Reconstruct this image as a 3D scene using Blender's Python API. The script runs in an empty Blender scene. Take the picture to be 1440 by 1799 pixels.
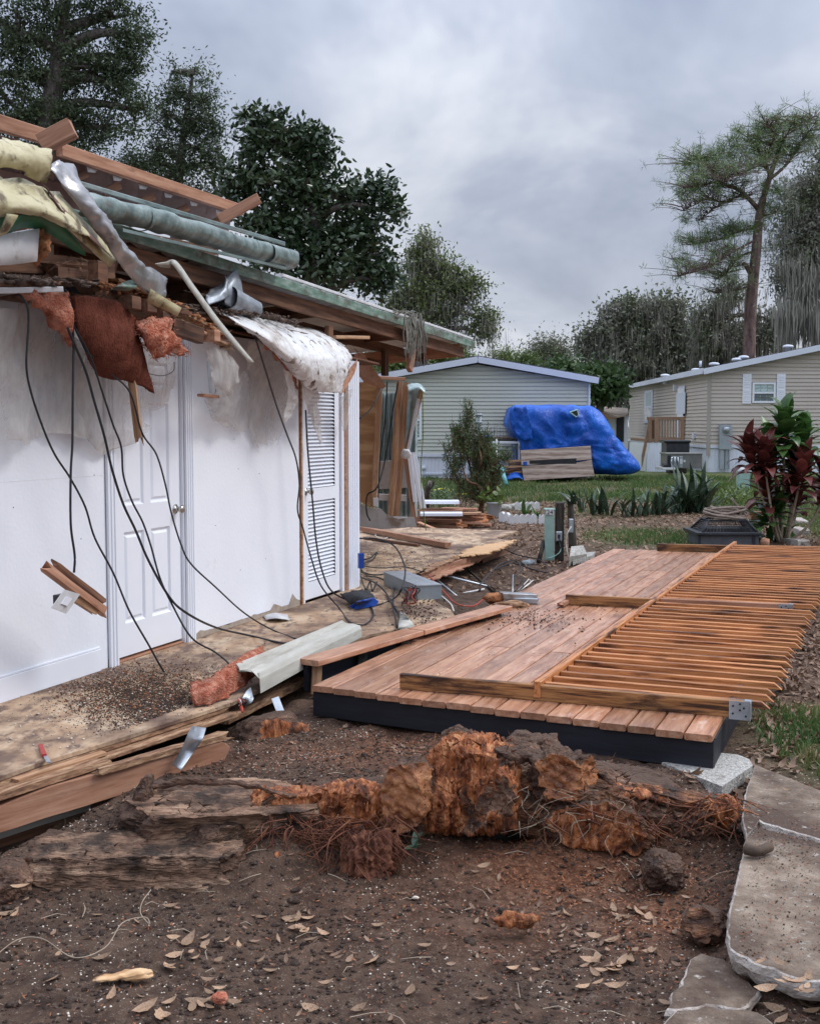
import bpy, bmesh, math, random
import numpy as np
from mathutils import Vector, Matrix

# ------------------------------------------------------------------ camera, sky, sun, exposure
S = bpy.context.scene
FPX, PITCH, EYE = 2050.0, math.radians(4.3), 1.72
cam_d = bpy.data.cameras.new('camera')
cam = bpy.data.objects.new('camera', cam_d)
S.collection.objects.link(cam)
cam.location = (0, 0, EYE)
cam.rotation_euler = (math.radians(90) - PITCH, 0, 0)
cam_d.sensor_fit = 'HORIZONTAL'
cam_d.sensor_width = 36.0
cam_d.lens = 36.0 * FPX / 1440.0
cam_d.clip_start = 0.05
cam_d.clip_end = 2000
S.camera = cam

W = bpy.data.worlds.new('World')
S.world = W
W.use_nodes = True
nt = W.node_tree
nt.nodes.clear()
def wn(t, **k):
    n = nt.nodes.new(t)
    for a, b in k.items():
        setattr(n, a, b)
    return n
def wl(a, b):
    nt.links.new(a, b)
SUN_EL, SUN_ROT = math.radians(46), math.radians(84)
sky = wn('ShaderNodeTexSky', sky_type='NISHITA', sun_disc=False, sun_elevation=SUN_EL, sun_rotation=SUN_ROT)
bg1 = wn('ShaderNodeBackground'); bg1.inputs[1].default_value = 0.07
wl(sky.outputs[0], bg1.inputs[0])
tc = wn('ShaderNodeTexCoord')
sep = wn('ShaderNodeSeparateXYZ'); wl(tc.outputs['Generated'], sep.inputs[0])
# cloud layer: direction projected on a flat layer overhead
zc = wn('ShaderNodeMath', operation='MAXIMUM'); wl(sep.outputs[2], zc.inputs[0]); zc.inputs[1].default_value = 0.0
za = wn('ShaderNodeMath', operation='ADD'); wl(zc.outputs[0], za.inputs[0]); za.inputs[1].default_value = 0.22
dx = wn('ShaderNodeMath', operation='DIVIDE'); wl(sep.outputs[0], dx.inputs[0]); wl(za.outputs[0], dx.inputs[1])
dy = wn('ShaderNodeMath', operation='DIVIDE'); wl(sep.outputs[1], dy.inputs[0]); wl(za.outputs[0], dy.inputs[1])
cmb = wn('ShaderNodeCombineXYZ'); wl(dx.outputs[0], cmb.inputs[0]); wl(dy.outputs[0], cmb.inputs[1])
n1 = wn('ShaderNodeTexNoise'); n1.inputs['Scale'].default_value = 1.15; n1.inputs['Detail'].default_value = 5; n1.inputs['Roughness'].default_value = 0.56
n1.inputs['Distortion'].default_value = 0.35
mp = wn('ShaderNodeMapping'); mp.inputs['Location'].default_value = (3.1, 1.7, 0); mp.inputs['Scale'].default_value = (1.25, 0.9, 1)
wl(cmb.outputs[0], mp.inputs[0]); wl(mp.outputs[0], n1.inputs['Vector'])
cr = wn('ShaderNodeValToRGB')
cr.color_ramp.elements[0].position = 0.36; cr.color_ramp.elements[0].color = (0.305, 0.35, 0.455, 1)
cr.color_ramp.elements[1].position = 0.66; cr.color_ramp.elements[1].color = (0.68, 0.71, 0.78, 1)
e = cr.color_ramp.elements.new(0.5); e.color = (0.44, 0.485, 0.59, 1)
wl(n1.outputs[0], cr.inputs[0])
# overcast skies are about three times brighter at the zenith than at the horizon
gz0 = wn('ShaderNodeMapRange', interpolation_type='SMOOTHSTEP'); wl(zc.outputs[0], gz0.inputs[0]); gz0.inputs[1].default_value = 0.12; gz0.inputs[2].default_value = 1.0; gz0.inputs[3].default_value = 0.80; gz0.inputs[4].default_value = 2.9
grad = gz0
# paler band of light low down under the cloud
hz = wn('ShaderNodeMapRange'); wl(zc.outputs[0], hz.inputs[0]); hz.inputs[1].default_value = 0.0; hz.inputs[2].default_value = 0.17
hz.inputs[3].default_value = 0.55; hz.inputs[4].default_value = 0.0
mx = wn('ShaderNodeMixRGB'); wl(hz.outputs[0], mx.inputs[0]); wl(cr.outputs[0], mx.inputs[1]); mx.inputs[2].default_value = (0.80, 0.82, 0.88, 1)
bg2 = wn('ShaderNodeBackground'); wl(mx.outputs[0], bg2.inputs[0]); wl(grad.outputs[0], bg2.inputs[1])
ms = wn('ShaderNodeMixShader'); ms.inputs[0].default_value = 0.93
wl(bg1.outputs[0], ms.inputs[1]); wl(bg2.outputs[0], ms.inputs[2])
out = wn('ShaderNodeOutputWorld'); wl(ms.outputs[0], out.inputs[0])

sl = bpy.data.lights.new('sun', 'SUN')
sl.energy = 1.5; sl.angle = math.radians(20); sl.color = (1.0, 0.97, 0.93)
so = bpy.data.objects.new('sun', sl); S.collection.objects.link(so)
# high thin cloud light from the right
sd = Vector((math.cos(SUN_EL) * 0.995, math.cos(SUN_EL) * 0.10, math.sin(SUN_EL)))
so.rotation_euler = sd.to_track_quat('Z', 'Y').to_euler()
so.location = sd * 30
S.view_settings.view_transform = 'Standard'
S.view_settings.look = 'None'
S.view_settings.gamma = 1
S.view_settings.use_curve_mapping = False
S.view_settings.exposure = 0.40

# ------------------------------------------------------------------ rays: photo pixel -> point of the place
CP, SP = math.cos(PITCH), math.sin(PITCH)
def ray(x, y):
    k = (899.5 - y) / FPX
    return Vector(((x - 720) / FPX, CP + k * SP, -SP + k * CP))
def az(x, y, z=0.0):
    r = ray(x, y); t = (z - EYE) / r.z
    return Vector((r.x * t, r.y * t, z))
def ay(x, y, Y):
    r = ray(x, y); t = Y / r.y
    return Vector((r.x * t, Y, EYE + r.z * t))
FL = 0.20                                     # floor and deck height
P0 = Vector((-2.241, 6.286, FL)); WD = Vector((0.3565, 0.9343, 0)).normalized(); WN = Vector((WD.y, -WD.x, 0))
def aw(x, y, u=0.0):                          # on a vertical plane u metres in front of the white wall
    r = ray(x, y)
    t = (P0.dot(WN) + u) / r.dot(WN) if True else 0
    t = (u + P0.x * WN.x + P0.y * WN.y) / (r.x * WN.x + r.y * WN.y)
    return Vector((r.x * t, r.y * t, EYE + r.z * t))
def wf(v, u, z):                              # wall frame: v along the wall, u outwards, z above the floor
    return P0 + WD * v + WN * u + Vector((0, 0, z))
def vz(p):
    return (Vector(p) - P0).dot(WD)

# ------------------------------------------------------------------ noise
def _h(a, b, c):
    n = (a * 73856093) ^ (b * 19349663) ^ (c * 83492791)
    n = (n ^ (n >> 13)) * 1274126177
    n = n ^ (n >> 16)
    return (n & 0xffffff) / float(0xffffff)
def vn(P):
    P = np.asarray(P, dtype=float)
    i = np.floor(P).astype(np.int64); f = P - i; u = f * f * (3 - 2 * f)
    r = 0
    for a in (0, 1):
        for b in (0, 1):
            for c in (0, 1):
                w = (u[:, 0] if a else 1 - u[:, 0]) * (u[:, 1] if b else 1 - u[:, 1]) * (u[:, 2] if c else 1 - u[:, 2])
                r = r + w * _h(i[:, 0] + a, i[:, 1] + b, i[:, 2] + c)
    return r * 2 - 1
def fbm(P, o=4, g=0.5):
    P = np.asarray(P, dtype=float); r = np.zeros(len(P)); a = 1.0; s = 0
    for k in range(o):
        r += a * vn(P * (2 ** k) + 17.3 * k); s += a; a *= g
    return r / s
def ridged(P, o=4):
    P = np.asarray(P, dtype=float); r = np.zeros(len(P)); a = 1.0; s = 0
    for k in range(o):
        r += a * (1 - np.abs(vn(P * (2 ** k) + 9.1 * k))); s += a; a *= 0.5
    return r / s

# ------------------------------------------------------------------ objects
COL = S.collection
def wm(o):
    m = o.matrix_basis.copy()
    while o.parent:
        o = o.parent; m = o.matrix_basis @ m
    return m
def link(o, parent=None, M=None):
    COL.objects.link(o)
    if parent:
        o.parent = parent
        o.matrix_basis = wm(parent).inverted() @ (M or Matrix.Identity(4))
    elif M:
        o.matrix_basis = M
    return o
def tag(o, label=None, cat=None, group=None, kind=None):
    if label: o['label'] = label
    if cat: o['category'] = cat
    if group: o['group'] = group
    if kind: o['kind'] = kind
    return o
def thing(name, loc, label, cat, group=None, rz=0):
    o = bpy.data.objects.new(name, None)
    o.empty_display_size = 0.2
    link(o, None, Matrix.Translation(Vector(loc)) @ Matrix.Rotation(rz, 4, 'Z'))
    return tag(o, label, cat, group)
def add(name, V, F, mat, parent=None, M=None, smooth=False, fm=None):
    """V in world coordinates; M = local frame of the object."""
    V = np.asarray(V, dtype=float).reshape(-1, 3)
    if M is None:
        lo, hi = V.min(0), V.max(0)
        M = Matrix.Translation(((lo[0] + hi[0]) / 2, (lo[1] + hi[1]) / 2, lo[2]))
    Mi = np.array(M.inverted())
    L = V @ Mi[:3, :3].T + Mi[:3, 3]
    me = bpy.data.meshes.new(name)
    if isinstance(F, np.ndarray):
        n, k = F.shape
        me.vertices.add(len(L)); me.vertices.foreach_set('co', L.astype(np.float32).ravel())
        me.loops.add(n * k); me.loops.foreach_set('vertex_index', F.astype(np.int32).ravel())
        me.polygons.add(n); me.polygons.foreach_set('loop_start', np.arange(0, n * k, k, dtype=np.int32))
        me.polygons.foreach_set('loop_total', np.full(n, k, dtype=np.int32))
        me.update(calc_edges=True); me.validate()
    else:
        me.from_pydata([tuple(v) for v in L], [], [tuple(f) for f in F])
        me.update()
    for m in (mat if isinstance(mat, (list, tuple)) else [mat]):
        me.materials.append(m)
    if fm is not None:
        me.polygons.foreach_set('material_index', np.asarray(fm, dtype=np.int32))
    if smooth:
        me.polygons.foreach_set('use_smooth', np.ones(len(me.polygons), dtype=bool))
    o = bpy.data.objects.new(name, me)
    return link(o, parent, M)
def frame(a, x, up=(0, 0, 1)):
    x = Vector(x).normalized(); up = Vector(up)
    y = up.cross(x)
    if y.length < 1e-4: y = Vector((0, 1, 0)).cross(x)
    y.normalize(); z = x.cross(y)
    M = Matrix.Identity(4)
    for i in range(3):
        M[i][0] = x[i]; M[i][1] = y[i]; M[i][2] = z[i]; M[i][3] = a[i]
    return M
def xf(M, pts):
    return [M @ Vector(p) for p in pts]
def board_geo(L, w, h, c=0.004, jag0=0.0, jag1=0.0, rnd=random, cuts=None):
    c = min(c, w * .3, h * .3)
    y, z = w / 2, h / 2
    prof = [(-y + c, -z), (y - c, -z), (y, -z + c), (y, z - c), (y - c, z), (-y + c, z), (-y, z - c), (-y, -z + c)]
    V = []; n = 8
    for e in (0, 1):
        for (a, b) in prof:
            j = (jag0 if e == 0 else jag1)
            xx = (0 if e == 0 else L) + (rnd.uniform(-j, j) if j else 0)
            if cuts and e == 1: xx += cuts * b / z
            V.append((xx, a, b))
    F = [tuple(range(n))[::-1], tuple(range(n, 2 * n))]
    for i in range(n):
        k = (i + 1) % n
        F.append((i, k, n + k, n + i))
    return V, F
def board(name, a, b, w, h, mat, parent=None, up=(0, 0, 1), jag=(0, 0), c=0.004, cuts=None, label=None):
    a, b = Vector(a), Vector(b)
    M = frame(a, b - a, up)
    V, F = board_geo((b - a).length, w, h, c, jag[0], jag[1], cuts=cuts)
    o = add(name, xf(M, V), F, mat, parent, M)
    if label: o['label'] = label
    return o
def box(name, c, s, mat, parent=None, rz=0, ry=0, rx=0, bev=0.0):
    M = Matrix.Translation(Vector(c)) @ Matrix.Rotation(rz, 4, 'Z') @ Matrix.Rotation(ry, 4, 'Y') @ Matrix.Rotation(rx, 4, 'X')
    V, F = board_geo(s[0], s[1], s[2], bev or min(s) * .06)
    V = [(v[0] - s[0] / 2, v[1], v[2]) for v in V]
    return add(name, xf(M, V), F, mat, parent, M)
def plate(name, pts, thick, mat, parent=None, M=None, label=None):
    """pts: world points of the top outline, extruded by vector thick"""
    n = len(pts); t = Vector(thick) if not isinstance(thick, (int, float)) else Vector((0, 0, -thick))
    V = [Vector(p) for p in pts] + [Vector(p) + t for p in pts]
    nrm = Vector((0, 0, 0))
    for i in range(n): nrm += V[i].cross(V[(i + 1) % n])
    flip = nrm.dot(t) > 0
    F = [tuple(range(n)), tuple(range(2 * n - 1, n - 1, -1))]
    for i in range(n):
        k = (i + 1) % n; F.append((i, n + i, n + k, k))
    if flip: F = [f[::-1] for f in F]
    o = add(name, V, F, mat, parent, M)
    if label: o['label'] = label
    return o
def jagline(a, b, n, amp, rnd):
    a, b = Vector(a), Vector(b); d = b - a; s = Vector((-d.y, d.x, 0)).normalized()
    return [a + d * ((i + rnd.uniform(-.3, .3)) / n) + s * rnd.uniform(-amp, amp) for i in range(1, n)]
def smooth_pts(P, n=6):
    P = [Vector(p) for p in P]
    if len(P) < 3: return P
    Q = [P[0] * 2 - P[1]] + P + [P[-1] * 2 - P[-2]]; R = []
    for i in range(1, len(Q) - 2):
        for k in range(n):
            t = k / n; a, b, c, d = Q[i - 1], Q[i], Q[i + 1], Q[i + 2]
            R.append(0.5 * ((2 * b) + (c - a) * t + (2 * a - 5 * b + 4 * c - d) * t * t + (3 * b - a - 3 * c + d) * t ** 3))
    R.append(P[-1]); return R
def tube_geo(P, R, n=6, cap=True):
    V = []; F = []; m = len(P)
    if not hasattr(R, '__len__'): R = [R] * m
    up = Vector((0.13, 0.21, 1)).normalized()
    for i in range(m):
        t = (P[min(i + 1, m - 1)] - P[max(i - 1, 0)])
        if t.length < 1e-7: t = Vector((0, 0, 1))
        t.normalize()
        if abs(t.dot(up)) > .97: x = t.cross(Vector((1, 0, 0)))
        else: x = t.cross(up)
        x.normalize(); y = t.cross(x)
        for k in range(n):
            a = 2 * math.pi * k / n
            V.append(P[i] + x * (math.cos(a) * R[i]) + y * (math.sin(a) * R[i]))
    for i in range(m - 1):
        for k in range(n):
            j = (k + 1) % n
            F.append((i * n + k, i * n + j, (i + 1) * n + j, (i + 1) * n + k))
    if cap:
        F.append(tuple(range(n))[::-1]); F.append(tuple(range((m - 1) * n, m * n)))
    return V, F
class MB:
    def __init__(s): s.V = []; s.F = []
    def add(s, V, F):
        o = len(s.V); s.V += [tuple(v) for v in V]; s.F += [tuple(i + o for i in f) for f in F]; return s
    def tube(s, P, R, n=6, sm=0):
        P = [Vector(p) for p in P]
        if sm: P = smooth_pts(P, sm)
        if hasattr(R, '__len__') and len(R) != len(P):
            R = list(np.interp(np.linspace(0, 1, len(P)), np.linspace(0, 1, len(R)), R))
        return s.add(*tube_geo(P, R, n))
    def board(s, a, b, w, h, up=(0, 0, 1), c=.004):
        a, b = Vector(a), Vector(b); M = frame(a, b - a, up)
        V, F = board_geo((b - a).length, w, h, c); return s.add(xf(M, V), F)
    def build(s, name, mat, parent=None, smooth=False, M=None):
        return add(name, s.V, s.F, mat, parent, M, smooth)
def tube(name, P, R, mat, parent=None, n=6, sm=6, label=None):
    o = MB().tube(P, R, n, sm).build(name, mat, parent, True)
    if label: o['label'] = label
    return o
def lathe(name, prof, c, mat, parent=None, n=20, M=None):
    V = []; F = []
    for (r, z) in prof:
        for k in range(n):
            a = 2 * math.pi * k / n; V.append(Vector((r * math.cos(a), r * math.sin(a), z)))
    for i in range(len(prof) - 1):
        for k in range(n):
            j = (k + 1) % n; F.append((i * n + k, i * n + j, (i + 1) * n + j, (i + 1) * n + k))
    F.append(tuple(range(n))[::-1]); F.append(tuple(range((len(prof) - 1) * n, len(prof) * n)))
    M = M or Matrix.Translation(Vector(c))
    return add(name, xf(M, V), F, mat, parent, M, True)
def grid_geo(C, nu, nv):
    """Catmull-Rom patch through a grid of control points (rows of Vectors)"""
    rows = [smooth_pts(r, nu) for r in C]
    cols = [smooth_pts([rows[i][j] for i in range(len(rows))], nv) for j in range(len(rows[0]))]
    nc, nr = len(cols), len(cols[0])
    V = np.array([[tuple(cols[j][i]) for j in range(nc)] for i in range(nr)]).reshape(-1, 3)
    F = [(i * nc + j, i * nc + j + 1, (i + 1) * nc + j + 1, (i + 1) * nc + j) for i in range(nr - 1) for j in range(nc - 1)]
    return V, F, nr, nc
def sheet(name, C, mat, parent=None, nu=8, nv=8, amp=0.01, fr=12, thick=0.0, seed=0, ragged=0.0, ridge=0.0, label=None, smooth=True):
    V, F, nr, nc = grid_geo(C, nu, nv)
    G = V.reshape(nr, nc, 3)
    du = np.gradient(G, axis=1); dv = np.gradient(G, axis=0)
    N = np.cross(du, dv); N /= (np.linalg.norm(N, axis=2, keepdims=True) + 1e-9)
    N = N.reshape(-1, 3)
    st = np.array([1.5, 1.5, .35]) if mat in (M_['film'], M_['filmdense']) else 1.0
    d = fbm(V * fr * st + seed * 7.7, 4) * amp
    if ridge: d = d + (ridged(V * fr * .7 * st + seed, 3) - .6) * ridge
    V = V + N * d[:, None]
    if ragged:
        keep = []
        for f in F:
            i, j = divmod(f[0], nc)
            e = min(i, j, nr - 2 - i, nc - 2 - j) / max(nr, nc)
            q = vn(np.array([V[f[0]] * fr * .6 + 31 + seed]))[0]
            if e < ragged * (q + .55): continue
            keep.append(f)
        F = keep or F
    if thick:
        n = len(V); V2 = V - N * thick
        E = {}
        for f in F:
            for a, b in zip(f, f[1:] + f[:1]): E[(a, b)] = 1
        side = [(a, a + n, b + n, b) for (a, b) in E if (b, a) not in E]
        F = F + [tuple(i + n for i in f[::-1]) for f in F] + side
        V = np.vstack([V, V2])
    o = add(name, V, F, mat, parent, None, smooth)
    if label: o['label'] = label
    return o
_ico = {}
def ico(sub):
    if sub not in _ico:
        bm = bmesh.new(); bmesh.ops.create_icosphere(bm, subdivisions=sub, radius=1)
        _ico[sub] = (np.array([v.co[:] for v in bm.verts]), np.array([[v.index for v in f.verts] for f in bm.faces])); bm.free()
    return _ico[sub]
def lump(name, c, r, mat, parent=None, rot=(0, 0, 0), seed=0, amp=.25, fr=1.6, cuts=(), sub=5, box_=0.0, grain=None, ga=.05, rough=.02, label=None, gh=None):
    """displaced body; cuts = planes (normal, distance, roughness) that slice it, those faces take mat[1]"""
    D, F = ico(sub); r = np.array(r, dtype=float)
    P = D.copy()
    if box_:
        P = P / (np.max(np.abs(P), axis=1, keepdims=True) * box_ + (1 - box_))
    P = P * (1 + amp * fbm(D * fr + seed * 3.17, 5, .55))[:, None]
    P = P * r
    hit = np.zeros(len(P), dtype=int)
    for cu in cuts:
        n = np.array(cu[0], dtype=float); n /= np.linalg.norm(n)
        s = P @ n - cu[1]
        ro = cu[2] if len(cu) > 2 else .01
        m = s > 0
        nz = fbm(P[m] * (cu[3] if len(cu) > 3 else 14) + seed, 4)
        P[m] = P[m] - n * (s[m] + ro * nz - ro * .3)[:, None]
        hit[m] = 1
    if grain is not None:
        g = np.array(grain, dtype=float)   # stretched ridges, small along the grain
        q = P * g + seed
        dd = (ridged(q, 4) - .7) * ga * np.where(hit > 0, .35 if gh is None else gh, 1.0)
        P = P + D * dd[:, None]
    P = P + D * (fbm(P * 30 + seed, 3) * rough)[:, None]
    M = Matrix.Translation(Vector(c)) @ Matrix.Rotation(rot[2], 4, 'Z') @ Matrix.Rotation(rot[1], 4, 'Y') @ Matrix.Rotation(rot[0], 4, 'X')
    A = np.array(M); Wd = P @ A[:3, :3].T + A[:3, 3]
    fm = (hit[F].sum(1) >= 3).astype(int) if isinstance(mat, (list, tuple)) and len(mat) > 1 else None
    o = add(name, Wd, F, mat, parent, M, True, fm)
    if label: o['label'] = label
    return o

# ------------------------------------------------------------------ materials
def mat(name, cols, scale=6, stretch=(1, 1, 1), rough=.75, bump=.15, bs=4.0, metal=0, dirt=None, var=0.12, coord='Object', spec=.4,
        detail=6, island=0.0, trans=0.0, alpha=None, dist=0.0, dirt2=None, top=None, wave=None, sat=1.0, bd=.02, trl=0.0):
    m = bpy.data.materials.new(name); m.use_nodes = True
    t = m.node_tree; N = t.nodes; Lk = t.links.new
    b = N['Principled BSDF']; o = N['Material Output']
    c = N.new('ShaderNodeTexCoord'); oi = N.new('ShaderNodeObjectInfo')
    if coord == 'World':
        g = N.new('ShaderNodeNewGeometry'); src = g.outputs['Position']
    else:
        a = N.new('ShaderNodeVectorMath'); a.operation = 'MULTIPLY_ADD'
        cb = N.new('ShaderNodeCombineXYZ')
        for i in range(3): Lk(oi.outputs['Random'], cb.inputs[i])
        Lk(cb.outputs[0], a.inputs[0]); a.inputs[1].default_value = (17, 29, 41); Lk(c.outputs['Object'], a.inputs[2]); src = a.outputs[0]
    mpn = N.new('ShaderNodeMapping'); mpn.inputs['Scale'].default_value = stretch; Lk(src, mpn.inputs[0])
    n = N.new('ShaderNodeTexNoise'); n.inputs['Scale'].default_value = scale; n.inputs['Detail'].default_value = detail
    n.inputs['Roughness'].default_value = .62; n.inputs['Distortion'].default_value = dist
    Lk(mpn.outputs[0], n.inputs['Vector'])
    fac = n.outputs[0]
    if wave:
        w = N.new('ShaderNodeTexWave'); w.wave_type = wave[0]; w.inputs['Scale'].default_value = wave[1]; w.inputs['Distortion'].default_value = wave[2]
        w.inputs['Detail'].default_value = 4; w.inputs['Detail Scale'].default_value = 1.5
        if wave[0] == 'RINGS': w.rings_direction = wave[4] if len(wave) > 4 else 'X'
        else: w.bands_direction = wave[4] if len(wave) > 4 else 'Y'
        Lk(mpn.outputs[0], w.inputs['Vector'])
        mm = N.new('ShaderNodeMixRGB'); mm.inputs[0].default_value = wave[3]; Lk(fac, mm.inputs[1]); Lk(w.outputs[0], mm.inputs[2]); fac = mm.outputs[0]
    r = N.new('ShaderNodeValToRGB'); el = r.color_ramp.elements
    ps = np.linspace(.32, .68, len(cols)) if not isinstance(cols[0][0], (list, tuple)) else [q[1] for q in cols]
    cs = cols if not isinstance(cols[0][0], (list, tuple)) else [q[0] for q in cols]
    el[0].position = ps[0]; el[0].color = (*cs[0], 1)
    if len(cs) > 1: el[1].position = ps[-1]; el[1].color = (*cs[-1], 1)
    for p, q in list(zip(ps, cs))[1:-1]:
        x = el.new(p); x.color = (*q, 1)
    Lk(fac, r.inputs[0]); col = r.outputs[0]
    def layer(col, d, seed):
        # d = (colour, scale, lo, hi[, stretch])
        nn = N.new('ShaderNodeTexNoise'); nn.inputs['Scale'].default_value = d[1]; nn.inputs['Detail'].default_value = 7; nn.inputs['Roughness'].default_value = .65
        mq = N.new('ShaderNodeMapping'); mq.inputs['Location'].default_value = (seed, seed * 2, seed * 3)
        mq.inputs['Scale'].default_value = d[4] if len(d) > 4 else (1, 1, 1)
        Lk(src, mq.inputs[0]); Lk(mq.outputs[0], nn.inputs['Vector'])
        mr = N.new('ShaderNodeMapRange'); mr.inputs[1].default_value = d[2]; mr.inputs[2].default_value = d[3]; Lk(nn.outputs[0], mr.inputs[0])
        mxx = N.new('ShaderNodeMixRGB'); Lk(mr.outputs[0], mxx.inputs[0]); Lk(col, mxx.inputs[1]); mxx.inputs[2].default_value = (*d[0], 1)
        return mxx.outputs[0]
    if dirt: col = layer(col, dirt, 3.3)
    if dirt2: col = layer(col, dirt2, 8.1)
    if top:      # loose soil lying on faces that look up
        g2 = N.new('ShaderNodeNewGeometry'); s2 = N.new('ShaderNodeSeparateXYZ'); Lk(g2.outputs['Normal'], s2.inputs[0])
        nn = N.new('ShaderNodeTexNoise'); nn.inputs['Scale'].default_value = 22; nn.inputs['Detail'].default_value = 6; Lk(src, nn.inputs['Vector'])
        ad = N.new('ShaderNodeMath'); ad.operation = 'MULTIPLY_ADD'; Lk(nn.outputs[0], ad.inputs[0]); ad.inputs[1].default_value = .9; Lk(s2.outputs[2], ad.inputs[2])
        mr = N.new('ShaderNodeMapRange'); mr.inputs[1].default_value = top[1]; mr.inputs[2].default_value = top[2]; Lk(ad.outputs[0], mr.inputs[0])
        mxx = N.new('ShaderNodeMixRGB'); Lk(mr.outputs[0], mxx.inputs[0]); Lk(col, mxx.inputs[1]); mxx.inputs[2].default_value = (*top[0], 1); col = mxx.outputs[0]
    if var or island:
        hs = N.new('ShaderNodeHueSaturation'); hs.inputs['Saturation'].default_value = sat
        mr = N.new('ShaderNodeMapRange'); mr.inputs[3].default_value = 1 - (var or island); mr.inputs[4].default_value = 1 + (var or island)
        if island:
            gg = N.new('ShaderNodeNewGeometry'); Lk(gg.outputs['Random Per Island'], mr.inputs[0])
        else: Lk(oi.outputs['Random'], mr.inputs[0])
        Lk(mr.outputs[0], hs.inputs['Value']); Lk(col, hs.inputs['Color']); col = hs.outputs[0]
    Lk(col, b.inputs['Base Color'])
    b.inputs['Roughness'].default_value = rough; b.inputs['Metallic'].default_value = metal
    b.inputs['Specular IOR Level'].default_value = spec
    if trans: b.inputs['Transmission Weight'].default_value = trans
    if bump:
        bn = N.new('ShaderNodeTexNoise'); bn.inputs['Scale'].default_value = scale * bs; bn.inputs['Detail'].default_value = 5
        Lk(mpn.outputs[0], bn.inputs['Vector'])
        ba = N.new('ShaderNodeMath'); ba.operation = 'ADD'; Lk(bn.outputs[0], ba.inputs[0]); Lk(fac, ba.inputs[1])
        bu = N.new('ShaderNodeBump'); bu.inputs['Strength'].default_value = bump; bu.inputs['Distance'].default_value = bd
        Lk(ba.outputs[0], bu.inputs['Height']); Lk(bu.outputs[0], b.inputs['Normal'])
    last = b.outputs[0]
    if trl:
        tr = N.new('ShaderNodeBsdfTranslucent'); Lk(col, tr.inputs[0]); mz = N.new('ShaderNodeMixShader'); mz.inputs[0].default_value = trl
        Lk(last, mz.inputs[1]); Lk(tr.outputs[0], mz.inputs[2]); last = mz.outputs[0]
    if alpha is not None:   # milky film: partly see-through, more where the noise is thin
        tp = N.new('ShaderNodeBsdfTransparent'); mz = N.new('ShaderNodeMixShader')
        mr = N.new('ShaderNodeMapRange'); mr.inputs[1].default_value = .3; mr.inputs[2].default_value = .7; mr.inputs[3].default_value = alpha[0]; mr.inputs[4].default_value = alpha[1]
        Lk(n.outputs[0], mr.inputs[0]); Lk(mr.outputs[0], mz.inputs[0]); Lk(tp.outputs[0], mz.inputs[1]); Lk(last, mz.inputs[2]); last = mz.outputs[0]
    Lk(last, o.inputs[0])
    return m
G = (1, 9, 9)      # grain runs along local x
M_ = {}
M_['deck'] = mat('deck_wood', [(.25, .105, .055), (.41, .20, .115), (.53, .31, .20)], 3, G, rough=.30, spec=.75, bump=.25, dirt=((.14, .055, .03), 2.2, .54, .78, (1, 2, 2)), dirt2=((.60, .45, .36), 5, .58, .76, (1, 3, 3)), var=.27, bd=.005)
M_['treated'] = mat('treated_lumber', [((.085, .028, .010), .34), ((.32, .115, .038), .43), ((.52, .225, .085), .56), ((.40, .155, .055), .70)], 2.6, (1, 18, 18), rough=.42, bump=.25, dirt=((.06, .022, .010), 2.0, .56, .68, (1, 6, 6)), var=.2, bd=.004)
M_['beam'] = mat('streaked_treated_beam', [((.035, .014, .007), .36), ((.20, .085, .030), .44), ((.36, .175, .065), .56), ((.26, .115, .04), .70)], 2.2, (1, 22, 22), rough=.45, bump=.3, dirt=((.04, .016, .009), 2.4, .50, .62, (1, 5, 5)), var=.15, bd=.004)
M_['black'] = mat('black_painted_wood', [(.008, .009, .014), (.018, .02, .03)], 3, G, rough=.6, bump=.2, bd=.004)
M_['lumber'] = mat('bare_lumber', [(.24, .115, .055), (.44, .25, .14), (.56, .36, .22)], 2.5, (1, 14, 14), rough=.75, bump=.2, dirt=((.16, .08, .045), 2, .55, .8), var=.2, bd=.004)
M_['oldlumber'] = mat('old_brown_lumber', [(.055, .026, .016), (.13, .06, .034), (.21, .105, .06)], 2.5, (1, 14, 14), rough=.8, bump=.3, var=.25, bd=.005)
M_['redlumber'] = mat('reddish_lumber', [(.24, .105, .055), (.36, .18, .11), (.46, .26, .17)], 2.5, (1, 12, 12), rough=.75, bump=.2, var=.15, dirt=((.12, .05, .03), 3, .58, .75, (1, 3, 3)), bd=.004)
M_['ply'] = mat('stained_subfloor_plywood', [(.30, .18, .105), (.45, .31, .20), (.56, .43, .30)], 2.2, (2.2, .8, 1), rough=.7, bump=.2, coord='World', dist=1.2,
                dirt=((.10, .055, .038), 1.7, .45, .62), dirt2=((.15, .095, .07), 7, .50, .62, (1.6, .8, 1)), var=0, bd=.006)
M_['plyclean'] = mat('plywood_face', [(.42, .23, .11), (.56, .34, .17), (.66, .44, .25)], 1.2, (1, 5, 5), rough=.7, bump=.1, wave=('BANDS', 1.1, 5.5, .45), var=.05, bd=.003)
M_['plyold'] = mat('weathered_plywood', [(.20, .14, .11), (.34, .26, .21), (.45, .37, .32)], 2.5, (1, 9, 9), rough=.8, bump=.2, wave=('BANDS', .9, 4, .25), var=.05, bd=.004)
M_['edge'] = mat('splintered_wood', [(.085, .042, .025), (.25, .135, .075), (.46, .31, .19)], 9, (1, 5, 5), rough=.85, bump=.5, var=.15, bd=.01)
M_['wall'] = mat('white_painted_wallboard', [(.75, .775, .83), (.80, .825, .875)], 1.5, rough=.55, bump=.4, bs=28, dirt=((.66, .61, .57), 3.5, .66, .80), dirt2=((.74, .72, .70), 14, .66, .74), var=0, bd=.004, spec=.3)
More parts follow.
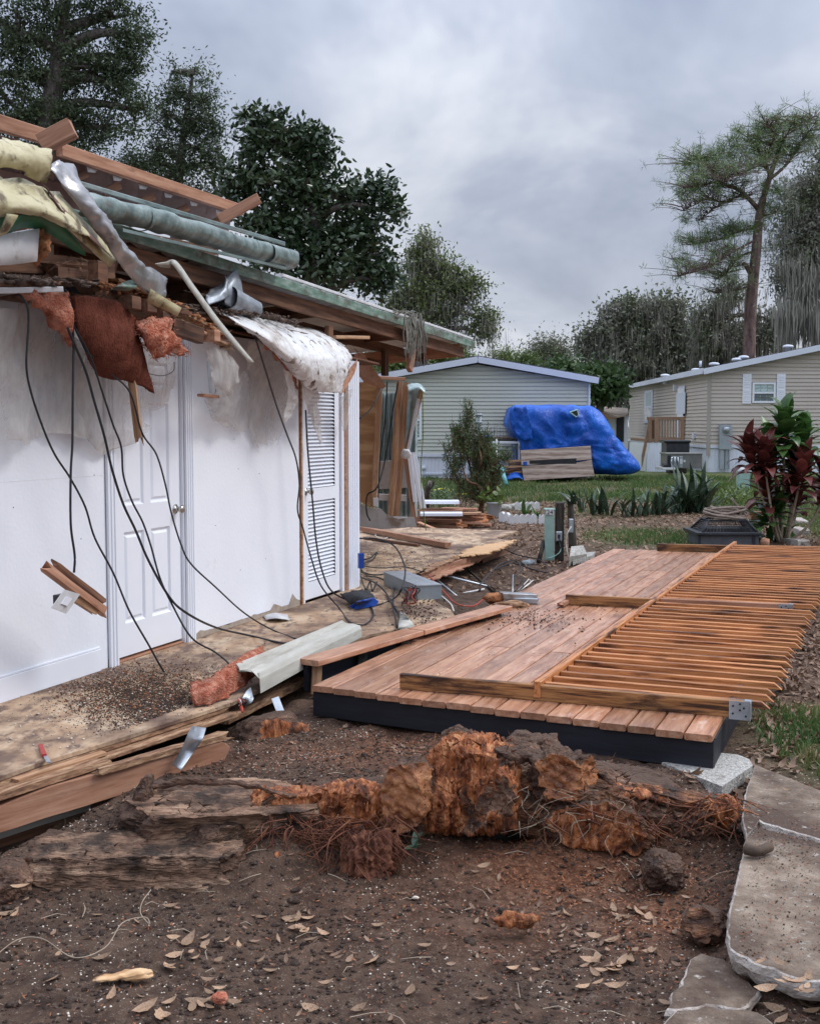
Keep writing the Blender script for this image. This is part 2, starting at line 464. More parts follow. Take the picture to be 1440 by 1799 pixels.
M_['white'] = mat('white_gloss_trim', [(.76, .785, .85), (.80, .825, .88)], 2, rough=.35, bump=.02, var=.02)
M_['offwhite'] = mat('weathered_white_paint', [(.50, .50, .50), (.72, .72, .74)], 4, rough=.6, bump=.1, dirt=((.25, .21, .17), 6, .58, .75), var=.06)
M_['knob'] = mat('brushed_nickel', [(.5, .47, .42), (.6, .57, .52)], 30, rough=.22, bump=0, metal=1)
M_['wire'] = mat('black_cable_sheath', [(.010, .010, .013), (.02, .02, .025)], 20, rough=.45, bump=0)
M_['wirewhite'] = mat('white_cable_sheath', [(.55, .53, .48), (.7, .68, .64)], 20, rough=.5, bump=0)
M_['wirered'] = mat('red_cable_sheath', [(.35, .03, .02), (.42, .05, .03)], 20, rough=.5, bump=0)
M_['metal'] = mat('galvanised_steel', [(.34, .37, .40), (.52, .56, .60)], 9, rough=.42, bump=.05, metal=.75, var=.1, bd=.005)
M_['alu'] = mat('mill_aluminium', [(.26, .26, .27), (.46, .46, .47)], 5, rough=.38, bump=.15, metal=.7, dirt=((.22, .19, .15), 7, .56, .72), var=.06)
M_['gutter'] = mat('green_grey_gutter', [(.09, .13, .125), (.19, .25, .24), (.30, .36, .35)], 4, (1, 3, 3), rough=.42, bump=.1, metal=.35, dirt=((.16, .15, .13), 6, .52, .7, (.6, 3, 3)), var=.05)
M_['greenedge'] = mat('green_roof_edge', [(.07, .15, .10), (.15, .24, .19), (.30, .36, .32)], 7, (1, 4, 4), rough=.5, bump=.1, dirt=((.10, .09, .07), 8, .5, .65))
M_['rooftop'] = mat('rusty_roof_panel', [(.075, .036, .027), (.13, .065, .048), (.18, .11, .09)], 4, rough=.7, bump=.2, var=.05)
M_['roofunder'] = mat('pale_roof_underside', [(.55, .55, .57), (.72, .72, .74)], 3, (1, 3, 1), rough=.5, bump=.05, var=.03, dirt=((.22, .18, .15), 3, .58, .75))
M_['yellow'] = mat('yellowed_fibreglass', [(.30, .25, .13), (.48, .43, .26), (.58, .53, .35)], 3.5, rough=.55, bump=.35, dirt=((.13, .095, .055), 8, .52, .64), var=.05)
M_['green'] = mat('green_painted_inner_face', [(.012, .10, .045), (.02, .18, .08)], 4, rough=.45, bump=.1, dirt=((.03, .05, .03), 5, .55, .7), var=.03)
M_['film'] = mat('torn_milky_plastic_sheet', [(.50, .47, .44), (.72, .70, .67)], 5, (1, 1, .35), rough=.28, bump=.9, bs=3, alpha=(.22, .78), var=.05, bd=.03, trl=.25, dirt=((.42, .33, .27), 2.5, .50, .70))
M_['filmdense'] = mat('crumpled_plastic_sheet', [(.60, .58, .56), (.80, .79, .78)], 6, rough=.3, bump=.9, bs=3, alpha=(.55, 1.0), var=.05, bd=.03, trl=.2)
M_['membrane'] = mat('white_roof_membrane', [(.64, .64, .64), (.80, .80, .80)], 5, rough=.5, bump=.6, bs=4, dirt=((.10, .06, .045), 9, .57, .63), dirt2=((.42, .36, .31), 3.5, .50, .68), var=.02, bd=.02)
M_['insul'] = mat('pink_glass_wool', [(.38, .10, .06), (.60, .22, .14), (.78, .42, .31)], 16, (1, 1, 1), rough=1, bump=1.0, bs=6, var=.1, dirt=((.28, .09, .06), 4, .52, .72), bd=.03, spec=.05)
M_['insulpaper'] = mat('brown_pink_wool_backing', [(.10, .032, .021), (.19, .064, .043)], 9, (3, 3, 1), rough=1, bump=.9, bs=6, dirt=((.15, .05, .035), 3, .5, .7), bd=.02, spec=.05)
M_['foam'] = mat('orange_broken_foam', [(.26, .09, .035), (.44, .20, .09)], 14, rough=.95, bump=.8, bd=.02)
M_['rubble'] = mat('roof_rubble', [(.035, .024, .02), (.12, .08, .06), (.24, .18, .15)], 30, rough=.95, bump=.8, bd=.02, island=.45)
M_['duct'] = mat('torn_galvanised_duct', [(.20, .22, .25), (.36, .39, .43)], 8, rough=.5, bump=.3, metal=.6, bd=.01)
M_['sidingpiece'] = mat('loose_beige_siding', [(.36, .35, .31), (.48, .47, .42)], 4, (1, 6, 6), rough=.45, bump=.08, dirt=((.28, .25, .20), 4, .56, .75, (.5, 3, 3)), bd=.004)
M_['sideA'] = mat('grey_green_vinyl_siding', [(.49, .505, .44), (.55, .565, .49)], .6, rough=.5, bump=0, var=0)
M_['sideB'] = mat('taupe_vinyl_siding', [(.47, .415, .355), (.53, .47, .41)], .6, rough=.5, bump=0, var=0)
M_['fascia'] = mat('white_metal_fascia', [(.60, .64, .74), (.68, .72, .80)], 1, rough=.4, bump=0, var=.02)
M_['skirt'] = mat('white_vinyl_skirting', [(.66, .70, .78), (.74, .78, .86)], .8, rough=.45, bump=0, var=0, dirt=((.45, .45, .42), 1.5, .6, .8))
M_['shingle'] = mat('grey_roof_shingle', [(.06, .06, .07), (.12, .12, .13)], 8, rough=.9, bump=.2)
M_['brownroof'] = mat('old_brown_roof_sheet', [(.16, .12, .09), (.34, .28, .23)], 3, rough=.8, bump=.1)
M_['glass'] = mat('dark_window_glass', [(.05, .08, .09), (.10, .15, .16)], 1, rough=.08, bump=0, spec=.8)
M_['blind'] = mat('pale_window_blind', [(.38, .50, .50), (.48, .60, .60)], 2, rough=.4, bump=0)
M_['tan'] = mat('stained_porch_wood', [(.20, .12, .075), (.30, .19, .125)], 3, (9, 9, 1), rough=.7, bump=.1)
M_['acgrey'] = mat('grey_enamel_housing', [(.14, .14, .13), (.19, .19, .175)], 4, rough=.5, bump=0)
M_['boxgrey'] = mat('grey_meter_enamel', [(.27, .31, .33), (.34, .38, .40)], 5, rough=.45, bump=.05, metal=.2)
M_['blackplastic'] = mat('black_moulded_plastic', [(.012, .013, .016), (.028, .03, .034)], 8, rough=.4, bump=.1)
M_['tarp'] = mat('blue_woven_tarp', [(.0, .040, .27), (.0, .085, .47), (.0, .15, .66)], 1.6, (1, 1, .5), rough=.42, bump=.4, bs=9, dist=.8, var=0, bd=.09, dirt=((.01, .04, .30), 1.5, .6, .8))
M_['pale_green'] = mat('pale_green_enamel', [(.24, .38, .33), (.33, .47, .42)], 9, rough=.5, bump=.05, dirt=((.15, .2, .15), 8, .6, .8))
M_['paint_dark'] = mat('black_lettering', [(.02, .02, .02), (.03, .03, .03)], 5, rough=.6, bump=0)
M_['postwood'] = mat('weathered_black_post', [(.012, .011, .010), (.04, .035, .03), (.08, .065, .05)], 4, (6, 6, 1), rough=.85, bump=.4)
M_['teal'] = mat('teal_pipe', [(.10, .32, .32), (.16, .42, .42)], 5, rough=.4, bump=0)
M_['firepit'] = mat('black_steel_fire_pit', [(.016, .017, .022), (.04, .042, .05)], 5, rough=.45, bump=.1, metal=.3)
M_['firegrey'] = mat('dark_grey_stone_panel', [(.07, .075, .09), (.12, .125, .14)], 9, rough=.6, bump=.1)
M_['hose'] = mat('tan_rope_hose', [(.20, .15, .12), (.36, .29, .24)], 25, rough=.8, bump=.5)
M_['conc'] = mat('old_concrete', [(.135, .098, .070), (.235, .178, .132), (.34, .275, .215)], 9, rough=.85, bump=.7, bs=8, coord='World', dirt=((.075, .046, .032), 1.9, .38, .58), dirt2=((.40, .36, .32), 26, .60, .70), var=.04, bd=.012)
M_['concbreak'] = mat('broken_concrete_edge', [(.20, .16, .13), (.42, .37, .33), (.56, .52, .48)], 9, rough=.9, bump=1.0, bs=5, coord='World', dirt=((.09, .06, .045), 6, .55, .7), bd=.02)
M_['paver'] = mat('pebbled_concrete_paver', [(.14, .13, .12), (.40, .39, .36), (.58, .56, .52)], 60, rough=.85, bump=.8, bs=2, dirt=((.13, .10, .075), 4, .56, .72), bd=.01)
M_['edging'] = mat('white_scalloped_concrete', [(.50, .50, .50), (.68, .68, .68)], 5, rough=.7, bump=.1, dirt=((.3, .28, .24), 5, .58, .75))
M_['pot'] = mat('grey_plastic_pot', [(.36, .37, .38), (.44, .45, .46)], 4, rough=.5, bump=.05)
M_['stumpwood_'] = mat('freshly_torn_orange_wood', [((.055, .020, .009), .28), ((.24, .075, .024), .40), ((.42, .155, .052), .52), ((.56, .27, .11), .68)], 3.4, (1, 4.2, 1.4), rough=.62, bump=.9, bs=4, dist=.7, wave=('BANDS', 2.6, 5, .42, 'Y'),
                       dirt=((.045, .017, .009), 3.2, .52, .66), dirt2=((.30, .13, .06), 9, .60, .74), var=.16, bd=.035)
M_['stumpring_'] = mat('sawn_stump_rings', [((.07, .022, .010), .28), ((.26, .085, .028), .42), ((.44, .17, .062), .6), ((.58, .30, .13), .78)], 2.2, (2.4, 2.4, 2.4), rough=.6, bump=.7, dist=.4, wave=('RINGS', 2.3, 3.2, .62, 'X'),
                       dirt=((.06, .022, .012), 4, .55, .7), var=.12, bd=.02)
M_['bark'] = mat('wet_bark_and_root', [((.028, .015, .010), .30), ((.09, .046, .030), .44), ((.19, .105, .068), .56), ((.33, .20, .135), .72)], 4.2, (1, 4, 1.8), rough=.8, bump=1.0, bs=5, dist=.5,
                   dirt=((.035, .020, .014), 3, .52, .66), dirt2=((.24, .085, .032), 3.6, .60, .72), top=((.11, .065, .045), 1.05, 1.35), var=.12, bd=.035)
M_['stumpwood'] = mat('torn_orange_wood', [((.050, .018, .009), .30), ((.20, .055, .018), .42), ((.44, .145, .048), .54), ((.66, .32, .15), .70)], 5.5, (5.5, 3.5, .9), rough=.55, bump=1.0, bs=3, dist=.2,
                       dirt=((.038, .017, .011), 5, .50, .64), dirt2=((.40, .22, .12), 14, .60, .74, (2, 5, 1)), var=.18, bd=.03)
M_['stumproot'] = mat('torn_root_wood', [((.040, .016, .009), .30), ((.14, .055, .026), .42), ((.27, .115, .052), .54), ((.42, .23, .13), .70)], 5.0, (1.0, 5, 5), rough=.6, bump=1.0, bs=3, dist=.2,
                       dirt=((.035, .018, .012), 4, .46, .62), dirt2=((.30, .11, .045), 7, .60, .74), var=.18, bd=.03)
M_['stumpring'] = mat('sawn_stump_face', [((.06, .020, .009), .26), ((.23, .080, .030), .44), ((.38, .155, .062), .6), ((.52, .28, .14), .78)], 3.5, (2, 2, 2), rough=.55, bump=.8, dist=.3, wave=('RINGS', 3.5, 2.2, .12, 'Y'),
                       dirt=((.05, .020, .012), 6, .52, .68), dirt2=((.45, .25, .14), 16, .62, .74), var=.12, bd=.02)
M_['rootwood'] = mat('weathered_root_wood', [((.045, .026, .018), .30), ((.16, .088, .055), .42), ((.33, .195, .125), .55), ((.52, .35, .24), .72)], 3.5, (1, 5, 7), rough=.75, bump=1.0, bs=5, dist=.3,
                       dirt=((.045, .028, .020), 4, .48, .62), dirt2=((.34, .14, .06), 5, .60, .72), var=.12, bd=.035)
M_['rootfibre'] = mat('dark_red_root_fibre', [(.035, .010, .006), (.12, .04, .02), (.20, .08, .04)], 12, rough=.85, bump=.2, island=.4)
M_['soilclod'] = mat('soil_clod', [(.045, .030, .023), (.085, .056, .042), (.16, .108, .08)], 60, rough=.95, bump=.9, island=.4)
M_['chip'] = mat('fresh_wood_chip', [(.16, .055, .025), (.36, .15, .07)], 2, rough=.8, bump=.1, island=.5)
M_['fleck'] = mat('pale_crumb', [(.45, .36, .27), (.66, .60, .52)], 2, rough=.8, bump=0, island=.3)
M_['deadleaf'] = mat('dry_brown_leaf', [(.15, .088, .055), (.33, .215, .145)], 3, rough=.6, bump=.2, island=.55, trl=.1)
M_['deadleaf2'] = mat('large_tan_leaf', [(.25, .145, .085), (.46, .31, .20)], 14, rough=.5, bump=.3, var=.35, trl=.1)
M_['palestick'] = mat('pale_twig', [(.26, .20, .14), (.42, .34, .26)], 8, rough=.8, bump=.1)
M_['darkstick'] = mat('dark_twig', [(.04, .028, .02), (.12, .08, .055)], 8, rough=.85, bump=.3)
M_['grassblade'] = mat('lawn_blades', [(.045, .095, .022), (.10, .17, .045)], .8, rough=.6, bump=0, coord='World', island=.4, dirt=((.24, .21, .09), 1.3, .50, .66), trl=.25)
M_['trunk'] = mat('grey_brown_bark', [(.055, .045, .04), (.13, .11, .10), (.20, .175, .16)], 2.5, (4, 4, 1), rough=.9, bump=.6, bd=.05)
M_['pinetrunk'] = mat('plated_pine_bark', [(.085, .048, .042), (.20, .13, .12), (.27, .19, .175)], 1.6, (3, 3, 1), rough=.9, bump=.8, bd=.08)
def leafmat(name, a, b, rough=.45, island=.45, trl=.25, dirt=None, spec=.4, sc=.35):
    return mat(name, [a, b], sc, rough=rough, bump=0, coord='World', island=island, trl=trl, dirt=dirt, spec=spec)
M_['oakleaf'] = leafmat('dark_oak_foliage', (.03, .05, .025), (.105, .145, .07))
M_['oakleaf2'] = leafmat('olive_oak_foliage', (.08, .115, .035), (.17, .20, .07), dirt=((.10, .10, .075), .8, .52, .7))
M_['magleaf'] = leafmat('glossy_magnolia_foliage', (.018, .044, .020), (.07, .105, .045), rough=.28, trl=.08, dirt=((.12, .055, .022), 1.6, .62, .72), spec=.6, sc=1)
M_['mossoak'] = leafmat('mossy_live_oak_foliage', (.075, .10, .045), (.155, .175, .095), dirt=((.23, .225, .19), .7, .42, .60))
M_['brightleaf'] = leafmat('yellow_green_foliage', (.06, .10, .022), (.13, .18, .045))
M_['pineleaf'] = leafmat('pine_needles', (.08, .145, .045), (.18, .25, .09), island=.35, trl=.2)
M_['moss'] = leafmat('grey_spanish_moss', (.17, .165, .14), (.37, .36, .31), rough=.9, island=.35, trl=.2)
M_['shrubleaf'] = leafmat('bottlebrush_foliage', (.045, .085, .03), (.12, .175, .07), sc=2)
M_['palmleaf'] = leafmat('palm_foliage', (.03, .07, .022), (.07, .12, .04))
M_['snake'] = mat('snake_plant_leaf', [(.018, .04, .024), (.05, .085, .05), (.10, .14, .085)], 9, (1, 1, 4), rough=.4, bump=0, var=.3)
M_['tigreen'] = mat('green_cordyline_leaf', [(.03, .09, .025), (.10, .19, .045)], 3, rough=.35, bump=0, var=.4, trl=.15)
M_['tired'] = mat('burgundy_cordyline_leaf', [(.07, .02, .02), (.20, .055, .045)], 3, rough=.35, bump=0, var=.5, trl=.15)
M_['potleaf'] = mat('yellow_green_pot_leaf', [(.08, .14, .03), (.20, .26, .06)], 5, rough=.5, bump=0, var=.2, trl=.2)
M_['bluebristle'] = mat('blue_broom_plastic', [(.01, .05, .30), (.02, .09, .42)], 5, rough=.35, bump=0)
M_['bristle'] = mat('dark_broom_bristle', [(.015, .016, .02), (.04, .042, .05)], 30, (1, 1, 1), rough=.8, bump=.6)
M_['sheath'] = mat('cyan_strip', [(.3, .55, .5), (.45, .7, .62)], 5, rough=.5, bump=0)
M_['yellowtape'] = mat('yellow_tape', [(.70, .62, .05), (.8, .72, .1)], 5, rough=.5, bump=0)
M_['toolred'] = mat('red_tool_grip', [(.35, .02, .015), (.45, .04, .03)], 5, rough=.4, bump=0)
M_['hollowshade'] = mat('dark_hollow_shade', [(.018, .014, .012), (.04, .03, .025)], 6, rough=1, bump=.5, coord='World')  # near-black colour that paints the shade inside the stump hollows
M_['wallgreen'] = mat('blue_grey_metal_cladding', [(.22, .30, .31), (.34, .43, .43), (.42, .50, .50)], 3, (1, 1, 3), rough=.4, bump=.15, metal=.35, dirt=((.15, .17, .16), 3, .55, .75), var=.08)
M_['drywallback'] = mat('grey_board_back', [(.34, .32, .31), (.46, .44, .43)], 3, rough=.9, bump=.2, dirt=((.22, .16, .12), 4, .55, .7))

# ------------------------------------------------------------------ ground
def sstep(a, b, x):
    t = np.clip((x - a) / (b - a), 0, 1); return t * t * (3 - 2 * t)
def P3(x, y, k): return np.stack([x * k, y * k, np.full_like(x, .37)], 1)
def g_grass(x, y):
    n = fbm(P3(x, y, .55), 4); n2 = fbm(P3(x, y, 2.4) + 5, 3)
    m = sstep(23.5, 28.5, y + n * 4) * (.95 - .5 * sstep(.08, .35, fbm(P3(x, y, .16) + 3, 2)))
    band = np.exp(-((x - 3.7) / 1.15) ** 2 - ((y - 17.6) / 1.5) ** 2)
    right = sstep(5.8, 6.6, x) * sstep(12, 15, y)
    near = np.exp(-((x - 2.35) / .38) ** 2 - ((y - 6.2) / .75) ** 2)
    m = np.maximum(m, np.maximum(band * .95, np.maximum(right * .8, near * .95)))
    m = m * (.6 + .9 * n + .5 * n2 + .3)
    mid = sstep(19, 24, y) * .32 * (1 + n * 1.4)
    return np.clip(np.maximum(m, mid), 0, 1)
def g_orange(x, y):
    n = fbm(P3(x, y, 1.7) + 9, 4)
    a = np.exp(-((x - .75) / .62) ** 2 - ((y - 4.75) / .38) ** 2) * 1.0
    b = np.exp(-((x - .95) / .28) ** 2 - ((y - 4.35) / .4) ** 2) * .9
    c = np.exp(-((x + .1) / .7) ** 2 - ((y - 6.0) / .6) ** 2) * .55
    d = np.exp(-((x - .2) / .5) ** 2 - ((y - 4.3) / .3) ** 2) * .45
    return np.clip((np.maximum(np.maximum(a, b), np.maximum(c, d))) * (1 + 1.6 * n), 0, 1)
def g_litter(x, y):      # fallen leaves
    n = fbm(P3(x, y, 1.1) + 2, 3)
    r = sstep(-.15, .25, x - (1.55 + (y - 5.6) * .42)) * sstep(5.4, 6.2, y)
    f = sstep(10.5, 14, y) * .75
    near = .22 + .5 * sstep(.3, 1.2, x) * sstep(4.2, 3.6, y)
    return np.clip(np.maximum(np.maximum(r, f), near) * (1 + n), 0, 1)
def g_h(x, y):
    x = np.asarray(x, dtype=float); y = np.asarray(y, dtype=float)
    line = 4.75 + .12 * x
    edge = sstep(1.5, .9, x - .1 * fbm(P3(x, y, 1.3), 2))
    pit = sstep(.28, -.28, y - line + .22 * fbm(P3(x, y, 1.9) + 1, 3)) * (.055 + .095 * edge)
    u = (x - P0.x) * WN.x + (y - P0.y) * WN.y; v = (x - P0.x) * WD.x + (y - P0.y) * WD.y
    under = sstep(1.18, .95, u + .1 * fbm(P3(x, y, 1.6) + 4, 2)) * sstep(5.6, 4.4, v) * .24
    dip = .13 * np.exp(-((x + .42) / .20) ** 2 - ((y - 4.98) / .13) ** 2) + .12 * np.exp(-((x - .40) / .26) ** 2 - ((y - 5.02) / .12) ** 2) + .10 * np.exp(-((x + 1.0) / .4) ** 2 - ((y - 4.75) / .10) ** 2)
    hole = np.exp(-((x - 1.15) / .6) ** 2 - ((y - 13.3) / 1.9) ** 2) * .10
    mound = .05 * np.exp(-((x - .1) / 1.1) ** 2 - ((y - 5.6) / .6) ** 2)
    z = -np.maximum(np.maximum(pit, under), hole) + mound * (1 - under * 4)
    near = sstep(16, 9, y)
    rough = near * (fbm(P3(x, y, 2.3), 4) * .045 + fbm(P3(x, y, 9) + 3, 4) * .020 + ridged(P3(x, y, 16) + 8, 3) * .012 - .008)
    far = sstep(12, 20, y) * fbm(P3(x, y, .35), 3) * .05
    dk = sstep(-.25, 0, v) * 0
    z = z + rough + far - dip
    # flat bed beneath the slabs, the deck and the homes
    slab = sstep(.98, 1.22, x - (y - 3.8) * .20) * sstep(6.0, 5.4, y)
    z = z * (1 - slab) + slab * (-.045 + .35 * rough)
    flat = sstep(36.0, 37.0, y)
    return z * (1 - flat)
def gz(x, y):
    return float(g_h(np.array([x]), np.array([y]))[0])
xs = np.concatenate([[-400, -160, -70, -35, -20], np.arange(-13, -5, .8), np.arange(-5, -2.2, .15), np.arange(-2.2, 2.6, .021), np.arange(2.6, 6, .09), np.arange(6, 13, .3), np.arange(13, 24, 1), [27, 35, 70, 160, 400]])
ys = np.concatenate([[-60, -10, 0, 1.5, 2.4], np.arange(2.9, 7.2, .024), np.arange(7.2, 14, .08), np.arange(14, 27, .2), np.arange(27, 40, .5), [41, 44, 50, 60, 80, 120, 200, 350, 700]])
GX, GY = np.meshgrid(xs, ys)
gx, gy = GX.ravel(), GY.ravel()
GV = np.stack([gx, gy, g_h(gx, gy)], 1)
nx = len(xs); ii = (np.arange(len(ys) - 1)[:, None] * nx + np.arange(nx - 1)[None, :]).ravel()
GF = np.stack([ii, ii + 1, ii + nx + 1, ii + nx], 1)
def ground_mat():
    m = bpy.data.materials.new('damp_soil_and_mulch'); m.use_nodes = True
    t = m.node_tree; N = t.nodes; L = t.links.new; b = N['Principled BSDF']
    g = N.new('ShaderNodeNewGeometry'); at = N.new('ShaderNodeAttribute'); at.attribute_name = 'cover'
    s = N.new('ShaderNodeSeparateColor'); L(at.outputs['Color'], s.inputs[0])
    def noise(sc, d=7, r=.65):
        n = N.new('ShaderNodeTexNoise'); n.inputs['Scale'].default_value = sc; n.inputs['Detail'].default_value = d; n.inputs['Roughness'].default_value = r
        L(g.outputs['Position'], n.inputs['Vector']); return n.outputs[0]
    def ramp(f, c):
        r = N.new('ShaderNodeValToRGB'); e = r.color_ramp.elements
        e[0].position, e[0].color = c[0][0], (*c[0][1], 1); e[1].position, e[1].color = c[-1][0], (*c[-1][1], 1)
        for p, q in c[1:-1]: x = e.new(p); x.color = (*q, 1)
        L(f, r.inputs[0]); return r.outputs[0]
    def mix(f, a, c):
        x = N.new('ShaderNodeMixRGB'); L(f, x.inputs[0]); L(a, x.inputs[1]); L(c, x.inputs[2]); return x.outputs[0]
    def math_(op, a, c, d=None):
        x = N.new('ShaderNodeMath'); x.operation = op
        for i, q in enumerate((a, c, d)):
            if q is None: continue
            if isinstance(q, (int, float)): x.inputs[i].default_value = q
            else: L(q, x.inputs[i])
        return x.outputs[0]
    def rng(f, a, c, lo=0, hi=1):
        x = N.new('ShaderNodeMapRange'); L(f, x.inputs[0]); x.inputs[1].default_value = a; x.inputs[2].default_value = c; x.inputs[3].default_value = lo; x.inputs[4].default_value = hi; return x.outputs[0]
    big, med, fine, tiny = noise(1.3), noise(7), noise(38), noise(150, 4)
    soil = ramp(med, [(.30, (.028, .016, .011)), (.46, (.066, .038, .026)), (.60, (.115, .071, .049)), (.76, (.21, .14, .10))])
    soil = mix(rng(big, .5, .68, 0, .55), soil, ramp(fine, [(.38, (.024, .014, .010)), (.62, (.19, .118, .08))]))
    soil = mix(rng(fine, .50, .60, 0, .8), soil, ramp(tiny, [(.42, (.018, .012, .010)), (.52, (.085, .058, .044)), (.64, (.30, .22, .165))]))
    org = ramp(fine, [(.30, (.055, .018, .008)), (.5, (.17, .06, .026)), (.7, (.36, .16, .075))])
    soil = mix(math_('MULTIPLY', s.outputs[1], rng(tiny, .35, .6, .35, 1)), soil, org)
    lit = ramp(fine, [(.3, (.05, .03, .022)), (.5, (.13, .078, .055)), (.68, (.27, .18, .135))])
    soil = mix(math_('MULTIPLY', s.outputs[2], rng(med, .35, .6, .3, .95)), soil, lit)
    grs = ramp(med, [(.3, (.035, .06, .018)), (.55, (.085, .13, .035)), (.75, (.19, .20, .07))])
    soil = mix(math_('MULTIPLY', s.outputs[0], .9), soil, grs)
    L(soil, b.inputs['Base Color']); b.inputs['Roughness'].default_value = .88; b.inputs['Specular IOR Level'].default_value = .25
    bu = N.new('ShaderNodeBump'); bu.inputs['Strength'].default_value = .9; bu.inputs['Distance'].default_value = .02
    L(math_('ADD', fine, math_('MULTIPLY', tiny, .5)), bu.inputs['Height']); L(bu.outputs[0], b.inputs['Normal'])
    return m
ground = add('ground', GV, GF, ground_mat(), M=Matrix.Identity(4), smooth=True)
tag(ground, kind='structure')
cov = np.stack([g_grass(gx, gy), g_orange(gx, gy), g_litter(gx, gy), np.ones_like(gx)], 1).astype(np.float32)
ca = ground.data.color_attributes.new('cover', 'FLOAT_COLOR', 'POINT'); ca.data.foreach_set('color', cov.ravel())

# ------------------------------------------------------------------ house floor
rnd = random.Random(4)
FZ = FL
floor = thing('house_floor', (-1.5, 7.5, FL), 'stained plywood subfloor of the torn down house, running along the white wall', 'floor')
def ply(pts, name='plywood_sheet', th=.019, label=None):
    return plate(name, pts, (0, 0, -th), M_['ply'], floor, label=label)
A = [az(-60, 1384, FZ), az(0, 1365, FZ), az(60, 1343, FZ), az(130, 1322, FZ), az(195, 1302, FZ)]
A2 = [az(195, 1302, FZ), az(280, 1275, FZ), az(340, 1256, FZ), az(405, 1235, FZ)]
A3 = [az(407, 1235, FZ), az(470, 1205, FZ), az(545, 1160, FZ), az(600, 1135, FZ)]
A4 = [az(602, 1135, FZ), az(650, 1115, FZ), az(700, 1105, FZ), az(760, 1100, FZ), az(800, 1085, FZ), az(793, 1072, FZ), az(770, 1060, FZ), az(745, 1040, FZ), az(700, 1017, FZ)]
def inb(v, z=FZ, u=-.01): p = P0 + WD * v + WN * u; p.z = z; return p
g_ = .004
ply([inb(-1.2)] + A + [inb(vz(A[-1]) + .25 - g_)])
ply([inb(vz(A[-1]) + .25)] + A2 + [inb(vz(A2[-1]) + .1)])
ply([inb(vz(A2[-1]) + .1 + g_)] + A3 + [inb(vz(A3[-1]) + .05)])
q5 = inb(5.6)
far_edge = [az(632, 1010, FZ), az(690, 1012, FZ), az(735, 1003, FZ), az(760, 992, FZ), az(778, 986, FZ), az(800, 977, FZ), az(822, 971, FZ), az(846, 964, FZ), az(868, 962, FZ), az(884, 960, FZ), az(901, 950, FZ), az(870, 946, FZ), az(800, 938, FZ), az(735, 931, FZ), az(640, 925, FZ)]
ply([inb(vz(A3[-1]) + .05 + g_)] + A4 + [inb(4.95)])
ply([inb(4.95 + g_), az(700, 1017, FZ) + WD * g_] + [p for p in far_edge[2:4]] + [inb(6.6, u=-.13), inb(4.95 + g_, u=-.13)], label='stained far floor sheet')
ply([inb(6.6 + g_, u=-.13), far_edge[3] + WD * .004] + far_edge[4:12], label='splintered far floor sheet')
for k in range(5):          # room floor behind the wall
    ply([inb(-1.2 + k * 2.44 + g_, u=-.14), inb(-1.2 + (k + 1) * 2.44, u=-.14), inb(-1.2 + (k + 1) * 2.44, u=-3.4), inb(-1.2 + k * 2.44 + g_, u=-3.4)])
# sheet edge laminations and joists under the near edge
def under(p, dz): return Vector((p.x, p.y, p.z + dz))
E1 = az(-60, 1384, FZ); E2 = az(405, 1235, FZ)
for i, (a, b, off, dz, w, h) in enumerate([(E1, E2, -.05, -.035, .09, .024), (E1, E2, .0, -.062, .10, .024)]):
    board('plywood_layer', under(a, dz) + WN * off, under(b, dz) + WN * off, w, h, M_['edge'], floor, jag=(.02, .05))
beam_a, beam_b = az(-80, 1432, .12), az(388, 1300, .10)
rim = thing('rim_joist', (beam_a + beam_b) / 2, 'long splintered brown floor joist lying along the near edge of the plywood floor', 'joist')
def rough_beam(name, a, b, w, h, m, parent, seed, label=None, am=.012, nseg=40):
    """beam with broken, splintered faces"""
    a, b = Vector(a), Vector(b); M = frame(a, b - a); L = (b - a).length
    prof = [(-w / 2, -h / 2), (0, -h / 2), (w / 2, -h / 2), (w / 2, -h / 6), (w / 2, h / 6), (w / 2, h / 2), (0, h / 2), (-w / 2, h / 2), (-w / 2, 0)]
    V = []; F = []; n = len(prof); r = random.Random(seed)
    for i in range(nseg + 1):
        for k, (y, z) in enumerate(prof):
            V.append((L * i / nseg, y, z))
    V = np.array(V)
    nn = fbm(V * np.array([2.2, 26, 26]) + seed, 4)
    big = fbm(V * np.array([1.3, 3, 3]) + seed * 2, 2)
    V[:, 1] += nn * am; V[:, 2] += nn * am * .6 + np.where(V[:, 2] > 0, np.minimum(big, 0) * h * .45, 0)
    for k in range(n):
        V[k, 0] += r.uniform(-.05, .05) * 1.0; V[nseg * n + k, 0] += r.uniform(-.08, .05)
    for i in range(nseg):
        for k in range(n):
            j = (k + 1) % n; F.append((i * n + k, i * n + j, (i + 1) * n + j, (i + 1) * n + k))
    F += [tuple(range(n))[::-1], tuple(range(nseg * n, nseg * n + n))]
    o = add(name, xf(M, V), F, m, parent, M)
    if label: o['label'] = label
    return o
rough_beam('beam', under(beam_a, -.055), under(beam_b, -.04), .07, .125, M_['redlumber'], rim, 3)
rough_beam('top_plate', under(beam_a, .022) + WN * -.02, az(182, 1335, .155), .10, .032, M_['edge'], rim, 5, am=.006)
board('shim', az(28, 1372, .165), az(182, 1323, .165), .045, .02, M_['lumber'], rim, jag=(.01, .01))
rough_beam('splinter', az(180, 1352, .14), az(395, 1292, .12), .06, .03, M_['edge'], rim, 8, am=.014)
sj = thing('sill_board', az(200, 1440, -.05), 'pale bent siding board sagging in the dark gap below the near floor joist', 'board')
rough_beam('board', az(-70, 1478, -.03), az(150, 1408, -.03), .015, .09, M_['sidingpiece'], sj, 6, am=.004)
